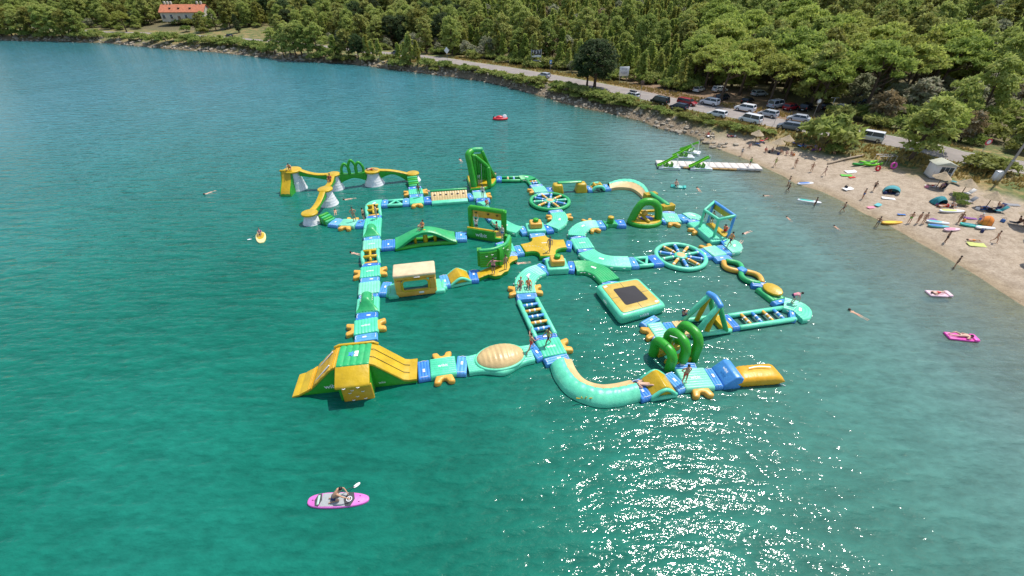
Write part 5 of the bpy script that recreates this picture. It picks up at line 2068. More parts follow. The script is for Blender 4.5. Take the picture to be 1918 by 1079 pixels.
part(T, 'body', slab([(p.x, p.y) for p in out], -.08, .44, .12), GREEN)
oi_ = offset_ring([Vector((p.x, p.y)) for p in out], .07)
part(T, 'top_mat', slab([(p.x, p.y) for p in oi_], .42, .49, .03), YELLOW)
pa_ = smooth_path([P(2, 520, 828, .5), P(2, 590, 822, .5), P(2, 660, 835, .5), P(2, 715, 880, .5)], 6)
for i in range(0, len(pa_) - 2, 2):
    part(T, 'stitch_mark', tube([pa_[i], pa_[i].lerp(pa_[i + 1], .8)], .02, 5), PRINT)
lettering(T, 'wibit', .3, Vector((cc.x, cc.y + .3, .495)), (1, .1, 0), (-.1, 1, 0))
mat_blue(arms[0][0], pyr1 + Vector((.1, -.95, 0)), 'blue mat between the cross platform and the upper stacked block')
mat_blue(arms[1][0], P(2, 915, 808), 'blue mat between the cross platform and the lettered junction pad')
mat_blue(arms[2][0], pyr2 + Vector((-.35, .95, 0)), 'blue mat between the cross platform and the lower stacked block', 1.3)
mat_blue(P(2, 455, 850), arms[3][0], 'blue mat between the cross platform and the wall junction')
# ---- junction between the two green walls
j0, j1 = P(8, 650, 500), P(8, 700, 625)
pad(j0, j1, 'mint pad between the two green curved walls', 1.6, '', text=False)
mat_blue(P(8, 620, 468), j0, 'blue mat at the end of the lettered ring wall', 1.6)
mat_blue(j1, P(8, 770, 690), 'blue mat above the second green curved wall', 1.4)
# ---- first green wall: a trough with a ring frame, lettered
wl = smooth_path([P(8, 120, 420, 0), P(8, 300, 450, 0), P(8, 480, 480, 0), P(8, 600, 500, 0)], 8)
back = [p + Vector((.35, 1.55, 0)) for p in wl]
wm = wl[len(wl) // 2]
T = thing('ring_wall', 'green ring wall with an orange banner lettered in white', 'climbing wall', (wm.x, wm.y + .7, 0))
U = Vector((0, 0, 1))
n = len(wl)
fr_ = []
for i, p in enumerate(wl[:int(n * .78)]):
    hh = 1.05
    o = Vector((0, 1, 0))
    fr_.append([p + U * -.08, p + Vector((0, -.06, .5)), p + U * hh, p + Vector((.05, .12, hh + .05)), p + Vector((.1, .3, hh - .05)), p + Vector((.15, .4, -.08))])
part(T, 'front_wall', loft(fr_), GREEN)
part(T, 'front_rim', tube([p + Vector((.06, .15, 1.08)) for p in wl[:int(n * .78)]], .11, 9), YELLOW)
part(T, 'floor', loft([[p + Vector((.1, .2, z)), q_ + Vector((0, 0, z))] for p, q_, z in [(wl[i], back[i], .42) for i in range(n)]], False, False), YELLOW)
part(T, 'hull', loft([[p + U * -.08, p + U * .41, q_ + U * .41, q_ + U * -.08] for p, q_ in zip(wl, back)]), GREEN)
part(T, 'post', tube([back[0] + U * .2, back[0] + Vector((-.05, -.1, 1.4)), back[0] + Vector((-.02, -.2, 2.75))], .27, 10), GREEN)
part(T, 'post', loft([[back[-1] + Vector((x, y, z)) for x, y in ((-.3, -.35), (.25, -.35), (.25, .35), (-.3, .35))] for z in (.2, 1.2, 2.3, 2.75)]), GREEN)
part(T, 'top_tube', tube([p + Vector((0, -.2, 2.8)) for p in back], .26, 10), GREEN)
part(T, 'banner', loft([[p + Vector((0, -.2, 2.6)), p + Vector((0, -.14, 1.75))] for p in back], False, False), ORANGE)
for i in (4, 11, 17):
    p = back[i] + Vector((0, -.27, 2.2))
    for a in range(3):
        part(T, 'paw_mark', tube([p, p + Vector((.18 * math.cos(R(50 + 40 * a)), 0, .2 * math.sin(R(50 + 40 * a))))], .03, 5), DARK)
k = int(n * .38)
pp = wl[k] + Vector((0, -.085, .55))
lettering(T, 'wibit', .62, pp, d2(wl[k - 1], wl[k + 1]), U)
mat_blue(P(4, 1042, 100), P(4, 1150, 95), 'blue mat between the arched bridge and the lettered ring wall')
# ---- second green wall
wb = [P(8, 300, 950, .3), P(8, 350, 940, .3), P(8, 420, 905, .3), P(8, 540, 860, .3), P(8, 640, 850, .3), P(8, 720, 780, .3), P(8, 745, 690, .3)]
wp = smooth_path([P(8, 305, 880, .3), P(8, 450, 868, .3), P(8, 570, 835, .3), P(8, 680, 770, .3), P(8, 722, 660, .3)], 6)
wm = wp[len(wp) // 2]
T = thing('traverse_wall', 'green curved climbing wall on a scalloped yellow base', 'climbing wall', (wm.x, wm.y - .5, 0))
bo = [P(8, x, y, .4) for x, y in ((265, 930), (285, 1005), (330, 985), (420, 950), (520, 975), (600, 960), (650, 915), (700, 900), (725, 850), (720, 800), (760, 765), (840, 730), (830, 690), (760, 690), (700, 720), (600, 800), (420, 860))]
part(T, 'base', slab([(p.x, p.y) for p in bo], -.08, .36, .1), GREEN)
ob = offset_ring([Vector((p.x, p.y)) for p in reversed(bo)], .05)
part(T, 'base_mat', slab([(p.x, p.y) for p in ob], .34, .41, .03), YELLOW)
rings = []
for i, p in enumerate(wp):
    tt = d2(wp[max(0, i - 1)], wp[min(len(wp) - 1, i + 1)])
    q = perp(tt)
    rg = []
    hh = 1.6
    nb = 6
    for k in range(nb * 3 + 1):
        z = .3 + hh * k / (nb * 3)
        rg.append(p - q * (.2 + .05 * abs(math.sin(math.pi * nb * k / (nb * 3)))) + U * z)
    rg.append(p + U * (hh + .42))
    for k in range(4):
        rg.append(p + q * .22 + U * (.3 + hh * (1 - k / 3)))
    rings.append(rg)
part(T, 'wall', loft(rings), GREEN)
for i, off in ((0, 0), (len(wp) // 2, 1), (len(wp) - 1, 2)):
    p = wp[i]
    tt = d2(wp[max(0, i - 1)], wp[min(len(wp) - 1, i + 1)])
    q = perp(tt)
    sg = (1, -1, 1)[off]
    pts = [p + U * .3, p + U * 2.6, p + q * sg * .62 + U * 2.75, p + q * sg * .62 + U * .3]
    part(T, 'fin', loft([[p + tt * s * .2 + q * sg * a + U * z for a, z in ((0, .3), (0, 1.95), (.35, 2.1), (.5, 1.95), (.5, .3))] for s in (-1, 1)]), GREEN)
part(T, 'top_tube', tube([p + U * 1.98 for p in wp], .17, 9), vinyl('mid_green_vinyl', (0.03, 0.40, 0.13)))
for i, z in ((4, 1.2), (7, 1.3), (9, .9), (14, 1.6), (17, 1.2)):
    tt = d2(wp[i - 1], wp[i + 1])
    p = wp[i] - perp(tt) * .25 + U * (z + .3)
    part(T, 'grip', tube([p - tt * .1, p - perp(tt) * .1, p + tt * .1], .03, 5), PRINT)
# ---- arched bridge with yellow pillars
a, b = P(4, 492, 165), P(4, 1040, 103)
mat_blue(P(4, 363, 178), a, 'blue mat between the column and the arched bridge', 1.7)
a, b = Vector((a.x, a.y, 0)), Vector((b.x, b.y, 0))
T = thing('arch_bridge', 'green arched bridge with yellow pillars and a bather on top', 'bridge', (a + b) / 2)
t = d2(a, b)
q = perp(t)
L = (b - a).length
tops, rl, rr = [], [], []
for i in range(25):
    f = i / 24
    z = .42 + 1.2 * math.sin(math.pi * f) ** 1.35
    w = 2.15 - 1.05 * math.sin(math.pi * f) ** 1.2
    th = .42
    p = a + t * L * f
    lo = max(-.08, z - th) if .1 < f < .9 else -.08
    tops.append([p - q * w / 2 + U * lo, p - q * (w / 2 + .05) + U * (z - .12), p - q * (w / 2 - .1) + U * z, p + U * (z - .03), p + q * (w / 2 - .1) + U * z, p + q * (w / 2 + .05) + U * (z - .12), p + q * w / 2 + U * lo])
part(T, 'arch_deck', loft(tops), vinyl('mid_green_vinyl', (0.03, 0.40, 0.13)))
for k in (-1, 1):
    part(T, 'base_tube', tube(smooth_path([a + q * k * .9 + U * .15, a + t * L * .5 + q * k * .6 + U * .12, b + q * k * .9 + U * .15], 8), .22, 10), GREEN)
for f, w in ((.33, .14), (.5, .24), (.66, .16)):
    p = a + t * L * f
    part(T, 'pillar', tube([p - q * .25 + U * .1, p - q * .2 + U * (.3 + 1.2 * math.sin(math.pi * f) ** 1.3)], w, 10), YELLOW)
lab = a + t * L * .18 + U * .95
# ---- tunnel house
mat_blue(P(4, 352, 575), P(4, 440, 575), 'blue mat between the column and the tunnel house', 1.75)
hb = [Vector((-9.75, 28.82, 0)), Vector((-6.42, 29.48, 0))]
t = d2(hb[0], hb[1])
q = perp(t)
hc = (hb[0] + hb[1]) / 2 + q * .88
rz = math.atan2(t.y, t.x)
T = thing('tunnel_house', 'yellow tunnel house with a wide window on a mint raft', 'tunnel house', (hc.x, hc.y, 0))
part(T, 'raft', join(place(tube([(-2.35, -.55, .12), (-2.35, .55, .12)], .3, 10), hc, rz), place(tube([(2.3, -.55, .12), (2.3, .55, .12)], .3, 10), hc, rz),
                     place(rbox(-1.95, 0, .1, .9, 1.9, .5, .15), hc, rz), place(rbox(1.95, 0, .1, .9, 1.9, .5, .15), hc, rz)), MINT)
W_, D_, H_ = 3.4, 1.78, 2.0
for s, nm in ((-1, 'front_wall'), (1, 'back_wall')):
    y = s * (D_ / 2 - .12)
    g = join(*([rbox(0, y, .34, W_, .26, .62, .09)] if s < 0 else []), rbox(0, y, H_ - .08, W_, .26, .42, .09), rbox(-W_ / 2 + .28, y, 1.1, .56, .26, 1.1, .09), rbox(W_ / 2 - .28, y, 1.1, .56, .26, 1.1, .09))
    part(T, nm, place(g, hc, rz), ORANGE)
part(T, 'window_rim', place(tube([(-1.0, -D_ / 2 - .02, .64), (1.0, -D_ / 2 - .02, .64), (1.08, -D_ / 2 - .02, .75), (1.1, -D_ / 2 - .02, 1.45), (.85, -D_ / 2 - .02, 1.7), (-.85, -D_ / 2 - .02, 1.7), (-1.1, -D_ / 2 - .02, 1.45), (-1.08, -D_ / 2 - .02, .75)], .09, 8, closed=True), hc, rz), YELLOW)
for s in (-1, 1):
    part(T, 'end_wall', place(rbox(s * (W_ / 2 - .14), 0, 1.05, .28, D_ - .1, 1.9, .1), hc, rz), ORANGE)
part(T, 'roof', place(rbox(0, 0, H_ + .12, W_ + .1, D_ + .12, .3, .13, 3), hc, rz), vinyl('pale_roof_vinyl', (0.70, 0.54, 0.33)))
for dx in (.2,):
    p = hc + t * .2 - q * (D_ / 2 + .015) + U * 1.85
    part(T, 'label_patch', place(rbox(.2, -D_ / 2 + .02, H_ - .02, .5, .3, .02, .005, 1), hc, rz), PRINT)
part(T, 'label_patch', place(rbox(.4, -D_ / 2 - .02, .36, .42, .02, .2, .005, 1), hc, rz), PRINT)
e0, e1 = P(4, 905, 512), P(4, 985, 498)
mat_blue(e0, e1, 'blue mat between the tunnel house and the yellow ridge', 1.7)
e2 = P(4, 1165, 460)
roof_hump(e1, e2, 'yellow ridge ramp between the tunnel house and green wall', .95, 1.7)
e3 = P(4, 1260, 455)
mat_blue(e2, e3, 'dark blue mat between the yellow ridge and the green wall', 1.7)
# ---- trampoline
tc_ = [P(6, 920, 200, .7), P(6, 1205, 150, .7), P(6, 1398, 335, .7), P(6, 1090, 420, .7)]
mc = sum(tc_, Vector()) / 4
T = thing('trampoline', 'square floating trampoline with a dark mesh bed', 'trampoline', (mc.x, mc.y, 0))


def quad_ring(cs, f, n=8):
    """rounded square outline between four corners, pulled in by f"""
    c = sum(cs, Vector()) / 4
    k = [c + (p - c) * f for p in cs]
    o = []
    for i in range(4):
        p, pr, nx_ = k[i], k[i - 1], k[(i + 1) % 4]
        a_ = p.lerp(pr, .09)
        b_ = p.lerp(nx_, .09)
        for j in range(5):
            u = j / 4
            o.append(a_ * (1 - u) ** 2 + p * 2 * u * (1 - u) + b_ * u * u)
    return o


rings = [[(p.x, p.y, z) for p in quad_ring(tc_, f)] for f, z in ((.93, -.1), (.99, .1), (1.01, .4), (1.0, .66), (.95, .82), (.86, .86), (.80, .84))]
part(T, 'raft', loft(rings), MINT)
R1, R0 = quad_ring(tc_, .84), quad_ring(tc_, .50)
part(T, 'safety_mat', loft([[(p.x, p.y, z) for p in quad_ring(tc_, f)] for f, z in ((.845, .84), (.84, .90), (.82, .915), (.51, .905), (.50, .87))], True, False), vinyl('ochre_mat_vinyl', (0.54, 0.37, 0.06)))
part(T, 'jump_bed', slab([(p.x, p.y) for p in quad_ring(tc_, .505)], .84, .88, .01), BLACKNET)
for i in range(4):
    m0 = mc.lerp(tc_[i].lerp(tc_[(i + 1) % 4], .5), .505)
    m1_ = mc.lerp(tc_[i].lerp(tc_[(i + 1) % 4], .5), .83)
    part(T, 'seam', tube([(m0.x, m0.y, .915), (m1_.x, m1_.y, .915)], .015, 4), STRAP)
for i in (0, 2):
    m0 = mc.lerp(tc_[i], .72)
    part(T, 'label_patch', rbox(m0.x, m0.y, .92, .34, .2, .012, .004, 1, .5), PRINT)
fp = tc_[3].lerp(tc_[2], .5)
lettering(T, 'wibit', .42, Vector((fp.x, fp.y - .03, .5)) + (fp - mc).normalized() * .09, d2(tc_[3], tc_[2]), U)
fp = tc_[0].lerp(tc_[3], .45)
lettering(T, 'wibit', .3, Vector((fp.x, fp.y, .5)) + (fp - mc).normalized() * .1, d2(tc_[0], tc_[3]), U)
# ---- tilted disc module between the two lettered pads
d0, d1 = P(5, 1790, 470), P(6, 490, 640)
d0, d1 = Vector((d0.x, d0.y, 0)), Vector((d1.x, d1.y, 0))
T = thing('egg_dome', 'mint track with a big ribbed yellow half egg', 'balance dome', (d0 + d1) / 2)
t = d2(d0, d1)
q = perp(t)
L = (d1 - d0).length
PP = [d0.lerp(d1, i / 16) for i in range(17)]
ws = [1.55 + 1.15 * math.exp(-((i / 16 - .5) / .22) ** 2) for i in range(17)]
part(T, 'raft', strip(PP, ws, -.08, .42, 8, False, .03), MINT)
m = (d0 + d1) / 2
ctr = m + Vector((.02, .05, 0))
rings = []
nr = 10
for i in range(nr * 4 + 1):
    f = -1 + 2 * i / (nr * 4)
    ww = math.sqrt(max(0.0, 1 - f * f * .995))
    rib = .05 * (1 - abs(math.sin(math.pi * nr * (f + 1) / 2)) ** .6)
    rg = []
    for k in range(13):
        a = math.pi * k / 12
        rg.append(ctr + t * (f * 1.72) + q * (math.cos(a) * 1.16 * ww) + U * (.38 + (math.sin(a) * .72 - rib * math.sin(a)) * ww))
    rings.append(rg)
part(T, 'dome', loft(rings, False, False), SANDY)
part(T, 'dome_rim', tube([ctr + t * (1.74 * math.cos(2 * math.pi * k / 32)) + q * (1.19 * math.sin(2 * math.pi * k / 32)) + U * .42 for k in range(32)], .1, 8, closed=True), MINT)
x0, x1 = P(6, 490, 640), pm + tp_ * .88
mat_blue(x0, x1, 'blue mat beside the bather in red swim shorts', 1.6)
x2, x3 = P(5, 1680, 470), P(5, 1425, 508)
mat_blue(x2, d0, 'blue mat between the half egg and the two step pad', 1.65)
pad(x3, x2, 'mint pad with orange steps on both sides near the slide', 1.65, 'LR', 8)
x4 = P(5, 1305, 528)
mat_blue(x4, x3, 'blue mat at the foot of the big yellow slide', 1.65)
# ---- the big slide tower in front
E1 = Vector((-14.35, 19.05, 0))
E2 = Vector((x4.x, x4.y, 0))
t = d2(E1, E2)
q = perp(t)
L = (E2 - E1).length
ctr = (E1 + E2) / 2
rz = math.atan2(t.y, t.x)
T = thing('big_slide', 'big green and yellow slide tower at the corner of the park', 'slide tower', (ctr.x, ctr.y, 0))
u0 = (Vector((-11.2, 19.8, 0)) - ctr).dot(t)
u1 = (Vector((-9.2, 20.0, 0)) - ctr).dot(t)
HT = 2.25
lo, hi = -L / 2, L / 2
WB = 1.9
oy = .12


def bigp(prof, w, y, bev=.07):
    return place(prism(prof, w, bev), ctr + q * y, rz)


part(T, 'left_side', bigp([(lo + .1, -.1), (u0, -.1), (u0, HT - .12), (u0 - .35, HT - .25), (lo + 1.3, .5), (lo + .9, .25), (lo + .1, .0)], WB - .1, oy), GREEN)
part(T, 'right_side', bigp([(u1, -.1), (hi - .05, -.1), (hi - .05, .3), (hi - .7, .32), (u1 + .3, HT - .3), (u1, HT - .1)], WB - .1, oy), GREEN)
part(T, 'tower_block', bigp([(u0 - .02, -.1), (u1 + .02, -.1), (u1 + .02, HT - .05), (u0 - .02, HT - .05)], WB, oy), GREEN)


def ribbon(pts, w, y, th=.14, ribs=0, rib_d=.05):
    """a thick sheet following a side profile"""
    rings = []
    dense = []
    for i in range(len(pts) - 1):
        n_ = 10
        for k in range(n_):
            f = k / n_
            dense.append((pts[i][0] + (pts[i + 1][0] - pts[i][0]) * f, pts[i][1] + (pts[i + 1][1] - pts[i][1]) * f))
    dense.append(pts[-1])
    m_ = len(dense) - 1
    for i, (x, z) in enumerate(dense):
        dz = -rib_d * (1 - abs(math.sin(math.pi * ribs * i / m_)) ** .6) if ribs else 0
        c = ctr + t * x + q * y
        rings.append([c - q * w / 2 + U * (z - th), c - q * (w / 2 + .03) + U * (z - th / 2), c - q * w / 2 + U * (z + dz), c + U * (z + dz + .01), c + q * w / 2 + U * (z + dz), c + q * (w / 2 + .03) + U * (z - th / 2), c + q * w / 2 + U * (z - th)])
    return loft(rings)


part(T, 'step_slope', ribbon([(u0, HT + .1), (u0 - .35, HT - .02), (lo + 1.35, .72), (lo + 1.0, .5)], WB + .04, oy, .2, 9, .1), vinyl('stair_yellow_vinyl', (0.60, 0.34, 0.014)))
part(T, 'exit_mat', ribbon([(lo + 1.02, .5), (lo + .45, .2), (lo, .08)], WB + .04, oy, .16, 2, .02), YELLOW)
for k in (-.32, .32):
    pts = [ctr + t * x + q * (oy + k * WB) + U * (z + .05) for x, z in ((u0 - .5, HT - .15), (lo + 1.5, .75))]
    part(T, 'guide_stripe', tube(pts, .045, 6), PRINT)
part(T, 'slide_bed', ribbon([(u1, HT + .05), (u1 + .3, HT - .1), (hi - .85, .5), (hi - .55, .42), (hi - .02, .42)], WB, oy, .18), YELLOW)
for k in (-.18, .18):
    pts = [ctr + t * x + q * (oy + k * WB) + U * (z + .03) for x, z in ((u1 - .3, HT + .06), (u1 + .2, HT + .02), (hi - .9, .55), (hi - .5, .44))]
    part(T, 'rope', tube(pts, .018, 5), DARK)
part(T, 'deck', place(strip([Vector((u0, 0, 0)), Vector((u1, 0, 0))], WB - .02, HT - .1, HT + .12, 5, True, .05), ctr + q * oy, rz), vinyl('mid_green_vinyl', (0.03, 0.40, 0.13)))
part(T, 'back_rim', place(tube([(u0 - .4, WB / 2 + .02, HT - .05), (u0 - .1, WB / 2 + .02, HT + .1), (u1 + .1, WB / 2 + .02, HT + .1), (u1 + .35, WB / 2 + .02, HT - .1)], .1, 8), ctr + q * oy, rz), YELLOW)
part(T, 'connector_lip', place(rbox((u0 + u1) / 2 + .2, WB / 2 + .3, .3, 1.7, .7, .6, .1), ctr + q * oy, rz), YELLOW)
# the front drop: sloping shelf, then a recessed face down to the water
uw = u1 - u0 + .1
uc = (u0 + u1) / 2 - .02


def front(prof, w, dx=0.0, bev=.07):
    """profile in the plane across the tower: (distance towards the viewer, height)"""
    g = prism(prof, w, bev)
    return place([(v[1], -v[0], v[2]) for v in g[0]], ctr + q * (oy - WB / 2) + t * (uc + dx), rz) if False else place(([(v[1], -v[0], v[2]) for v in g[0]], [tuple(reversed(f)) for f in g[1]]), ctr + q * (oy - WB / 2) + t * (uc + dx), rz)


part(T, 'drop_side', front([(-.1, -.1), (.78, -.1), (.7, 1.25), (1.0, 1.35), (.98, 1.5), (-.1, HT - .12)], uw - .06, 0), GREEN)
part(T, 'drop_shelf', front([(-.02, HT + .06), (-.02, HT - .1), (.98, 1.36), (1.14, 1.4), (1.12, 1.58), (1.0, 1.68)], uw, 0), YELLOW)
part(T, 'drop_face', front([(.66, -.1), (.90, -.1), (.84, .2), (.80, 1.3), (.66, 1.3)], uw - .2, .12), vinyl('stair_yellow_vinyl', (0.60, 0.34, 0.014)))
for dx, y, z in ((-.5, 1.17, 1.5), (.35, 1.17, 1.5), (-.1, 1.0, 1.1), (-.3, .93, .8), (.5, .93, .85), (.1, .95, .45), (-.2, .95, .15), (.55, .95, .2)):
    c = ctr + q * (oy - WB / 2 - y) + t * (uc + dx) + U * z
    part(T, 'handle', tube([c - t * .09, c - q * .06 + U * .02, c + t * .09], .025, 5), PRINT)
c = ctr + q * (oy - WB / 2 + .0 - .0) + t * (u0 - .55) + U * .62
lettering(T, 'wibit', .5, ctr + q * (oy - WB / 2 + .04) + t * (u0 - .62) + U * .55, t, U)
c = ctr + q * oy + t * (uc + .15) + U * (HT + .13)
part(T, 'badge', rbox(c.x, c.y, c.z, .26, .5, .012, .004, 1, rz), PRINT)
part(T, 'badge_star', place(slab([(.28 * math.cos(k * math.pi / 5) * (1 if k % 2 == 0 else .45), .28 * math.sin(k * math.pi / 5) * (1 if k % 2 == 0 else .45)) for k in range(10)], 0, .012, .004), c - t * .3 + U * -.005, rz), BLUE)
lettering(T, 'wibit', .22, ctr + q * (oy - WB / 2 + .04) + t * (u1 + .5) + U * .4, t, U)

# ================================================================ PEOPLE
def skin_mesh(name, verts, edges, radii, root, sub=1):
    me = bpy.data.meshes.new(name + '_source')
    me.from_pydata([tuple(v) for v in verts], edges, [])
    o = bpy.data.objects.new(name + '_source', me)
    C.objects.link(o)
    m = o.modifiers.new('skin', 'SKIN')
    m.use_smooth_shade = True
    sk = me.skin_vertices[0].data
    for i, r in enumerate(radii):
        sk[i].radius = r if hasattr(r, '__len__') else (r, r)
        sk[i].use_root = (i == root)
    s = o.modifiers.new('sub', 'SUBSURF')
    s.levels = sub
    s.render_levels = sub
    dg = bpy.context.evaluated_depsgraph_get()
    out = bpy.data.meshes.new_from_object(o.evaluated_get(dg))
    out.name = name
    bpy.data.objects.remove(o)
    bpy.data.meshes.remove(me)
    return out


def posed(**kw):
    """joint positions of a figure 1.72 m tall facing +Y, feet at z = 0"""
    J = dict(pelvis=(0, 0, .93), waist=(0, .01, 1.08), chest=(0, .01, 1.28), neck=(0, 0, 1.45), chin=(0, .02, 1.53), skull=(0, .03, 1.61), crown=(0, .01, 1.68),
             shl=(-.17, 0, 1.39), ell=(-.24, -.02, 1.12), wrl=(-.25, .05, .88), shr=(.17, 0, 1.39), elr=(.24, -.02, 1.12), wrr=(.25, .05, .88),
             hil=(-.09, 0, .89), knl=(-.10, .03, .49), anl=(-.10, -.02, .08), tol=(-.11, .15, .035), hir=(.09, 0, .89), knr=(.10, .03, .49), anr=(.10, -.02, .08), tor=(.11, .15, .035))
    J.update(kw)
    return {k: Vector(v) for k, v in J.items()}


def shift(J, keys, d):
    for k in keys:
        J[k] = J[k] + Vector(d)
    return J


UP = ('waist', 'chest', 'neck', 'chin', 'skull', 'crown', 'shl', 'ell', 'wrl', 'shr', 'elr', 'wrr')


def sit_pose(lean=0.0):
    J = posed(knl=(-.13, .40, .48), anl=(-.12, .52, .10), tol=(-.13, .66, .05), knr=(.13, .40, .48), anr=(.12, .52, .10), tor=(.13, .66, .05))
    for k in ('pelvis', 'hil', 'hir') + UP:
        J[k] = J[k] + Vector((0, 0, -.79))
    for k in UP:
        h = J[k].z - .14
        J[k] = J[k] + Vector((0, -h * .28 * (1 - lean), 0))
    J['ell'], J['wrl'] = Vector((-.27, .0, .38)), Vector((-.22, .25, .44))
    J['elr'], J['wrr'] = Vector((.27, .0, .38)), Vector((.22, .25, .44))
    return J


def lie_pose():
    J = posed()
    out = {}
    for k, v in J.items():
        out[k] = Vector((v.x, v.z - .9, .13 - v.y * .6))
    out['ell'], out['wrl'] = Vector((-.34, .2, .1)), Vector((-.3, .45, .08))
    out['elr'], out['wrr'] = Vector((.34, .2, .1)), Vector((.3, .45, .08))
    out['skull'].z = .16
    out['knl'] = Vector((-.14, -.42, .30))
    out['anl'] = Vector((-.13, -.72, .08))
    out['tol'] = Vector((-.13, -.86, .1))
    return out


def swim_pose():
    J = lie_pose()
    for k in ('knl', 'anl', 'tol'):
        J[k] = J[k[:2] + 'r'] * 1.0
        J[k].x = -J[k].x
    J['chin'] = Vector((0, .63, .16))
    J['skull'] = Vector((0, .70, .21))
    J['crown'] = Vector((0, .75, .26))
    J['ell'], J['wrl'] = Vector((-.34, .62, .08)), Vector((-.26, .88, .06))
    J['elr'], J['wrr'] = Vector((.42, .36, .06)), Vector((.52, .12, .04))
    for k in J:
        J[k].z -= .14
    return J


def kneel_pose():
    J = posed(knl=(-.14, .22, .08), anl=(-.13, -.2, .07), tol=(-.13, -.36, .04), knr=(.14, .22, .08), anr=(.13, -.2, .07), tor=(.13, -.36, .04))
    for k in ('pelvis', 'hil', 'hir') + UP:
        J[k] = J[k] + Vector((0, -.1, -.62))
    for k in UP:
        h = J[k].z - .31
        J[k] = J[k] + Vector((0, h * .75, -h * .18))
    J['ell'], J['wrl'] = Vector((-.28, .5, .45)), Vector((-.12, .62, .25))
    J['elr'], J['wrr'] = Vector((.28, .5, .5)), Vector((.3, .7, .35))
    return J


def bend_pose():
    J = posed(knl=(-.11, .12, .46), knr=(.11, .12, .46))
    for k in UP:
        h = J[k].z - .93
        J[k] = Vector((J[k].x, J[k].y + h * .85, .93 + h * .35))
    for k in ('pelvis', 'hil', 'hir') + UP:
        J[k] = J[k] + Vector((0, -.16, -.06))
    J['ell'], J['wrl'] = Vector((-.2, .38, .72)), Vector((-.18, .42, .45))
    J['elr'], J['wrr'] = Vector((.2, .38, .72)), Vector((.18, .42, .45))
    return J


POSES = {
    'stand': posed(wrl=(-.28, .02, .87), wrr=(.27, .03, .87)),
    'akimbo': posed(ell=(-.36, -.08, 1.15), wrl=(-.18, .03, 1.0), elr=(.36, -.08, 1.15), wrr=(.18, .03, 1.0), anl=(-.16, 0, .08), knl=(-.14, .02, .49), tol=(-.19, .14, .035)),
    'walk': posed(knl=(-.09, .22, .50), anl=(-.09, .28, .10), tol=(-.09, .44, .05), knr=(.09, -.06, .48), anr=(.09, -.32, .14), tor=(.09, -.22, .04), ell=(-.23, -.16, 1.15), wrl=(-.24, -.05, .92), elr=(.23, .12, 1.14), wrr=(.22, .28, .98)),
    'reach': posed(ell=(-.24, .12, 1.62), wrl=(-.18, .2, 1.84), elr=(.24, .12, 1.62), wrr=(.2, .2, 1.84)),
    'arms_out': posed(ell=(-.43, .0, 1.38), wrl=(-.66, .06, 1.42), elr=(.38, -.02, 1.2), wrr=(.5, .05, 1.0)),
    'lunge': posed(knl=(-.2, .3, .55), anl=(-.22, .34, .1), tol=(-.22, .5, .05), knr=(.2, -.25, .5), anr=(.25, -.55, .12), tor=(.25, -.44, .04), ell=(-.4, .12, 1.5), wrl=(-.45, .25, 1.7), elr=(.35, .1, 1.2), wrr=(.4, .3, 1.3)),
    'sit': sit_pose(), 'lie': lie_pose(), 'swim': swim_pose(), 'kneel': kneel_pose(), 'bend': bend_pose(),
}
RAD = dict(pelvis=(.155, .105), waist=(.135, .095), chest=(.165, .11), neck=.058, chin=.075, skull=(.082, .095), crown=.062, shl=.062, ell=.043, wrl=.031, shr=.062, elr=.043, wrr=.031,
           hil=.085, knl=.058, anl=.04, tol=.028, hir=.085, knr=.058, anr=.04, tor=.028)
BONES = [('pelvis', 'waist'), ('waist', 'chest'), ('chest', 'neck'), ('neck', 'chin'), ('chin', 'skull'), ('skull', 'crown'), ('chest', 'shl'), ('shl', 'ell'), ('ell', 'wrl'), ('chest', 'shr'), ('shr', 'elr'), ('elr', 'wrr'),
         ('pelvis', 'hil'), ('hil', 'knl'), ('knl', 'anl'), ('anl', 'tol'), ('pelvis', 'hir'), ('hir', 'knr'), ('knr', 'anr'), ('anr', 'tor')]
BODY = {}


def chain_mesh(name, J, keys, bones, grow, root):
    idx = {k: i for i, k in enumerate(keys)}
    rr = []
    for k in keys:
        base = k.split('#')[0]
        r = RAD[base]
        rr.append(tuple(x * grow for x in r) if hasattr(r, '__len__') else r * grow)
    return skin_mesh(name, [J[k] for k in keys], [(idx[a], idx[b]) for a, b in bones], rr, idx[root])


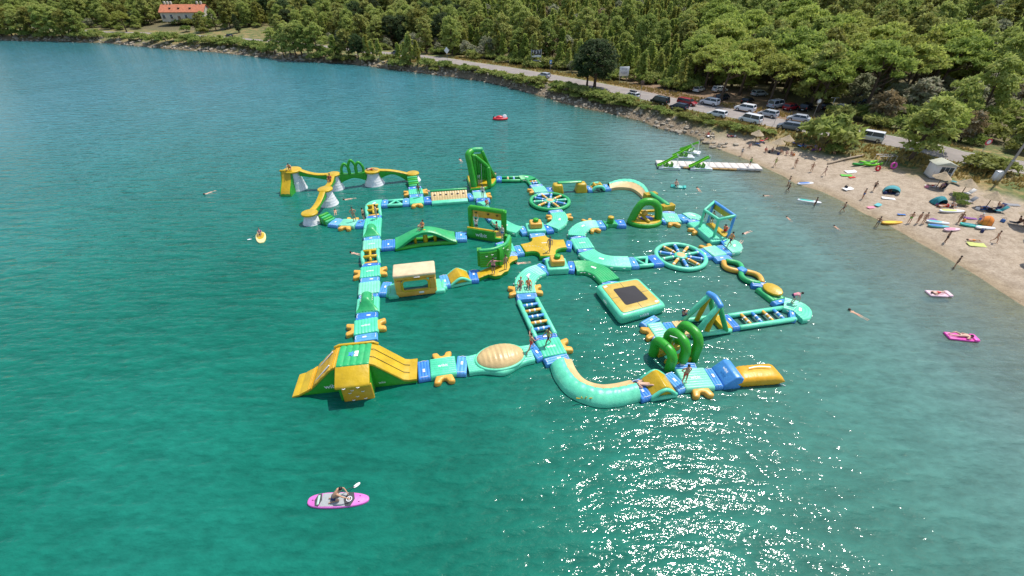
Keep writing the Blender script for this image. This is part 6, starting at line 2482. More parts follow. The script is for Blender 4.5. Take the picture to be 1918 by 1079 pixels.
def body_set(pose):
    if pose in BODY:
        return BODY[pose]
    J = POSES[pose]
    keys = list(RAD)
    V = [J[k] for k in keys]
    idx = {k: i for i, k in enumerate(keys)}
    E = [(idx[a], idx[b]) for a, b in BONES]
    rad = [RAD[k] for k in keys]
    f = (J['skull'] - J['chin']).normalized()
    face = Vector((0, 1, 0))
    face = (face - f * face.dot(f))
    face = face.normalized() if face.length > .1 else Vector((0, 0, -1))
    V.append(J['skull'] + face * .105 - f * .02)          # nose
    E.append((idx['skull'], len(V) - 1))
    rad.append(.016)
    for s in ('l', 'r'):                                  # hands: palm, four fingers, thumb
        w, e = J['wr' + s], J['el' + s]
        d = (w - e).normalized()
        side = d.cross(Vector((0, 1, 0)))
        side = side.normalized() if side.length > .2 else d.cross(Vector((1, 0, 0))).normalized()
        nrm = d.cross(side)
        palm = len(V)
        V.append(w + d * .075)
        E.append((idx['wr' + s], palm))
        rad.append((.036, .018))
        for k, (o, ln) in enumerate(((-.03, .062), (-.01, .075), (.01, .07), (.03, .055))):
            a = len(V)
            V += [w + d * .11 + side * o, w + d * (.11 + ln * .6) + side * o * 1.15 + nrm * .012, w + d * (.11 + ln) + side * o * 1.2 + nrm * .03]
            E += [(palm, a), (a, a + 1), (a + 1, a + 2)]
            rad += [.009, .008, .007]
        a = len(V)
        V += [w + d * .05 + side * .05, w + d * .09 + side * .068 + nrm * .012]
        E += [(palm, a), (a, a + 1)]
        rad += [.011, .008]
    bodym = skin_mesh('body_' + pose, V, E, rad, idx['pelvis'])
    # trunks: pelvis to mid thigh
    K = dict(J)
    for s in ('l', 'r'):
        K['kn' + s] = J['hi' + s].lerp(J['kn' + s], .62)
    tr = chain_mesh('trunks_' + pose, K, ['pelvis', 'waist', 'hil', 'knl', 'hir', 'knr'], [('pelvis', 'waist'), ('pelvis', 'hil'), ('hil', 'knl'), ('pelvis', 'hir'), ('hir', 'knr')], 1.13, 'pelvis')
    K = dict(J)
    K['waist'] = J['pelvis'].lerp(J['waist'], .45)
    for s in ('l', 'r'):
        K['kn' + s] = J['hi' + s].lerp(J['kn' + s], .16)
    br = chain_mesh('briefs_' + pose, K, ['pelvis', 'waist', 'hil', 'knl', 'hir', 'knr'], [('pelvis', 'waist'), ('pelvis', 'hil'), ('hil', 'knl'), ('pelvis', 'hir'), ('hir', 'knr')], 1.09, 'pelvis')
    K = dict(J)
    for s in ('l', 'r'):
        K['el' + s] = J['sh' + s].lerp(J['el' + s], .6)
    K['pelvis'] = J['waist'].lerp(J['pelvis'], .7)
    K['neck'] = J['chest'].lerp(J['neck'], .7)
    sh = chain_mesh('shirt_' + pose, K, ['pelvis', 'waist', 'chest', 'neck', 'shl', 'ell', 'shr', 'elr'], [('pelvis', 'waist'), ('waist', 'chest'), ('chest', 'neck'), ('chest', 'shl'), ('shl', 'ell'), ('chest', 'shr'), ('shr', 'elr')], 1.14, 'waist')
    K = dict(J)
    K['waist'] = J['waist'].lerp(J['chest'], .55)
    K['chest'] = J['chest'].lerp(J['neck'], .12)
    bk = chain_mesh('top_' + pose, K, ['waist', 'chest'], [('waist', 'chest')], 1.08, 'waist')
    # hair: a cap drawn over the back and top of the skull
    c = J['skull']
    f = (J['crown'] - J['chin']).normalized()
    rgt = f.cross(face).normalized()
    V, F = ball((0, 0, 0), 1, 1, 1, 12, 8)
    pts = []
    for v in V:
        p = Vector(v)
        lift = 1.0 if not (p.y > .25 and p.z < .35) else .80
        pts.append(tuple(c + (rgt * (p.x * .096) + face * (p.y * .112 - .014) + f * (p.z * .115 + .022)) * lift))
    hm = bpy.data.meshes.new('hair_' + pose)
    hm.from_pydata(pts, [], F)
    hm.polygons.foreach_set('use_smooth', [True] * len(F))
    for m in (bodym, tr, br, sh, bk):
        m.polygons.foreach_set('use_smooth', [True] * len(m.polygons))
    for m in (bodym, tr, br, sh, bk, hm):
        m.materials.clear()
        m.materials.append(PRINT)
    BODY[pose] = dict(body=bodym, swim_trunks=tr, briefs=br, shirt=sh, bikini_top=bk, hair=hm)
    return BODY[pose]


SKIN = [plain('tanned_skin', (0.50, 0.27, 0.165), .5, .1), plain('light_skin', (0.58, 0.36, 0.26), .5, .1), plain('brown_skin', (0.27, 0.13, 0.075), .5, .1)]
CLOTH = {k: plain(k + '_cloth', c, .8, .1, 8.0) for k, c in dict(red=(.55, .03, .025), black=(.015, .015, .018), navy=(.02, .03, .11), blue=(.06, .17, .45), white=(.75, .75, .74), pink=(.72, .25, .34), green=(.10, .45, .05), lime=(.50, .54, .16),
         orange=(.7, .22, .03), purple=(.2, .07, .25), teal=(.03, .24, .27), grey=(.25, .25, .26), yellow=(.7, .52, .05), cyan=(.12, .42, .44)).items()}
HAIR = [plain('dark_hair', (.018, .012, .009), .6, .2), plain('brown_hair', (.06, .032, .016), .6, .2), plain('fair_hair', (.32, .2, .08), .6, .2)]


def add_part(T, name, mesh, mat):
    o = bpy.data.objects.new(name, mesh)
    C.objects.link(o)
    o.parent = T
    o.material_slots[0].link = 'OBJECT'
    o.material_slots[0].material = mat
    return o


def person(p, pose, label, bottom='black', top=None, rz=0.0, scale=1.0, skin=0, hair=0, group=None, cap=None, tilt=0.0, brief=False):
    S = body_set(pose)
    T = thing('person', label, 'person', p, group, rz)
    T.rotation_euler = (tilt, 0, rz)
    scale *= .77 if p[1] > 27 and p[0] > 30 else .97
    T.scale = (scale,) * 3
    add_part(T, 'body', S['body'], SKIN[skin])
    add_part(T, 'swim_briefs' if brief else 'swim_trunks', S['briefs'] if brief else S['swim_trunks'], CLOTH[bottom])
    if top:
        k = 'bikini_top' if top.startswith('*') else 'shirt'
        add_part(T, k, S[k], CLOTH[top.lstrip('*')])
    add_part(T, 'cap' if cap else 'hair', S['hair'], CLOTH[cap] if cap else HAIR[hair])
    return T


D2 = math.radians


def on(k, x, y, z=DECK):
    return P(k, x, y, z)


# on the park
person(on(7, 497, 815), 'akimbo', 'bather in red trunks standing on the striped pad', 'red', rz=D2(190), skin=0)
person(on(7, 205, 838, .40), 'lie', 'bather in orange lying back on the blue mat by the ramp', 'orange', '*orange', rz=D2(80), skin=1, brief=True)
person(on(6, 598, 598), 'walk', 'slim bather in black and lime walking on the pad below the ladder', 'black', 'lime', rz=D2(120), skin=2)
person(on(6, 482, 636), 'lunge', 'bather in red swim shorts stepping off the blue mat', 'red', rz=D2(-60), skin=0)
person(on(6, 413, 205), 'sit', 'bather with fair hair sitting on the four toed pad', 'black', rz=D2(170), skin=0, hair=2)
person(on(6, 468, 205), 'sit', 'bather in orange with a white cap sitting on the four toed pad', 'navy', 'orange', rz=D2(190), skin=0, cap='white')
person(on(8, 495, 945, .41), 'arms_out', 'bather in a pink shirt with one arm out before the green wall', 'black', 'pink', rz=D2(180), skin=0)
person(on(8, 672, 878, .41), 'stand', 'bather in a dark red swimsuit at the end of the green wall', 'red', '*red', rz=D2(200), skin=0, scale=.9, brief=True)
person(on(8, 250, 345, .43), 'reach', 'bather in a white shirt reaching up to the orange banner', 'black', 'white', rz=D2(0), skin=1)
person(on(8, 545, 400, .43), 'lunge', 'bather in dark shorts striding inside the ring wall', 'black', rz=D2(70), skin=0)
person(on(8, 622, 440, .45), 'stand', 'child in a white shirt and blue shorts at the end of the ring wall', 'blue', 'white', rz=D2(150), skin=1, scale=.9, hair=2)
person(on(1, 1207, 697, 1.62), 'sit', 'bather in orange red sitting on top of the arched bridge', 'black', 'orange', rz=D2(150), skin=0)
person(on(14, 558, 832), 'stand', 'bather in black briefs standing behind the hurdle frame', 'black', rz=D2(120), skin=1, brief=True)
person(on(14, 50, 888), 'akimbo', 'bather in a black bikini standing on the cone tower walkway', 'black', '*black', rz=D2(200), skin=0, brief=True)
person(on(14, 268, 868), 'stand', 'child in dark trunks walking from the corner pad to the walkway', 'black', rz=D2(80), skin=0, scale=.88)
person(on(14, 1505, 345), 'stand', 'bather in green shorts standing below the cone stairs', 'green', rz=D2(180), skin=2)
person(on(9, 225, 655), 'stand', 'bather in purple standing beside the slide tower column', 'navy', 'purple', rz=D2(-60), skin=2)
person(on(9, 445, 840), 'stand', 'bather in a white top below the climbing wall of the slide tower', 'grey', 'white', rz=D2(0), skin=1, scale=.9)
person(on(1, 1678, 462), 'stand', 'bather in navy shorts and white top on the slide tower pad', 'navy', 'white', rz=D2(160), skin=1)
person(on(1, 1708, 512), 'sit', 'child in red sitting on the waisted balance beam', 'red', 'red', rz=D2(200), skin=0, scale=.85)
person(Vector((-27.75, 51.9, 2.58)), 'kneel', 'bather in black crouching on the tall cone tower', 'black', rz=D2(200), skin=0)
person(Vector((-18.1, 53.6, 1.89)), 'lie', 'bather lying on the widest cone tower', 'red', rz=D2(80), skin=1)
person(Vector((-22.35, 50.2, 1.78)), 'sit', 'bather in red sitting on the short yellow beam', 'red', 'red', rz=D2(180), skin=2)
person(on(2, 730, 868, .49), 'walk', 'bather in a black swimsuit crossing the yellow cross platform', 'black', '*black', rz=D2(160), skin=0, hair=1, brief=True)
person(on(11, 400, 495), 'stand', 'bather in black inside the lattice tower posts', 'black', rz=D2(150), skin=0, scale=.95)
person(on(11, 665, 625, .55), 'sit', 'bather in red sitting on the yellow mat of the lattice tower', 'red', 'red', rz=D2(-60), skin=0)
person(on(11, 272, 380, .45), 'stand', 'child in black outside the lattice tower', 'black', 'black', rz=D2(-60), skin=2, scale=.85)
person(on(11, 735, 905), 'walk', 'bather in orange shirt on the outer rounded corner', 'navy', 'orange', rz=D2(100), skin=0)
person(on(7, 500, 310, .45), 'sit', 'bather in dark blue climbing onto the A frame', 'navy', 'navy', rz=D2(-60), skin=0)
person(on(3, 1538, 1025, .42), 'bend', 'bather in a pink shirt bending over near the long ladder', 'navy', 'pink', rz=D2(-100), skin=1)
# swimmers
SW = [(0, 393, 361, 150, 'swimmer alone in open water beyond the yellow board', 1), (0, 863, 301, 20, 'swimmer with arms spread beside the slide tower', 1), (0, 1309, 356, 0, 'swimmer beside the teal float', 0),
      (0, 1438, 367, 90, 'swimmer between the float and the wading pair', 0), (0, 1478, 411, 0, 'swimmer off the beach between the tower and shore', 0), (0, 1399, 436, 120, 'swimmer on their back beside the lattice tower', 1),
      (0, 1386, 456, 140, 'swimmer with legs stretched out behind the rounded corner', 1), (0, 1568, 428, 0, 'swimmer closest to the beach in the shallows', 0), (0, 655, 373, 110, 'swimmer between the two cone tower rows', 1),
      (0, 628, 398, 20, 'swimmer below the middle cone tower', 0), (0, 668, 476, 70, 'swimmer beside the square hurdle frame', 1), (0, 979, 493, 100, 'swimmer below the yellow cross platform', 1),
      (0, 802, 358, 80, 'swimmer beside the four toed pad below the stairs', 1), (0, 1607, 590, 30, 'swimmer alone far off the long ladder', 0), (7, 440, 428, 20, 'dark haired swimmer behind the green arches', 2),
      (0, 927, 328, 0, 'swimmer behind the slide tower base', 0), (6, 515, 552, 40, 'swimmer splashing beside the near ladder', 0)]
for k, x, y, a, lab, s in SW:
    person(P(k, x, y, -.02), 'swim', lab, ('black', 'red', 'navy')[len(lab) % 3], rz=D2(a), skin=s, hair=len(lab) % 2, brief=True, group='swimmers')


def wade(k, x, y, pose, lab, **kw):
    p = P(k, x, y, 0)
    d = max(-.55, gz(p.x, p.y))
    person(Vector((p.x, p.y, d - .02)), pose, lab, **kw)


wade(16, 1105, 655, 'stand', 'wading bather in white shorts behind the other wader', bottom='white', skin=0, rz=D2(30))
wade(16, 1103, 720, 'walk', 'wading bather in black in front of the other wader', bottom='black', skin=2, rz=D2(60))
wade(16, 1388, 870, 'stand', 'bather standing in the water beside the teal and white board', bottom='black', skin=2, rz=D2(30))
wade(16, 1680, 935, 'walk', 'bather in dark trunks wading out at the curve of the beach', bottom='black', skin=0, rz=D2(60))
wade(17, 172, 515, 'akimbo', 'bather in grey shorts standing at the tip of the yellow board', bottom='grey', skin=2, rz=D2(-70))
wade(17, 778, 832, 'stand', 'bather in a black shirt standing in the clear shallows', bottom='black', top='black', skin=0, rz=D2(30))

# ================================================================ BOARDS, FLOATS AND BOATS
def board(p, L, w, rz, label, mat, pad_mat=None, name='paddle_board', pt=1.6, zt=.13, tail=None):
    T = thing(name, label, 'board', p, None, rz)
    o = []
    n = 40
    for k in range(n):
        a = 2 * math.pi * k / n
        c, s = math.cos(a), math.sin(a)
        x = math.copysign(abs(c) ** .9, c) * L / 2
        y = math.copysign(abs(s) ** .75, s) * w / 2 * (1 - .12 * c)
        o.append((x, y))
    lpart(T, 'hull', slab(o, -.06, zt, .05), mat)
    if pad_mat:
        oi = [(x * .62 - .12 * L, y * .78) for x, y in o]
        lpart(T, 'deck_pad', slab(oi, zt - .01, zt + .012, .004), pad_mat)
    if tail:
        oi = [(x * .2 + .33 * L, y * .55) for x, y in o]
        lpart(T, 'nose_patch', slab(oi, zt - .01, zt + .01, .004), tail)
    return T


PINKV = vinyl('pink_vinyl', (0.66, 0.16, 0.52))
GREYPAD = plain('grey_foam', (.36, .38, .38), .9, .1, 10)
DGREY = plain('charcoal_foam', (.06, .062, .066), .9, .1, 10)
WHITEB = plain('white_board', (.78, .79, .8), .35, .05)
# pink paddle board with kneeling paddler, seen from above
p = P(0, 634.5, 938, 0)
T = board(p, 3.15, .82, D2(2), 'pink paddle board with grey deck carrying a kneeling paddler', PINKV, None)
sc = [(-.86, -.34), (.62, -.36), (.62, .36), (-.86, .34)]
lpart(T, 'deck_pad', slab(sc, .12, .142, .004), GREYPAD)
lpart(T, 'nose_panel', slab([(.28, 0), (.45, -.36), (.72, -.36), (.86, 0), (.72, .36), (.45, .36)], .138, .152, .004), DGREY)
lpart(T, 'emblem', join(tube([(.57 + .13 * math.cos(k * math.pi / 8), .13 * math.sin(k * math.pi / 8), .155) for k in range(16)], .022, 5, closed=True), rbox(.57, 0, .155, .05, .16, .012, .003)), PRINT)
lpart(T, 'tail_panel', slab([(-1.2, 0), (-1.1, -.3), (-.92, -.34), (-.82, 0), (-.92, .34), (-1.1, .3)], .138, .152, .004), DGREY)
lpart(T, 'tail_strip', rbox(-1.0, 0, .157, .11, .5, .012, .004, 1, .12), vinyl('pale_mint_foam', (.42, .62, .5)))
for x, y in ((1.1, .15), (1.1, -.15), (-1.3, 0)):
    lpart(T, 'ring', tube([(x - .04, y, .14), (x, y, .165), (x + .04, y, .14)], .012, 5), DARK)
person(p + Vector((-.12, -.02, .15)), 'kneel', 'paddler in navy trunks kneeling on the pink board', 'navy', rz=D2(-75), skin=0)
T = thing('paddle', 'black paddle dipped beside the pink board', 'paddle', p + Vector((.35, .45, 0)))
part(T, 'shaft', tube([p + Vector((.05, .15, .5)), p + Vector((.62, .75, .05))], .016, 6), DARK)
part(T, 'blade', place(slab(disc(0, 0, .2, .09, 12), -.01, .015, .005), p + Vector((.7, .83, .03)), D2(45)), PRINT)
# yellow child's board
p = P(0, 489, 446, 0)
T = board(p, 2.5, .95, D2(-62), 'short yellow and white board carrying a seated child', vinyl('cream_board_vinyl', (.75, .66, .30)), vinyl('yellow_mat', (0.55, 0.36, 0.02)))
person(p + Vector((-.25, .5, .14)), 'sit', 'child in purple seated on the yellow board', 'black', 'purple', rz=D2(200), skin=1, scale=.8)
T = thing('paddle', 'dark paddle reaching out from the yellow board', 'paddle', p + Vector((-.8, -.1, 0)))
part(T, 'shaft', tube([p + Vector((-.2, .3, .5)), p + Vector((-.95, -.25, .06))], .016, 6), DARK)
part(T, 'blade', place(slab(disc(0, 0, .22, .1, 12), -.01, .015, .005), p + Vector((-1.05, -.32, .03)), D2(20)), PRINT)


def lilo(p, rz, label, mat, L=1.9, w=.8):
    T = thing('air_mattress', label, 'air mattress', p, None, rz)
    lpart(T, 'bed', join(*[place(tube([(-L / 2, y, .08), (L / 2 - .35, y, .08)], .09, 8), (0, 0, 0)) for y in [-w / 2 + .08 + i * (w - .16) / 5 for i in range(6)]]), mat)
    lpart(T, 'pillow', rbox(L / 2 - .12, 0, .13, .38, w, .24, .1, 3), mat)
    return T


p = P(0, 1799, 633, 0)
lilo(p, D2(-10), 'hot pink air mattress with a sunbather', vinyl('hot_pink_vinyl', (.75, .08, .42)))
person(p + Vector((-.1, 0, .16)), 'lie', 'sunbather in black lying on the pink air mattress', 'black', '*black', rz=D2(-100), skin=1, brief=True)
p = P(0, 1757, 552, 0)
lilo(p, D2(-5), 'white and pink air mattress close to the beach', vinyl('pale_pink_vinyl', (.72, .5, .55)), 1.7)
person(p + Vector((-.15, 0, .15)), 'lie', 'sunbather in red lying on the pale air mattress', 'red', rz=D2(95), skin=1)
p = P(0, 1270, 351, 0)
lilo(p, D2(-20), 'teal air mattress behind the dome', vinyl('teal_vinyl', (.03, .42, .36)), 1.8)
person(p + Vector((-.3, .1, .12)), 'sit', 'bather sitting on the teal air mattress', 'black', rz=D2(180), skin=1)
# red raft
p = P(0, 938, 224, 0)
T = thing('rubber_boat', 'small red rubber boat with a white disc aboard', 'rubber boat', p, None, D2(3))
pts = [(1.25 * math.cos(a) - .1, .62 * math.sin(a), .2) for a in [2 * math.pi * k / 24 for k in range(24)]]
lpart(T, 'hull_tube', tube(pts, .22, 10, closed=True), vinyl('red_vinyl', (.55, .02, .03)))
lpart(T, 'floor', slab([(x * .8, y * .8) for x, y, z in pts], .02, .1, .02), vinyl('red_vinyl', (.55, .02, .03)))
lpart(T, 'cover', ball((-.25, 0, .35), .75, .5, .4), vinyl('red_vinyl', (.55, .02, .03)))
lpart(T, 'white_disc', place(slab(disc(0, 0, .42, .42, 20), -.06, .06, .03), (.75, -.1, .55), 0, D2(65)), WHITEB)
lpart(T, 'motor', join(rbox(-1.35, 0, .4, .25, .25, .5, .06), rbox(-1.5, 0, .1, .12, .1, .5, .03)), DARK)
lpart(T, 'tiller', tube([(-1.3, 0, .6), (-1.05, .1, .85)], .03, 5), DARK)

# floating dock
T = thing('floating_dock', 'white floating dock reaching out from the beach', 'dock', (28, 59.8, 0))
dk0, dk1 = Vector((20.9, 60.6, 0)), Vector((35.2, 59.1, 0))
t = d2(dk0, dk1)
rz = math.atan2(t.y, t.x)
L = (dk1 - dk0).length
DOCK = plain('bleached_dock_plastic', (.62, .57, .52), .7, .08, 2.0)
n = 14
for i in range(n):
    c = dk0 + t * (L * (i + .5) / n)
    part(T, 'deck_panel', rbox(c.x, c.y, .22, L / n - .04, 2.1, .34, .04, 1, rz), DOCK)
c = dk0.lerp(dk1, .5)
for i in range(6):
    f0_, f1_ = .25 + .085 * i, .25 + .085 * (i + 1) - .008
    a, b = dk0.lerp(dk1, f0_), dk0.lerp(dk1, f1_)
    part(T, 'side_fender', tube([a - perp(t) * 1.12 + Vector((0, 0, .18)), b - perp(t) * 1.12 + Vector((0, 0, .18))], .13, 8), plain('ochre_fender', (.5, .3, .1), .6))
person(dk0.lerp(dk1, .885) + Vector((0, -.3, .4)), 'walk', 'man in a green shirt walking on the dock', 'navy', 'green', rz=D2(100), skin=0)


def pedal_boat(p, rz, label, flip=1):
    T = thing('pedal_boat', label, 'pedal boat', p, 'pedal boats with green slides', rz)
    T.scale = (.8,) * 3
    HULL = plain('white_glossy_hull', (.76, .77, .78), .25, .04)
    for s in (-1, 1):
        rings = []
        for k in range(13):
            f = k / 12
            x = -1.85 + 3.7 * f
            w = .36 * (1 - .75 * max(0, f - .72) / .28 * 1)
            up = .35 * max(0, f - .7) ** 1.2
            rings.append([(x, s * .52 - w, .1 + up), (x, s * .52 - w * .6, -.12 + up), (x, s * .52 + w * .6, -.12 + up), (x, s * .52 + w, .1 + up), (x, s * .52 + w, .42 + up * .4), (x, s * .52 - w, .42 + up * .4)])
        lpart(T, 'hull', loft(rings), HULL)
        lpart(T, 'hull_stripe', rbox(-.2, s * .885, .28, 2.6, .012, .1, .004, 1), LIME)
    lpart(T, 'deck', rbox(-.1, 0, .42, 3.0, 1.7, .14, .05), HULL)
    for x in (-.2, .65):
        for s in (-1, 1):
            g = join(rbox(x, s * .38, .56, .55, .55, .16, .06), rbox(x - .28, s * .38, .85, .16, .55, .55, .07))
            lpart(T, 'seat', g, LIME)
    pts = smooth_path([(-1.15, 0, 2.1), (-.7, 0, 2.02), (.5, 0, 1.25), (1.6, 0, .62), (2.0, 0, .5)], 5)
    rings = []
    for q_ in pts:
        rings.append([(q_.x, y, q_.z + z) for y, z in ((-.36, .22), (-.32, 0), (0, -.07), (.32, 0), (.36, .22), (.4, .22), (.36, -.05), (0, -.13), (-.36, -.05), (-.4, .22))])
    lpart(T, 'slide', loft(rings), vinyl('apple_green_plastic', (.14, .50, .01)))
    for s in (-1, 1):
        lpart(T, 'ladder_post', tube([(-1.35, s * .28, .45), (-1.2, s * .28, 2.55), (-.95, s * .28, 2.6)], .03, 6), HULL)
    for k in range(5):
        lpart(T, 'ladder_rung', tube([(-1.34 + .02 * k, -.28, .7 + .3 * k), (-1.34 + .02 * k, .28, .7 + .3 * k)], .022, 5), HULL)
    return T


pedal_boat(P(12, 350, 380, 0), D2(176), 'pedal boat with a green slide at the tip of the dock')
pedal_boat(P(12, 840, 395, 0), D2(178), 'pedal boat with a green slide at the middle of the dock')
pedal_boat(P(12, 590, 235, 0) + Vector((0, .4, 0)), D2(178), 'pedal boat with a green slide behind the dock')
pedal_boat(P(12, 700, 225, 0) + Vector((.6, 2.3, 0)), D2(150), 'second pedal boat with a green slide behind the dock')

# ================================================================ THE BEACH
TOWELS = [(16, 290, 140, 1.9, .8, 10, 'white', 'white towel under a sunbather at the far end of the beach'), (16, 510, 140, 1.9, 1.0, -15, 'pink', 'pink patterned towel at the far end of the beach'),
          (16, 1250, 240, 1.9, .9, 30, 'blue', 'blue towel in the shade of the large shrub'), (16, 1320, 255, 1.8, .9, 10, 'red', 'red towel in the shade of the large shrub'),
          (16, 1390, 285, 2.0, .9, 5, 'purple', 'lilac towel in front of the large shrub'), (16, 1200, 215, 1.8, .9, 20, 'navy', 'dark towel beside the large shrub'),
          (16, 1770, 520, 2.2, 1.0, 10, 'white', 'white sheet beside the shaded kayaks'), (16, 1720, 560, 1.8, .8, -10, 'green', 'green towel below the white sheet'), (16, 1780, 580, 1.2, .5, 10, 'red', 'small red towel below the white sheet'),
          (16, 1740, 700, 1.9, .9, 15, 'white', 'white towel with a black bag on the open beach'), (17, 265, 300, 1.8, .7, -20, 'white', 'white towel below the turquoise shelter'),
          (17, 185, 350, 1.3, .7, 30, 'cyan', 'turquoise towel near the waterline'), (17, 130, 370, 1.2, .6, 10, 'pink', 'pale pink towel near the waterline'), (17, 365, 425, 1.1, .4, -10, 'blue', 'small blue towel above the yellow board'),
          (17, 950, 660, 2.0, 1.0, -15, 'lime', 'pale yellow towel beside the lying sunbather'), (17, 680, 355, 1.7, .8, 10, 'orange', 'orange towel before the teal tent'), (17, 760, 360, 1.2, .7, 0, 'grey', 'grey towel beside the big white board'),
          (17, 1010, 375, 2.0, 1.0, 10, 'blue', 'blue towel under the thatched parasol'), (17, 1080, 400, 1.8, .8, 0, 'black', 'black towel under the thatched parasol'), (17, 900, 455, 1.6, .6, -20, 'purple', 'mauve towel behind the turquoise board'),
          (17, 610, 470, 1.3, .9, 20, 'purple', 'violet towel beside the standing trio'), (17, 1230, 350, 1.8, .8, -10, 'grey', 'grey striped towel by the shaded verge'), (17, 600, 205, 1.9, .9, 0, 'white', 'white towel under the parasol by the kiosk')]


def cloth_geo(w, d, s):
    V, F = [], []
    nx_, ny_ = 8, 5
    r = random.Random(s)
    ph = r.uniform(0, 6)
    for j in range(ny_ + 1):
        for i in range(nx_ + 1):
            x, y = -w / 2 + w * i / nx_, -d / 2 + d * j / ny_
            V.append((x + r.uniform(-.03, .03), y + r.uniform(-.04, .04), .05 + .025 * math.sin(3 * x + ph) * math.cos(4 * y + ph)))
    for j in range(ny_):
        for i in range(nx_):
            a = j * (nx_ + 1) + i
            F.append((a, a + 1, a + nx_ + 2, a + nx_ + 1))
    n = len(V)
    V2 = [(x, y, z - .03) for x, y, z in V]
    F2 = [tuple(n + q_ for q_ in reversed(f)) for f in F]
    return V + V2, F + F2


for i, (k, x, y, w, d, a, c, lab) in enumerate(TOWELS):
    p = land(k, x, y)
    o = new_obj('beach_towel', cloth_geo(w, d, i), CLOTH[c], None, True, origin=(0, 0, 0))
    o.location = p + Vector((0, 0, .02))
    o.scale = (.74, .74, 1)
    o.rotation_euler = (D2(4), 0, D2(a))
    tag(o, lab, 'towel', 'towels on the beach')

STRAW = plain('dry_thatch', (.44, .34, .22), .95, .3, 14.0, .8, 40.0)
POLE = plain('wooden_pole', (.2, .13, .08), .9, .2, 5)


def parasol(p, label, r=1.0, h=1.95):
    T = thing('straw_parasol', label, 'parasol', p, 'straw parasols on the beach')
    T.scale = (.88,) * 3
    lpart(T, 'pole', tube([(0, 0, -.2), (0, 0, h)], .05, 7), POLE)
    rr = random.Random(len(label))
    for lay in range(3):
        rings = []
        for f in (0, .35, .7, 1.0):
            ring = []
            for k in range(28):
                a = 2 * math.pi * k / 28
                q_ = (.08 + (r - lay * .32) * f) * (1 + (rr.uniform(-.07, .07) if f == 1 else 0))
                ring.append((q_ * math.cos(a), q_ * math.sin(a), h + .12 + lay * .1 - f * (.62 - lay * .12) - (rr.uniform(0, .1) if f == 1 else 0)))
            rings.append(ring)
        lpart(T, 'thatch_layer', loft(rings, True, False), STRAW)
    return T


parasol(land(16, 757, 208), 'straw parasol shading a blue and red deck chair')
parasol(land(16, 975, 300), 'straw parasol over a group of sitting bathers')
parasol(land(13, 325, 105), 'straw parasol below the kiosk window')
parasol(land(13, 770, 240), 'straw parasol behind the little beach shrub')
parasol(land(13, 1215, 480), 'straw parasol over the blue towels')
parasol(land(13, 1900, 820), 'straw parasol over a deck chair at the edge of the beach')
parasol(land(0, 1945, 500), 'straw parasol whose round shadow lies on the beach', 1.15)
parasol(land(0, 1950, 452), 'straw parasol between two others at the beach edge', 1.15)
parasol(land(16, 1070, 265), 'straw parasol set back behind the sitting group', 1.0)


def deck_chair(p, rz, c, label):
    T = thing('deck_chair', label, 'deck chair', p, None, rz)
    T.scale = (.8,) * 3
    lpart(T, 'seat', place(rbox(0, .1, .3, .6, .8, .05, .02, 1), (0, 0, 0)), CLOTH[c])
    lpart(T, 'backrest', place(rbox(0, 0, 0, .6, .85, .05, .02, 1), (0, -.52, .6), 0, D2(-50)), CLOTH[c])
    for s in (-1, 1):
        lpart(T, 'leg', tube([(s * .3, .5, 0), (s * .3, -.1, .32)], .02, 5), METAL)
        lpart(T, 'leg', tube([(s * .3, -.55, 0), (s * .3, -.1, .32)], .02, 5), METAL)
        lpart(T, 'side_rail', tube([(s * .3, .5, .3), (s * .3, -.2, .3), (s * .3, -.8, .95)], .02, 5), METAL)
    return T


deck_chair(land(16, 785, 235), D2(40), 'blue', 'blue deck chair under the first straw parasol')
deck_chair(land(16, 828, 205), D2(60), 'red', 'red deck chair behind the blue one')
deck_chair(land(13, 420, 150), D2(120), 'black', 'black deck chair below the kiosk')
deck_chair(land(13, 650, 40), D2(30), 'teal', 'teal deck chair in front of the kiosk')
deck_chair(land(13, 1420, 520), D2(100), 'navy', 'navy deck chair beside the blue towels')
deck_chair(land(13, 1440, 560), D2(80), 'teal', 'green deck chair lying low beside the blue towels')
deck_chair(land(13, 1720, 780), D2(60), 'black', 'dark deck chair in the parasol shadow at the beach edge')
deck_chair(land(13, 870, 245), D2(90), 'white', 'white deck chair behind the beach shrub')
deck_chair(land(13, 900, 390), D2(90), 'grey', 'grey deck chair above the dry bush')


def tent(p, rz, c, label, w=2.0, h=1.2, inner='navy'):
    T = thing('beach_tent', label, 'beach tent', p, None, rz)
    T.scale = (.72,) * 3
    rings = []
    for i in range(11):
        f = i / 10
        sc_ = math.sin(math.pi * (.14 + .62 * f))
        ring = []
        for k in range(13):
            a = math.pi * k / 12
            ring.append((-w / 2 * math.cos(a) * (.75 + .25 * sc_), -.7 + 1.4 * f, max(0, math.sin(a)) ** .75 * h * sc_))
        rings.append(ring)
    lpart(T, 'canopy', loft(rings, False, False), CLOTH[c])
    lpart(T, 'floor', rbox(0, .05, .03, w * .95, 1.4, .04, .01, 1), CLOTH[inner])
    lpart(T, 'back_panel', (rings[0] + [(0, -.7, 0)], [(k, k + 1, 13) for k in range(12)]), CLOTH[c])
    for i in (2, 6, 10):
        lpart(T, 'pole', tube([Vector(q_) * 1.005 for q_ in rings[i]], .014, 5), DARK)
    return T


tent(land(17, 285, 250), D2(150), 'cyan', 'turquoise beach shelter with a bather in its shade', 2.3, 1.25)
tent(land(13, 350, 390), D2(190), 'teal', 'dark teal dome tent beside the little beach shrub', 2.0, 1.2)
tent(land(13, 1200, 760), D2(230), 'orange', 'orange beach tent behind the turquoise board', 1.7, 1.2, 'teal')
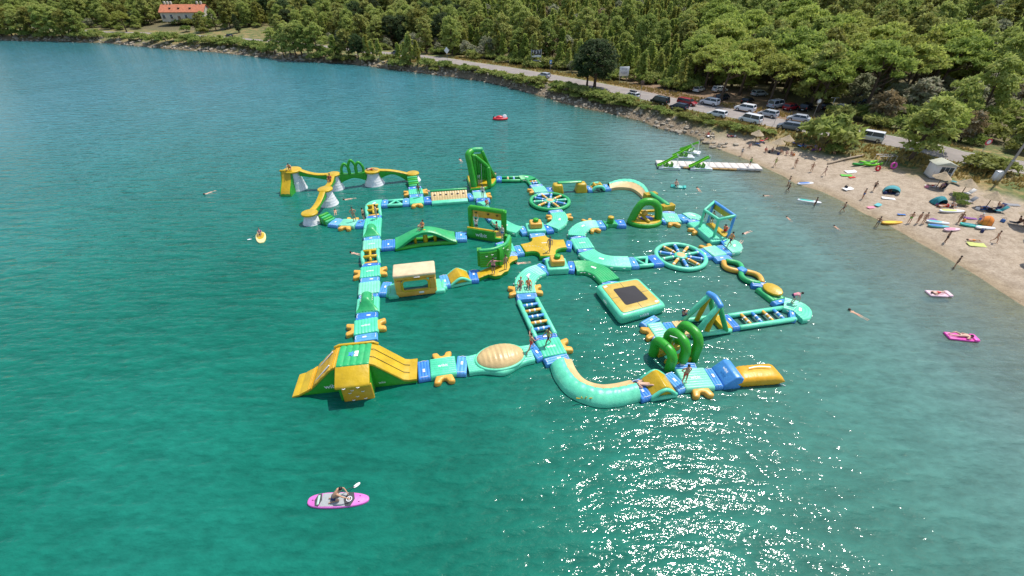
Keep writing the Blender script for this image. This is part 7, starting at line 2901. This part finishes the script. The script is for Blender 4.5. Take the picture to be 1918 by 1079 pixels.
# boards on the sand and in the shallows
for k, x, y, L, w, a, mt, pm_, lab, zz in [(16, 1295, 648, 3.1, .75, 8, WHITEB, CLOTH['blue'], 'blue and white board lying at the waterline', 0), (16, 1330, 832, 3.2, .78, -22, WHITEB, vinyl('teal_vinyl', (.03, .42, .36)), 'teal and white board floating beside a wading bather', 0),
        (17, 290, 492, 2.9, .78, 3, vinyl('amber_vinyl', (.7, .36, .02)), CLOTH['yellow'], 'bright yellow board pulled up on the sand', 1), (17, 755, 402, 3.3, .8, -3, WHITEB, CLOTH['lime'], 'long white board lying before the teal tent', 1),
        (17, 645, 490, 2.6, .72, -18, WHITEB, CLOTH['cyan'], 'white and blue board beside the standing trio', 1), (17, 650, 520, 2.4, .7, -15, CLOTH['cyan'], CLOTH['blue'], 'turquoise and blue board in front of the white one', 1),
        (17, 755, 546, 2.2, .75, 5, vinyl('pale_pink_vinyl', (.72, .5, .55)), CLOTH['pink'], 'pink board lying nearest the waterline', 1), (17, 915, 515, 2.6, .75, -28, vinyl('sea_green_vinyl', (.05, .62, .48)), CLOTH['teal'], 'sea green board before the orange tent', 1),
        (17, 1015, 533, 2.2, .7, -10, WHITEB, None, 'plain white board tip beside the sea green one', 1)]:
    p = land(k, x, y) if zz else P(k, x, y, 0)
    if zz == 0 and gz(p.x, p.y) > 0:
        p.z = gz(p.x, p.y)
    T = board(Vector((p.x, p.y, p.z + (.08 if zz else .0))), L, w, D2(a), lab, mt, pm_)
    T.scale = (.8, .8, .9)
# people on the beach
BP = [(16, 610, 348, 'stand', 'white', 'grey', 130, 1, 'bather in a white top at the waterline above the dock'), (16, 960, 462, 'walk', 'lime', 'lime', 100, 0, 'child in lime walking along the waterline'),
      (16, 1172, 470, 'walk', '*navy', 'navy', 150, 0, 'bather in a navy bikini walking on the pebbles'), (16, 1345, 518, 'akimbo', '*black', 'black', 160, 0, 'bather in black standing on the open pebbles'),
      (17, 145, 240, 'walk', 'black', 'black', 120, 0, 'man in a black shirt beside the turquoise shelter'), (17, 420, 488, 'akimbo', None, 'green', 170, 0, 'bather in green shorts of the standing trio'),
      (17, 485, 490, 'stand', '*red', 'red', 190, 0, 'bather in red in the middle of the standing trio'), (17, 530, 492, 'stand', '*white', 'white', 170, 0, 'bather in white of the standing trio'),
      (17, 805, 488, 'walk', '*black', 'black', 120, 2, 'slim bather walking past the sea green board'), (17, 950, 500, 'stand', 'pink', 'blue', 150, 1, 'bather in a pink shirt and white cap by the orange tent'),
      (16, 865, 310, 'sit', 'red', 'navy', 170, 0, 'bather in red sitting under the straw parasol'), (16, 935, 310, 'sit', None, 'navy', 150, 0, 'dark haired bather sitting under the straw parasol'),
      (16, 1025, 325, 'sit', None, 'black', 200, 0, 'bather sitting beside the parasol pole'), (16, 1085, 340, 'sit', '*red', 'red', 170, 1, 'bather in a red bikini sitting with the group'), (16, 1135, 345, 'sit', None, 'purple', 190, 0, 'bather sitting at the end of the group'),
      (16, 250, 140, 'sit', 'red', 'navy', 100, 0, 'sunbather in red sitting at the far end of the beach'), (16, 500, 148, 'lie', None, 'red', 80, 1, 'sunbather lying on the pink towel'),
      (16, 1260, 238, 'lie', None, 'navy', 60, 0, 'sunbather lying on the blue towel by the shrub'), (16, 1320, 252, 'lie', '*red', 'red', 70, 1, 'sunbather in red lying on the red towel'), (16, 1390, 280, 'sit', 'blue', 'navy', 170, 0, 'bather in a blue shirt sitting on the lilac towel'),
      (17, 270, 248, 'sit', None, 'black', 150, 2, 'bather sitting inside the turquoise shelter'), (17, 920, 632, 'lie', None, 'orange', 80, 0, 'sunbather lying on the open pebbles by the yellow towel'),
      (13, 400, 150, 'sit', 'purple', 'black', 120, 0, 'bather in purple sitting in the black deck chair'), (13, 1410, 505, 'sit', None, 'white', 200, 0, 'bather sitting in the navy deck chair'), (13, 1790, 790, 'sit', None, 'black', 200, 2, 'bather sitting in the dark deck chair'),
      (16, 700, 260, 'sit', '*teal', 'teal', 140, 1, 'bather in teal sitting in the shadow of the first parasol'), (16, 1480, 560, 'walk', '*pink', 'pink', 60, 1, 'bather in pink walking along the middle of the beach'), (17, 60, 300, 'stand', None, 'blue', 200, 0, 'bather in blue shorts facing the sea above the pink towel'),
      (17, 1000, 380, 'lie', None, 'navy', 70, 0, 'sunbather lying on the blue towel under the parasol'), (17, 600, 205, 'lie', None, 'red', 90, 1, 'sunbather lying on the white towel by the kiosk'), (17, 1080, 640, 'walk', '*cyan', 'cyan', 210, 0, 'bather in cyan walking past the pale yellow towel'), (17, 700, 640, 'stand', None, 'black', 240, 2, 'bather in black trunks at the waterline below the pink board'),
      (16, 1580, 330, 'sit', 'green', 'black', 170, 0, 'bather in green sitting on the dry grass edge'), (13, 430, 460, 'lie', '*orange', 'orange', 90, 1, 'sunbather in orange before the teal tent'), (13, 600, 470, 'sit', 'grey', 'black', 170, 0, 'bather in grey sitting by the long white board')]
for k, x, y, pose, tp_, bt, a, s, lab in BP:
    p = land(k, x, y)
    person(p + Vector((0, 0, .06 if pose in ('sit', 'lie') else 0)) + (Vector((0, 0, .22)) if 'deck chair' in lab else Vector()), pose, lab, bt, tp_, D2(a), skin=s, hair=len(lab) % 3, brief=(tp_ or '').startswith('*'),
           cap='white' if 'cap' in lab else None)
# bags and baskets dropped beside the towels
BAGS = [(16, 262, 128, 'red', 'red bag beside the sunbather at the far end'), (16, 545, 150, 'white', 'white bag beside the pink towel'), (16, 905, 318, 'black', 'black bag under the straw parasol group'), (16, 1000, 338, 'navy', 'navy bag in the middle of the sitting group'),
        (16, 1160, 348, 'orange', 'orange bag at the end of the sitting group'), (16, 1285, 262, 'teal', 'teal bag between the shaded towels'), (16, 1440, 290, 'pink', 'pink bag below the large round shrub'), (16, 1715, 690, 'black', 'black bag on the white towel'),
        (17, 235, 262, 'navy', 'navy bag beside the turquoise shelter'), (17, 330, 275, 'grey', 'grey bag behind the turquoise shelter'), (17, 640, 350, 'purple', 'purple bag before the teal tent'), (17, 720, 362, 'red', 'red bag between the orange and grey towels'),
        (17, 955, 385, 'white', 'white bag on the blue towels'), (17, 1050, 392, 'black', 'black bag on the dark towel'), (17, 850, 478, 'orange', 'orange bag behind the sea green board'), (17, 990, 560, 'navy', 'navy bag below the plain white board'), (17, 1150, 480, 'blue', 'blue bag by the dark deck chair'), (17, 560, 215, 'pink', 'pink bag under the kiosk parasol')]
for i, (k, x, y, c, lab) in enumerate(BAGS):
    T = thing('beach_bag', lab, 'bag', land(k, x, y), 'bags on the beach', i * .7)
    lpart(T, 'pouch', rbox(0, 0, .16, .42, .24, .34, .08, 2, 0, .8), CLOTH[c])
    for s in (-1, 1):
        lpart(T, 'handle', tube(smooth_path([(-.12, s * .09, .3), (-.07, s * .1, .46), (.07, s * .1, .46), (.12, s * .09, .3)], 3), .012, 5), CLOTH['black'])
# kayaks and floats in the shade
for i, (x, y, a) in enumerate(((500, 940, 8), (560, 925, 5), (600, 945, 2))):
    p = land(22, x, y)
    T = thing('kayak', ('long green kayak lying in front of the others', 'green kayak behind the front one', 'short green kayak beside the metal rack')[i], 'kayak', p, 'green kayaks on the beach', D2(a))
    T.scale = (.85,) * 3
    rings = []
    for k in range(15):
        f = -1 + 2 * k / 14
        w = .36 * (1 - abs(f) ** 2.4) + .02
        up = .12 * abs(f) ** 3
        rings.append([(f * 1.6, w * math.cos(q_), .2 + up + .19 * math.sin(q_)) for q_ in [2 * math.pi * j / 10 for j in range(10)]])
    lpart(T, 'hull', loft(rings), vinyl('apple_green_plastic', (.14, .50, .01)) if i else vinyl('kayak_green', (.03, .32, .05)))
    lpart(T, 'cockpit', slab(disc(-.1, 0, .45, .24, 16), .36, .42, .02), DARK)
T = thing('storage_rack', 'metal rack standing over the green kayaks', 'rack', land(22, 680, 950))
for x in (-1.1, 0, 1.1):
    for y in (-.4, .4):
        lpart(T, 'post', tube([(x, y, 0), (x, y, 1.5)], .025, 6), METAL)
for y in (-.4, .4):
    lpart(T, 'rail', tube([(-1.2, y, 1.5), (1.2, y, 1.5)], .025, 6), METAL)
for x in (-1.1, -.6, 0, .6, 1.1):
    lpart(T, 'cross_rail', tube([(x, -.4, 1.5), (x, .4, 1.5)], .02, 6), METAL)
for x, y, lab, s in ((640, 990, 'small red rubber ring leaning by the rack', .35), (770, 970, 'pink rubber ring leaning by the rack', .45)):
    p = land(22, x, y)
    T = thing('swim_ring', lab, 'swim ring', p)
    lpart(T, 'ring', tube([(s * math.cos(k * math.pi / 10), .12 * math.sin(k * math.pi / 10), s + .12 + s * math.sin(k * math.pi / 10)) for k in range(20)], .15, 8, closed=True), vinyl('hot_pink_vinyl', (.75, .08, .42)) if s > .4 else vinyl('red_vinyl', (.55, .02, .03)))
    T.scale = (.75,) * 3
    lpart(T, 'valve', tube([(0, -.16, .15), (0, -.2, .15)], .02, 5), PRINT)
T = thing('driftwood_log', 'bleached log edging the dry grass above the beach', 'log', land(22, 380, 900))
p0, p1 = land(22, 225, 935), land(22, 530, 865)
part(T, 'log', tube(smooth_path([p0 + Vector((0, 0, .12)), p0.lerp(p1, .5) + Vector((.1, .1, .2)), p1 + Vector((0, 0, .15))], 5), .14, 8), plain('bleached_wood', (.4, .31, .22), .9, .2, 4))
part(T, 'branch', tube([p0.lerp(p1, .6) + Vector((0, 0, .15)), p0.lerp(p1, .68) + Vector((-.2, .4, .5))], .04, 6), plain('bleached_wood', (.4, .31, .22), .9, .2, 4))

# kiosk
kb = land(18, 470, 800)
T = thing('beach_kiosk', 'white beach kiosk with a wide dark window', 'kiosk', kb, None, D2(-14))
T.scale = (.70,) * 3
WALLK = plain('white_kiosk_panel', (.66, .63, .60), .6, .06, 2)
KW, KD, KH = 3.0, 2.4, 2.35
lpart(T, 'floor', rbox(0, 0, .08, KW + .1, KD + .1, .2, .02, 1), METAL)
lpart(T, 'side_wall', rbox(-KW / 2 + .04, 0, KH / 2 + .1, .08, KD, KH, .02, 1), WALLK)
lpart(T, 'side_wall', rbox(KW / 2 - .04, 0, KH / 2 + .1, .08, KD, KH, .02, 1), WALLK)
lpart(T, 'back_wall', rbox(0, KD / 2 - .04, KH / 2 + .1, KW - .17, .08, KH, .02, 1), WALLK)
lpart(T, 'front_wall', join(rbox(-1.05, -KD / 2 + .04, KH / 2 + .1, .72, .08, KH, .02, 1), rbox(1.34, -KD / 2 + .04, KH / 2 + .1, .14, .08, KH, .02, 1), rbox(.3, -KD / 2 + .04, .35, 1.96, .08, .5, .02, 1), rbox(.3, -KD / 2 + .04, 2.3, 1.96, .08, .3, .02, 1)), WALLK)
GLASS = plain('dark_window_glass', (.02, .03, .04), .12, .2, 2)
wnd = lpart(T, 'window', rbox(.3, -KD / 2 + .05, 1.62, 1.94, .03, 1.06, .01, 1), GLASS)
for x in (-.68, -.02, .64, 1.28):
    lpart(wnd, 'mullion', rbox(x, -KD / 2 + .03, 1.62, .05, .05, 1.06, .01, 1), WALLK)
lpart(wnd, 'sill', rbox(.3, -KD / 2 - .03, 1.07, 2.0, .16, .06, .01, 1), WALLK)
for x in (-.2, .8):
    lpart(wnd, 'lower_pane', rbox(x, -KD / 2 + .04, .82, .85, .04, .42, .01, 1), GLASS)
lpart(T, 'roof', place(prism([(-KW / 2 - .25, KH + .1), (KW / 2 + .25, KH + .1), (0, KH + .75)], KD + .5, .04, 1), (0, 0, 0)), plain('pale_green_roof', (.42, .42, .33), .7, .1))
# utility pole and cabinet
pb = land(18, 1520, 850)
T = thing('utility_pole', 'grey utility pole beside the road at the beach edge', 'pole', pb)
lpart(T, 'shaft', tube([(0, 0, -.3), (0, 0, 4), (0, 0, 8.5)], [.14, .12, .09], 10), plain('weathered_pole', (.36, .33, .31), .9, .15, 4))
lpart(T, 'cross_arm', tube([(-.6, 0, 8.1), (.6, 0, 8.1)], .05, 6), METAL)
for x in (-.5, 0, .5):
    lpart(T, 'insulator', slab(disc(x, 0, .05, .05, 8), 8.15, 8.32, .02), WHITEB)
lpart(T, 'lamp_arm', tube([(0, 0, 4.4), (-.1, -.25, 4.5)], .03, 6), METAL)
lpart(T, 'collar', tube([(0, 0, 2.2), (0, 0, 2.4)], .15, 10), METAL)
cb = land(18, 1430, 855)
T = thing('utility_cabinet', 'white utility cabinet at the foot of the pole', 'cabinet', cb, None, D2(10))
lpart(T, 'body', rbox(0, 0, .55, .8, .5, 1.1, .03, 1), WHITEB)
lpart(T, 'door', rbox(0, -.262, .58, .68, .02, .9, .008, 1), WALLK)
lpart(T, 'lid', rbox(0, 0, 1.12, .88, .58, .06, .02, 1), METAL)

# ================================================================ ROAD SIGNS
def sign(p, label, h, shape, w, hh, col, name='road_sign', rz=0.0, second=None):
    T = thing(name, label, 'sign', p, None, rz)
    lpart(T, 'post', tube([(0, .03, -.2), (0, .03, h)], .035, 6), METAL)
    if shape == 'round':
        g = place(slab(disc(0, 0, w / 2, hh / 2, 20), 0, .03, .01), (0, 0, h), 0, D2(90))
    elif shape == 'diamond':
        g = place(slab([(0, -hh / 2), (w / 2, 0), (0, hh / 2), (-w / 2, 0)], 0, .03, .008), (0, 0, h), 0, D2(90))
    else:
        g = rbox(0, 0, h, w, .03, hh, .008, 1)
    lpart(T, 'face', g, col)
    if second:
        lpart(T, 'symbol', place(slab(disc(0, 0, w * .3, hh * .3, 14), 0, .012, .004), (0, -.036, h), 0, D2(90)) if shape == 'round' else rbox(0, -.025, h, w * .55, .015, hh * .4, .004, 1), second)
    return T


SBLUE = plain('sign_blue', (.05, .2, .5), .4)
SRED = plain('sign_red', (.6, .05, .08), .4)
SBROWN = plain('sign_brown', (.14, .07, .05), .5)
sign(land(0, 838, 113), 'white diamond sign on the coast road verge', 2.6, 'diamond', 1.5, 1.9, WHITEB)
sign(land(25, 405, 365), 'small blue and white sign behind the grey car', 2.4, 'rect', .6, .9, SBLUE, second=WHITEB)
sign(land(25, 1745, 765), 'small brown sign behind the white car with the roof box', 3.0, 'rect', .75, .9, SBROWN)
sign(land(15, 1805, 555), 'round grey traffic mirror beside the car park', 2.9, 'round', .8, .8, METAL, second=WHITEB)
sign(land(18, 1180, 470), 'red and white no entry sign on the roadside behind the kiosk', 2.0, 'round', .9, .9, SRED, second=WHITEB)
sign(land(15, 1480, 605), 'thin white marker post beside the grey estate car', 1.2, 'rect', .12, .3, WHITEB, 'marker_post', second=SRED)
T = thing('lamp_post', 'T shaped post among the pines of the car park', 'lamp post', land(23, 490, 160))
lpart(T, 'shaft', tube([(0, 0, -.2), (0, 0, 3.0)], .05, 6), METAL)
lpart(T, 'cross_arm', tube([(-.7, 0, 3.0), (.7, 0, 3.0)], .05, 6), METAL)
# billboard
p = land(0, 1166, 157)
T = thing('billboard', 'white billboard on two posts in the dry grass', 'billboard', p, None, D2(8))
for x in (-.85, .85):
    lpart(T, 'post', tube([(x, .06, -.2), (x, .06, 3.6)], .06, 6), METAL)
f = lpart(T, 'panel', rbox(0, 0, 2.6, 2.3, .06, 2.0, .02, 1), WHITEB)
for i, (w, z) in enumerate(((1.4, 3.2), (1.2, 2.95), (1.6, 2.5), (1.5, 2.3), (1.2, 2.1))):
    lpart(f, 'print_line', rbox(0, -.035, z, w, .008, .09, .003, 1), plain('grey_print', (.35, .35, .4), .6))
# frame sign with three letters
p = land(25, 190, 292)
T = thing('frame_sign', 'tall frame sign with three white letters above a white banner', 'sign', p, None, D2(5))
for x in (-1.35, 1.35):
    lpart(T, 'leg', tube([(x * 1.05, -.5, -.2), (x, .0, 2.4), (x, .05, 4.4)], .06, 6), METAL)
    lpart(T, 'leg', tube([(x * .8, .7, -.2), (x, .05, 2.4)], .05, 6), METAL)
lpart(T, 'letter_board', rbox(0, .05, 3.7, 2.8, .06, 1.2, .02, 1), plain('dark_board', (.05, .05, .06), .7))
for i, ch in enumerate('TST'):
    g = text_geo(ch, .95, .02)
    lpart(T, 'letter', place(g, (-.8 + .8 * i, -.01, 3.7), 0, D2(90)), PRINT, False)
lpart(T, 'banner', rbox(0, .02, 2.75, 2.6, .04, .5, .01, 1), WHITEB)
lpart(T, 'brace', tube([(-1.3, .0, 1.5), (1.3, .0, 1.5)], .05, 6), METAL)
lpart(T, 'lower_banner', rbox(0, .02, 1.75, 2.0, .04, .25, .01, 1), plain('grey_print', (.35, .35, .4), .6))

# ================================================================ CARS
CARPAINT = {k: plain(k + '_car_paint', c, .22, .03, .5) for k, c in dict(white=(.72, .73, .75), silver=(.42, .45, .49), grey=(.17, .20, .25), navy=(.015, .022, .05), green=(.008, .018, .016), red=(.28, .012, .02), black=(.012, .012, .014), blue=(.05, .11, .2)).items()}
TYRE = plain('tyre_rubber', (.02, .02, .02), .9)
RIM = plain('alloy_rim', (.5, .5, .52), .3, .05, metal=.6)
LAMP = plain('headlamp_glass', (.75, .77, .8), .15)
TAIL = plain('tail_lamp', (.4, .02, .02), .3)
CARG = {}


def car_geo(kind):
    """side outline and greenhouse of one kind of car, length along X, nose at +X"""
    if kind in CARG:
        return CARG[kind]
    L, W, H = dict(hatch=(4.1, 1.76, 1.48), suv=(4.4, 1.84, 1.66), estate=(4.7, 1.8, 1.50), van=(4.5, 1.84, 1.84), sedan=(4.5, 1.8, 1.44))[kind]
    zb = .22
    belt = dict(hatch=.92, suv=1.05, estate=.94, van=1.05, sedan=.92)[kind]
    nose = dict(hatch=.74, suv=.9, estate=.76, van=.9, sedan=.74)[kind]
    x0, x1 = -L / 2, L / 2
    wr = .33
    xf, xr = x1 - .82, x0 + .78
    arch = lambda cx: [(cx + (wr + .06) * math.cos(a), wr + (wr + .06) * math.sin(a)) for a in [math.pi * (1 - k / 6) for k in range(7)]]
    low = [(x0 + .06, zb + .1)] + [(q_[0], max(zb, q_[1])) for q_ in arch(xr)] + [(q_[0], max(zb, q_[1])) for q_ in arch(xf)] + [(x1 - .05, zb + .1)]
    hood0 = x1 - (.95 if kind not in ('van',) else .7)
    prof = low + [(x1, zb + .35), (x1 - .06, nose - .06), (x1 - .25, nose), (hood0, belt + .03), (x0 + .12, belt + .06), (x0, belt - .1), (x0 - .0, zb + .3)]
    body = prism(prof, W, .05, 2)
    # greenhouse: glass block tapering to the roof
    ws0 = hood0 + .12
    ws1 = hood0 - (.62 if kind != 'van' else .45)
    rr1 = x0 + (.35 if kind in ('hatch', 'suv') else (.25 if kind in ('estate', 'van') else 1.0))
    rr0 = x0 + (.12 if kind != 'sedan' else .55)
    wt = W * .80

    def ring(zz, f, w):
        a, b = ws0 + (ws1 - ws0) * f, rr0 + (rr1 - rr0) * f
        return [(a, -w / 2, zz), (a, w / 2, zz), (b, w / 2, zz), (b, -w / 2, zz)]
    zr = H - .06
    glass = loft([ring(belt - .05, 0, W * .93), ring(zr, .97, wt)])
    roof = slab([(ws1 + .02, -wt / 2), (ws1 + .02, wt / 2), (rr1 - .04, wt / 2), (rr1 - .04, -wt / 2)], zr - .03, H, .04)
    pil = []
    for s in (-1, 1):
        for f0_, f1_, rr in ((ws0, ws1, .045), (rr0, rr1, .07)):
            pil.append(tube([(f0_, s * W * .46, belt), (f1_, s * wt / 2, zr)], rr, 6))
        mx = (ws0 + rr0) / 2
        pil.append(tube([(mx, s * W * .462, belt), (mx - .1, s * wt / 2 * 1.005, zr)], .045, 6))
    tyre = place(tube([(0, -.1, 0), (0, .1, 0)], .33, 18, cap=False), (0, 0, 0))
    rim = place(tube([(0, -.105, 0), (0, .105, 0)], .2, 12, cap=False), (0, 0, 0))

    def me(n_, g, m):
        mm_ = bpy.data.meshes.new(n_)
        mm_.from_pydata([tuple(v) for v in g[0]], [], g[1])
        mm_.polygons.foreach_set('use_smooth', [True] * len(mm_.polygons))
        mm_.set_sharp_from_angle(angle=R(35))
        mm_.materials.append(m)
        return mm_
    CARG[kind] = dict(body=me('body', body, WHITEB), glass=me('windows', glass, GLASS), roof=me('roof', join(roof, *pil), WHITEB), tyre=me('tyre', tyre, TYRE), rim=me('rim', rim, RIM),
                      lamp=me('headlight', rbox(0, 0, 0, .16, .34, .14, .04, 2), LAMP), tail=me('tail_light', rbox(0, 0, 0, .1, .2, .3, .03, 2), TAIL), plate=me('number_plate', rbox(0, 0, 0, .02, .5, .11, .005, 1), WHITEB),
                      mirror=me('mirror', rbox(0, 0, 0, .14, .2, .13, .04, 2), WHITEB), dims=(L, W, H, xf, xr, wr, nose, belt, ws0))
    return CARG[kind]


def raw(T, name, mesh, loc=(0, 0, 0), mat=None):
    o = bpy.data.objects.new(name, mesh)
    C.objects.link(o)
    o.parent = T
    o.location = loc
    if mat:
        o.material_slots[0].link = 'OBJECT'
        o.material_slots[0].material = mat
    return o


def road_dir(p):
    best = None
    for a, b in zip(RDA, RDB):
        ab = b - a
        t_ = max(0, min(1, ((p.x - a[0]) * ab[0] + (p.y - a[1]) * ab[1]) / (ab @ ab)))
        d = math.hypot(p.x - a[0] - t_ * ab[0], p.y - a[1] - t_ * ab[1])
        if best is None or d < best[0]:
            best = (d, math.atan2(ab[1], ab[0]))
    return best[1]


def car(k, x, y, kind, colr, label, turn=0.0, box=False, group='parked cars'):
    p = land(k, x, y)
    rd1 = poly_dist(np.array([p.x]), np.array([p.y]), RDA, RDB)[0][0]
    G = car_geo(kind)
    L, W, H, xf, xr, wr, nose, belt, ws0 = G['dims']
    T = thing('car', label, 'car', (p.x, p.y, max(p.z, 2.05 if rd1 < 3.4 else p.z) + .01), group, road_dir(p) + D2(turn))
    T.scale = (.8, .8, .8)
    pm_ = CARPAINT[colr]
    raw(T, 'body', G['body'], mat=pm_)
    raw(T, 'windows', G['glass'])
    raw(T, 'roof', G['roof'], mat=pm_)
    for cx in (xf, xr):
        for s in (-1, 1):
            w = raw(T, 'wheel', G['tyre'], (cx, s * (W / 2 - .1), wr))
            raw(w, 'rim', G['rim'])
    for s in (-1, 1):
        raw(T, 'headlight', G['lamp'], (L / 2 - .1, s * (W / 2 - .3), nose - .14))
        raw(T, 'tail_light', G['tail'], (-L / 2 + .02, s * (W / 2 - .18), belt - .12))
        raw(T, 'mirror', G['mirror'], (ws0 - .35, s * (W / 2 + .08), belt + .05), pm_)
    for s in (-1, 1):
        raw(T, 'number_plate', G['plate'], (s * (L / 2 + .005), 0, .5))
    if box:
        lpart(T, 'roof_box', rbox(-.2, 0, H + .18, 1.9, .8, .36, .12, 3), CARPAINT['black'])
    return T


CARS = [(0, 1019, 146, 'hatch', 'silver', 'grey silver car driving along the open coast road', 180, 0), (0, 1183, 184, 'hatch', 'white', 'white car with a black roof box on the road', 180, 1),
        (0, 1235, 195, 'van', 'green', 'dark green van parked on the seaward verge', 180, 0), (0, 1271, 205, 'hatch', 'navy', 'navy small car parked behind the dark green van', 180, 0), (0, 1286, 197, 'estate', 'red', 'red car driving past the navy small car', 0, 0),
        (0, 1328, 197, 'suv', 'white', 'white off road car at the entrance of the car park', 180, 0), (0, 1342, 219, 'hatch', 'white', 'white hatchback parked alone on the seaward verge', 180, 0), (0, 1394, 209, 'suv', 'white', 'large white off road car across the road from the verge', 180, 0),
        (0, 1404, 230, 'van', 'white', 'white van shaped car parked on the seaward verge', 180, 0), (0, 1437, 219, 'hatch', 'silver', 'silver hatchback beside the large white car', 180, 0), (0, 1494, 228, 'sedan', 'silver', 'pale blue silver saloon behind the grey estate', 180, 0),
        (0, 1478, 243, 'estate', 'grey', 'grey blue estate car parked by the large shrub', 180, 0), (0, 1308, 172, 'hatch', 'white', 'white car under the trees beyond the dry grass', 100, 0), (0, 1421, 180, 'hatch', 'silver', 'pale car parked deep under the pines', 60, 0),
        (0, 1452, 202, 'van', 'silver', 'silver van seen from behind under the pines', 80, 0), (0, 1352, 187, 'estate', 'navy', 'dark car in the shade behind the white off road car', 90, 0), (0, 1399, 194, 'hatch', 'black', 'black car in the shade behind the large white car', 90, 0),
        (0, 1480, 206, 'hatch', 'red', 'dark red car in the shade of the pines', 80, 0), (0, 1508, 207, 'suv', 'black', 'black off road car in the shade beside the dark red car', 80, 0), (0, 1574, 207, 'sedan', 'silver', 'silver car half hidden behind the mirror and log', 70, 0),
        (0, 1608, 193, 'van', 'blue', 'blue grey van deep in the shade of the pines', 70, 0), (0, 1545, 205, 'hatch', 'black', 'black small car between the black and silver cars', 70, 0), (0, 1625, 264, 'van', 'white', 'white van driving past the large beach shrub', 180, 0),
        (0, 742, 103, 'hatch', 'grey', 'grey car half hidden behind the shore pines', 180, 0), (0, 430, 70, 'hatch', 'black', 'dark car parked on the lane by the column shaped tree', 180, 0), (0, 1347, 172, 'hatch', 'white', 'white car glimpsed between pine trunks', 70, 0)]
for k, x, y, kind, c, lab, tn, bx_ in CARS:
    car(k, x, y, kind, c, lab, tn, bool(bx_))

# ================================================================ THE HOUSE ON THE FAR SHORE
hx_, hy_ = -158.0, 246.0
hz_ = gz(hx_, hy_) + 1.3
T = thing('stone_house', 'long pale house with a red tiled roof among trees', 'house', (hx_, hy_, hz_), None, D2(4))
PLAST = plain('pale_plaster', (.55, .5, .42), .9, .12, .6)
TILE = plain('red_roof_tiles', (.50, .17, .085), .85, .22, 1.2, .6, 8.0, dirt=(.3, .12, .07, .6))
HL, HW, HHh = 20.0, 8.0, 4.0
lpart(T, 'wall', join(rbox(0, -HW / 2 + .15, HHh / 2, HL, .3, HHh, 0, 1), rbox(0, HW / 2 - .15, HHh / 2, HL, .3, HHh, 0, 1)), PLAST, False)
for s in (-1, 1):
    x = s * (HL / 2 - .15)
    g = loft([[(x + dx, -HW / 2 + .305, 0), (x + dx, -HW / 2 + .305, HHh), (x + dx, 0, HHh + 2.6), (x + dx, HW / 2 - .305, HHh), (x + dx, HW / 2 - .305, 0)] for dx in (-.14, .14)])
    lpart(T, 'gable_wall', g, PLAST, False)
rf = None
for s in (-1, 1):
    rows = 9
    rings = []
    for k in range(67):
        x = -HL / 2 - .4 + (HL + .8) * k / 66
        dz = .08 * (k % 2)
        rings.append([(x, s * (HW / 2 + .5), HHh - .15 + dz), (x, 0.0, HHh + 2.85 + dz), (x, 0.0, HHh + 2.7), (x, s * (HW / 2 + .5), HHh - .32)])
    o = lpart(T, 'roof', loft(rings), TILE, False)
    rf = rf or o
for x in (-8.5, -7.0, -5.6, 6.5, 8.3):
    lpart(rf, 'chimney', rbox(x, .3, HHh + 3.1, .7, .7, 1.9, .03, 1), PLAST)
for x in (-5.5, -1.5, 3.8):
    lpart(rf, 'roof_window', rbox(x, -2.4, HHh + 1.45, .9, .9, .35, .03, 1), DARK)
for i, x in enumerate((-8.6, -5.2, -1.8, 1.6, 5.0, 8.4)):
    for z in (2.1,):
        if i == 2:
            d = lpart(T, 'door', rbox(x, -HW / 2 - .02, 1.15, 1.2, .12, 2.3, .02, 1), POLE)
            lpart(d, 'door_handle', rbox(x + .4, -HW / 2 - .1, 1.1, .06, .06, .2, .01, 1), METAL)
            continue
        w = lpart(T, 'window', rbox(x, -HW / 2 - .01, z, 1.1, .1, 1.5, .01, 1), GLASS)
        lpart(w, 'window_frame', join(rbox(x - .6, -HW / 2 - .03, z, .1, .14, 1.6, .01, 1), rbox(x + .6, -HW / 2 - .03, z, .1, .14, 1.6, .01, 1), rbox(x, -HW / 2 - .035, z, .06, .13, 1.5, .01, 1)), WHITEB)
        lpart(w, 'sill', rbox(x, -HW / 2 - .09, z - .82, 1.4, .2, .08, .01, 1), PLAST)
w = lpart(T, 'window', rbox(HL / 2 + .005, 0, 3.4, .1, 1.0, 1.3, .01, 1), GLASS)
lpart(w, 'sill', rbox(HL / 2 + .08, 0, 2.7, .2, 1.3, .08, .01, 1), PLAST)
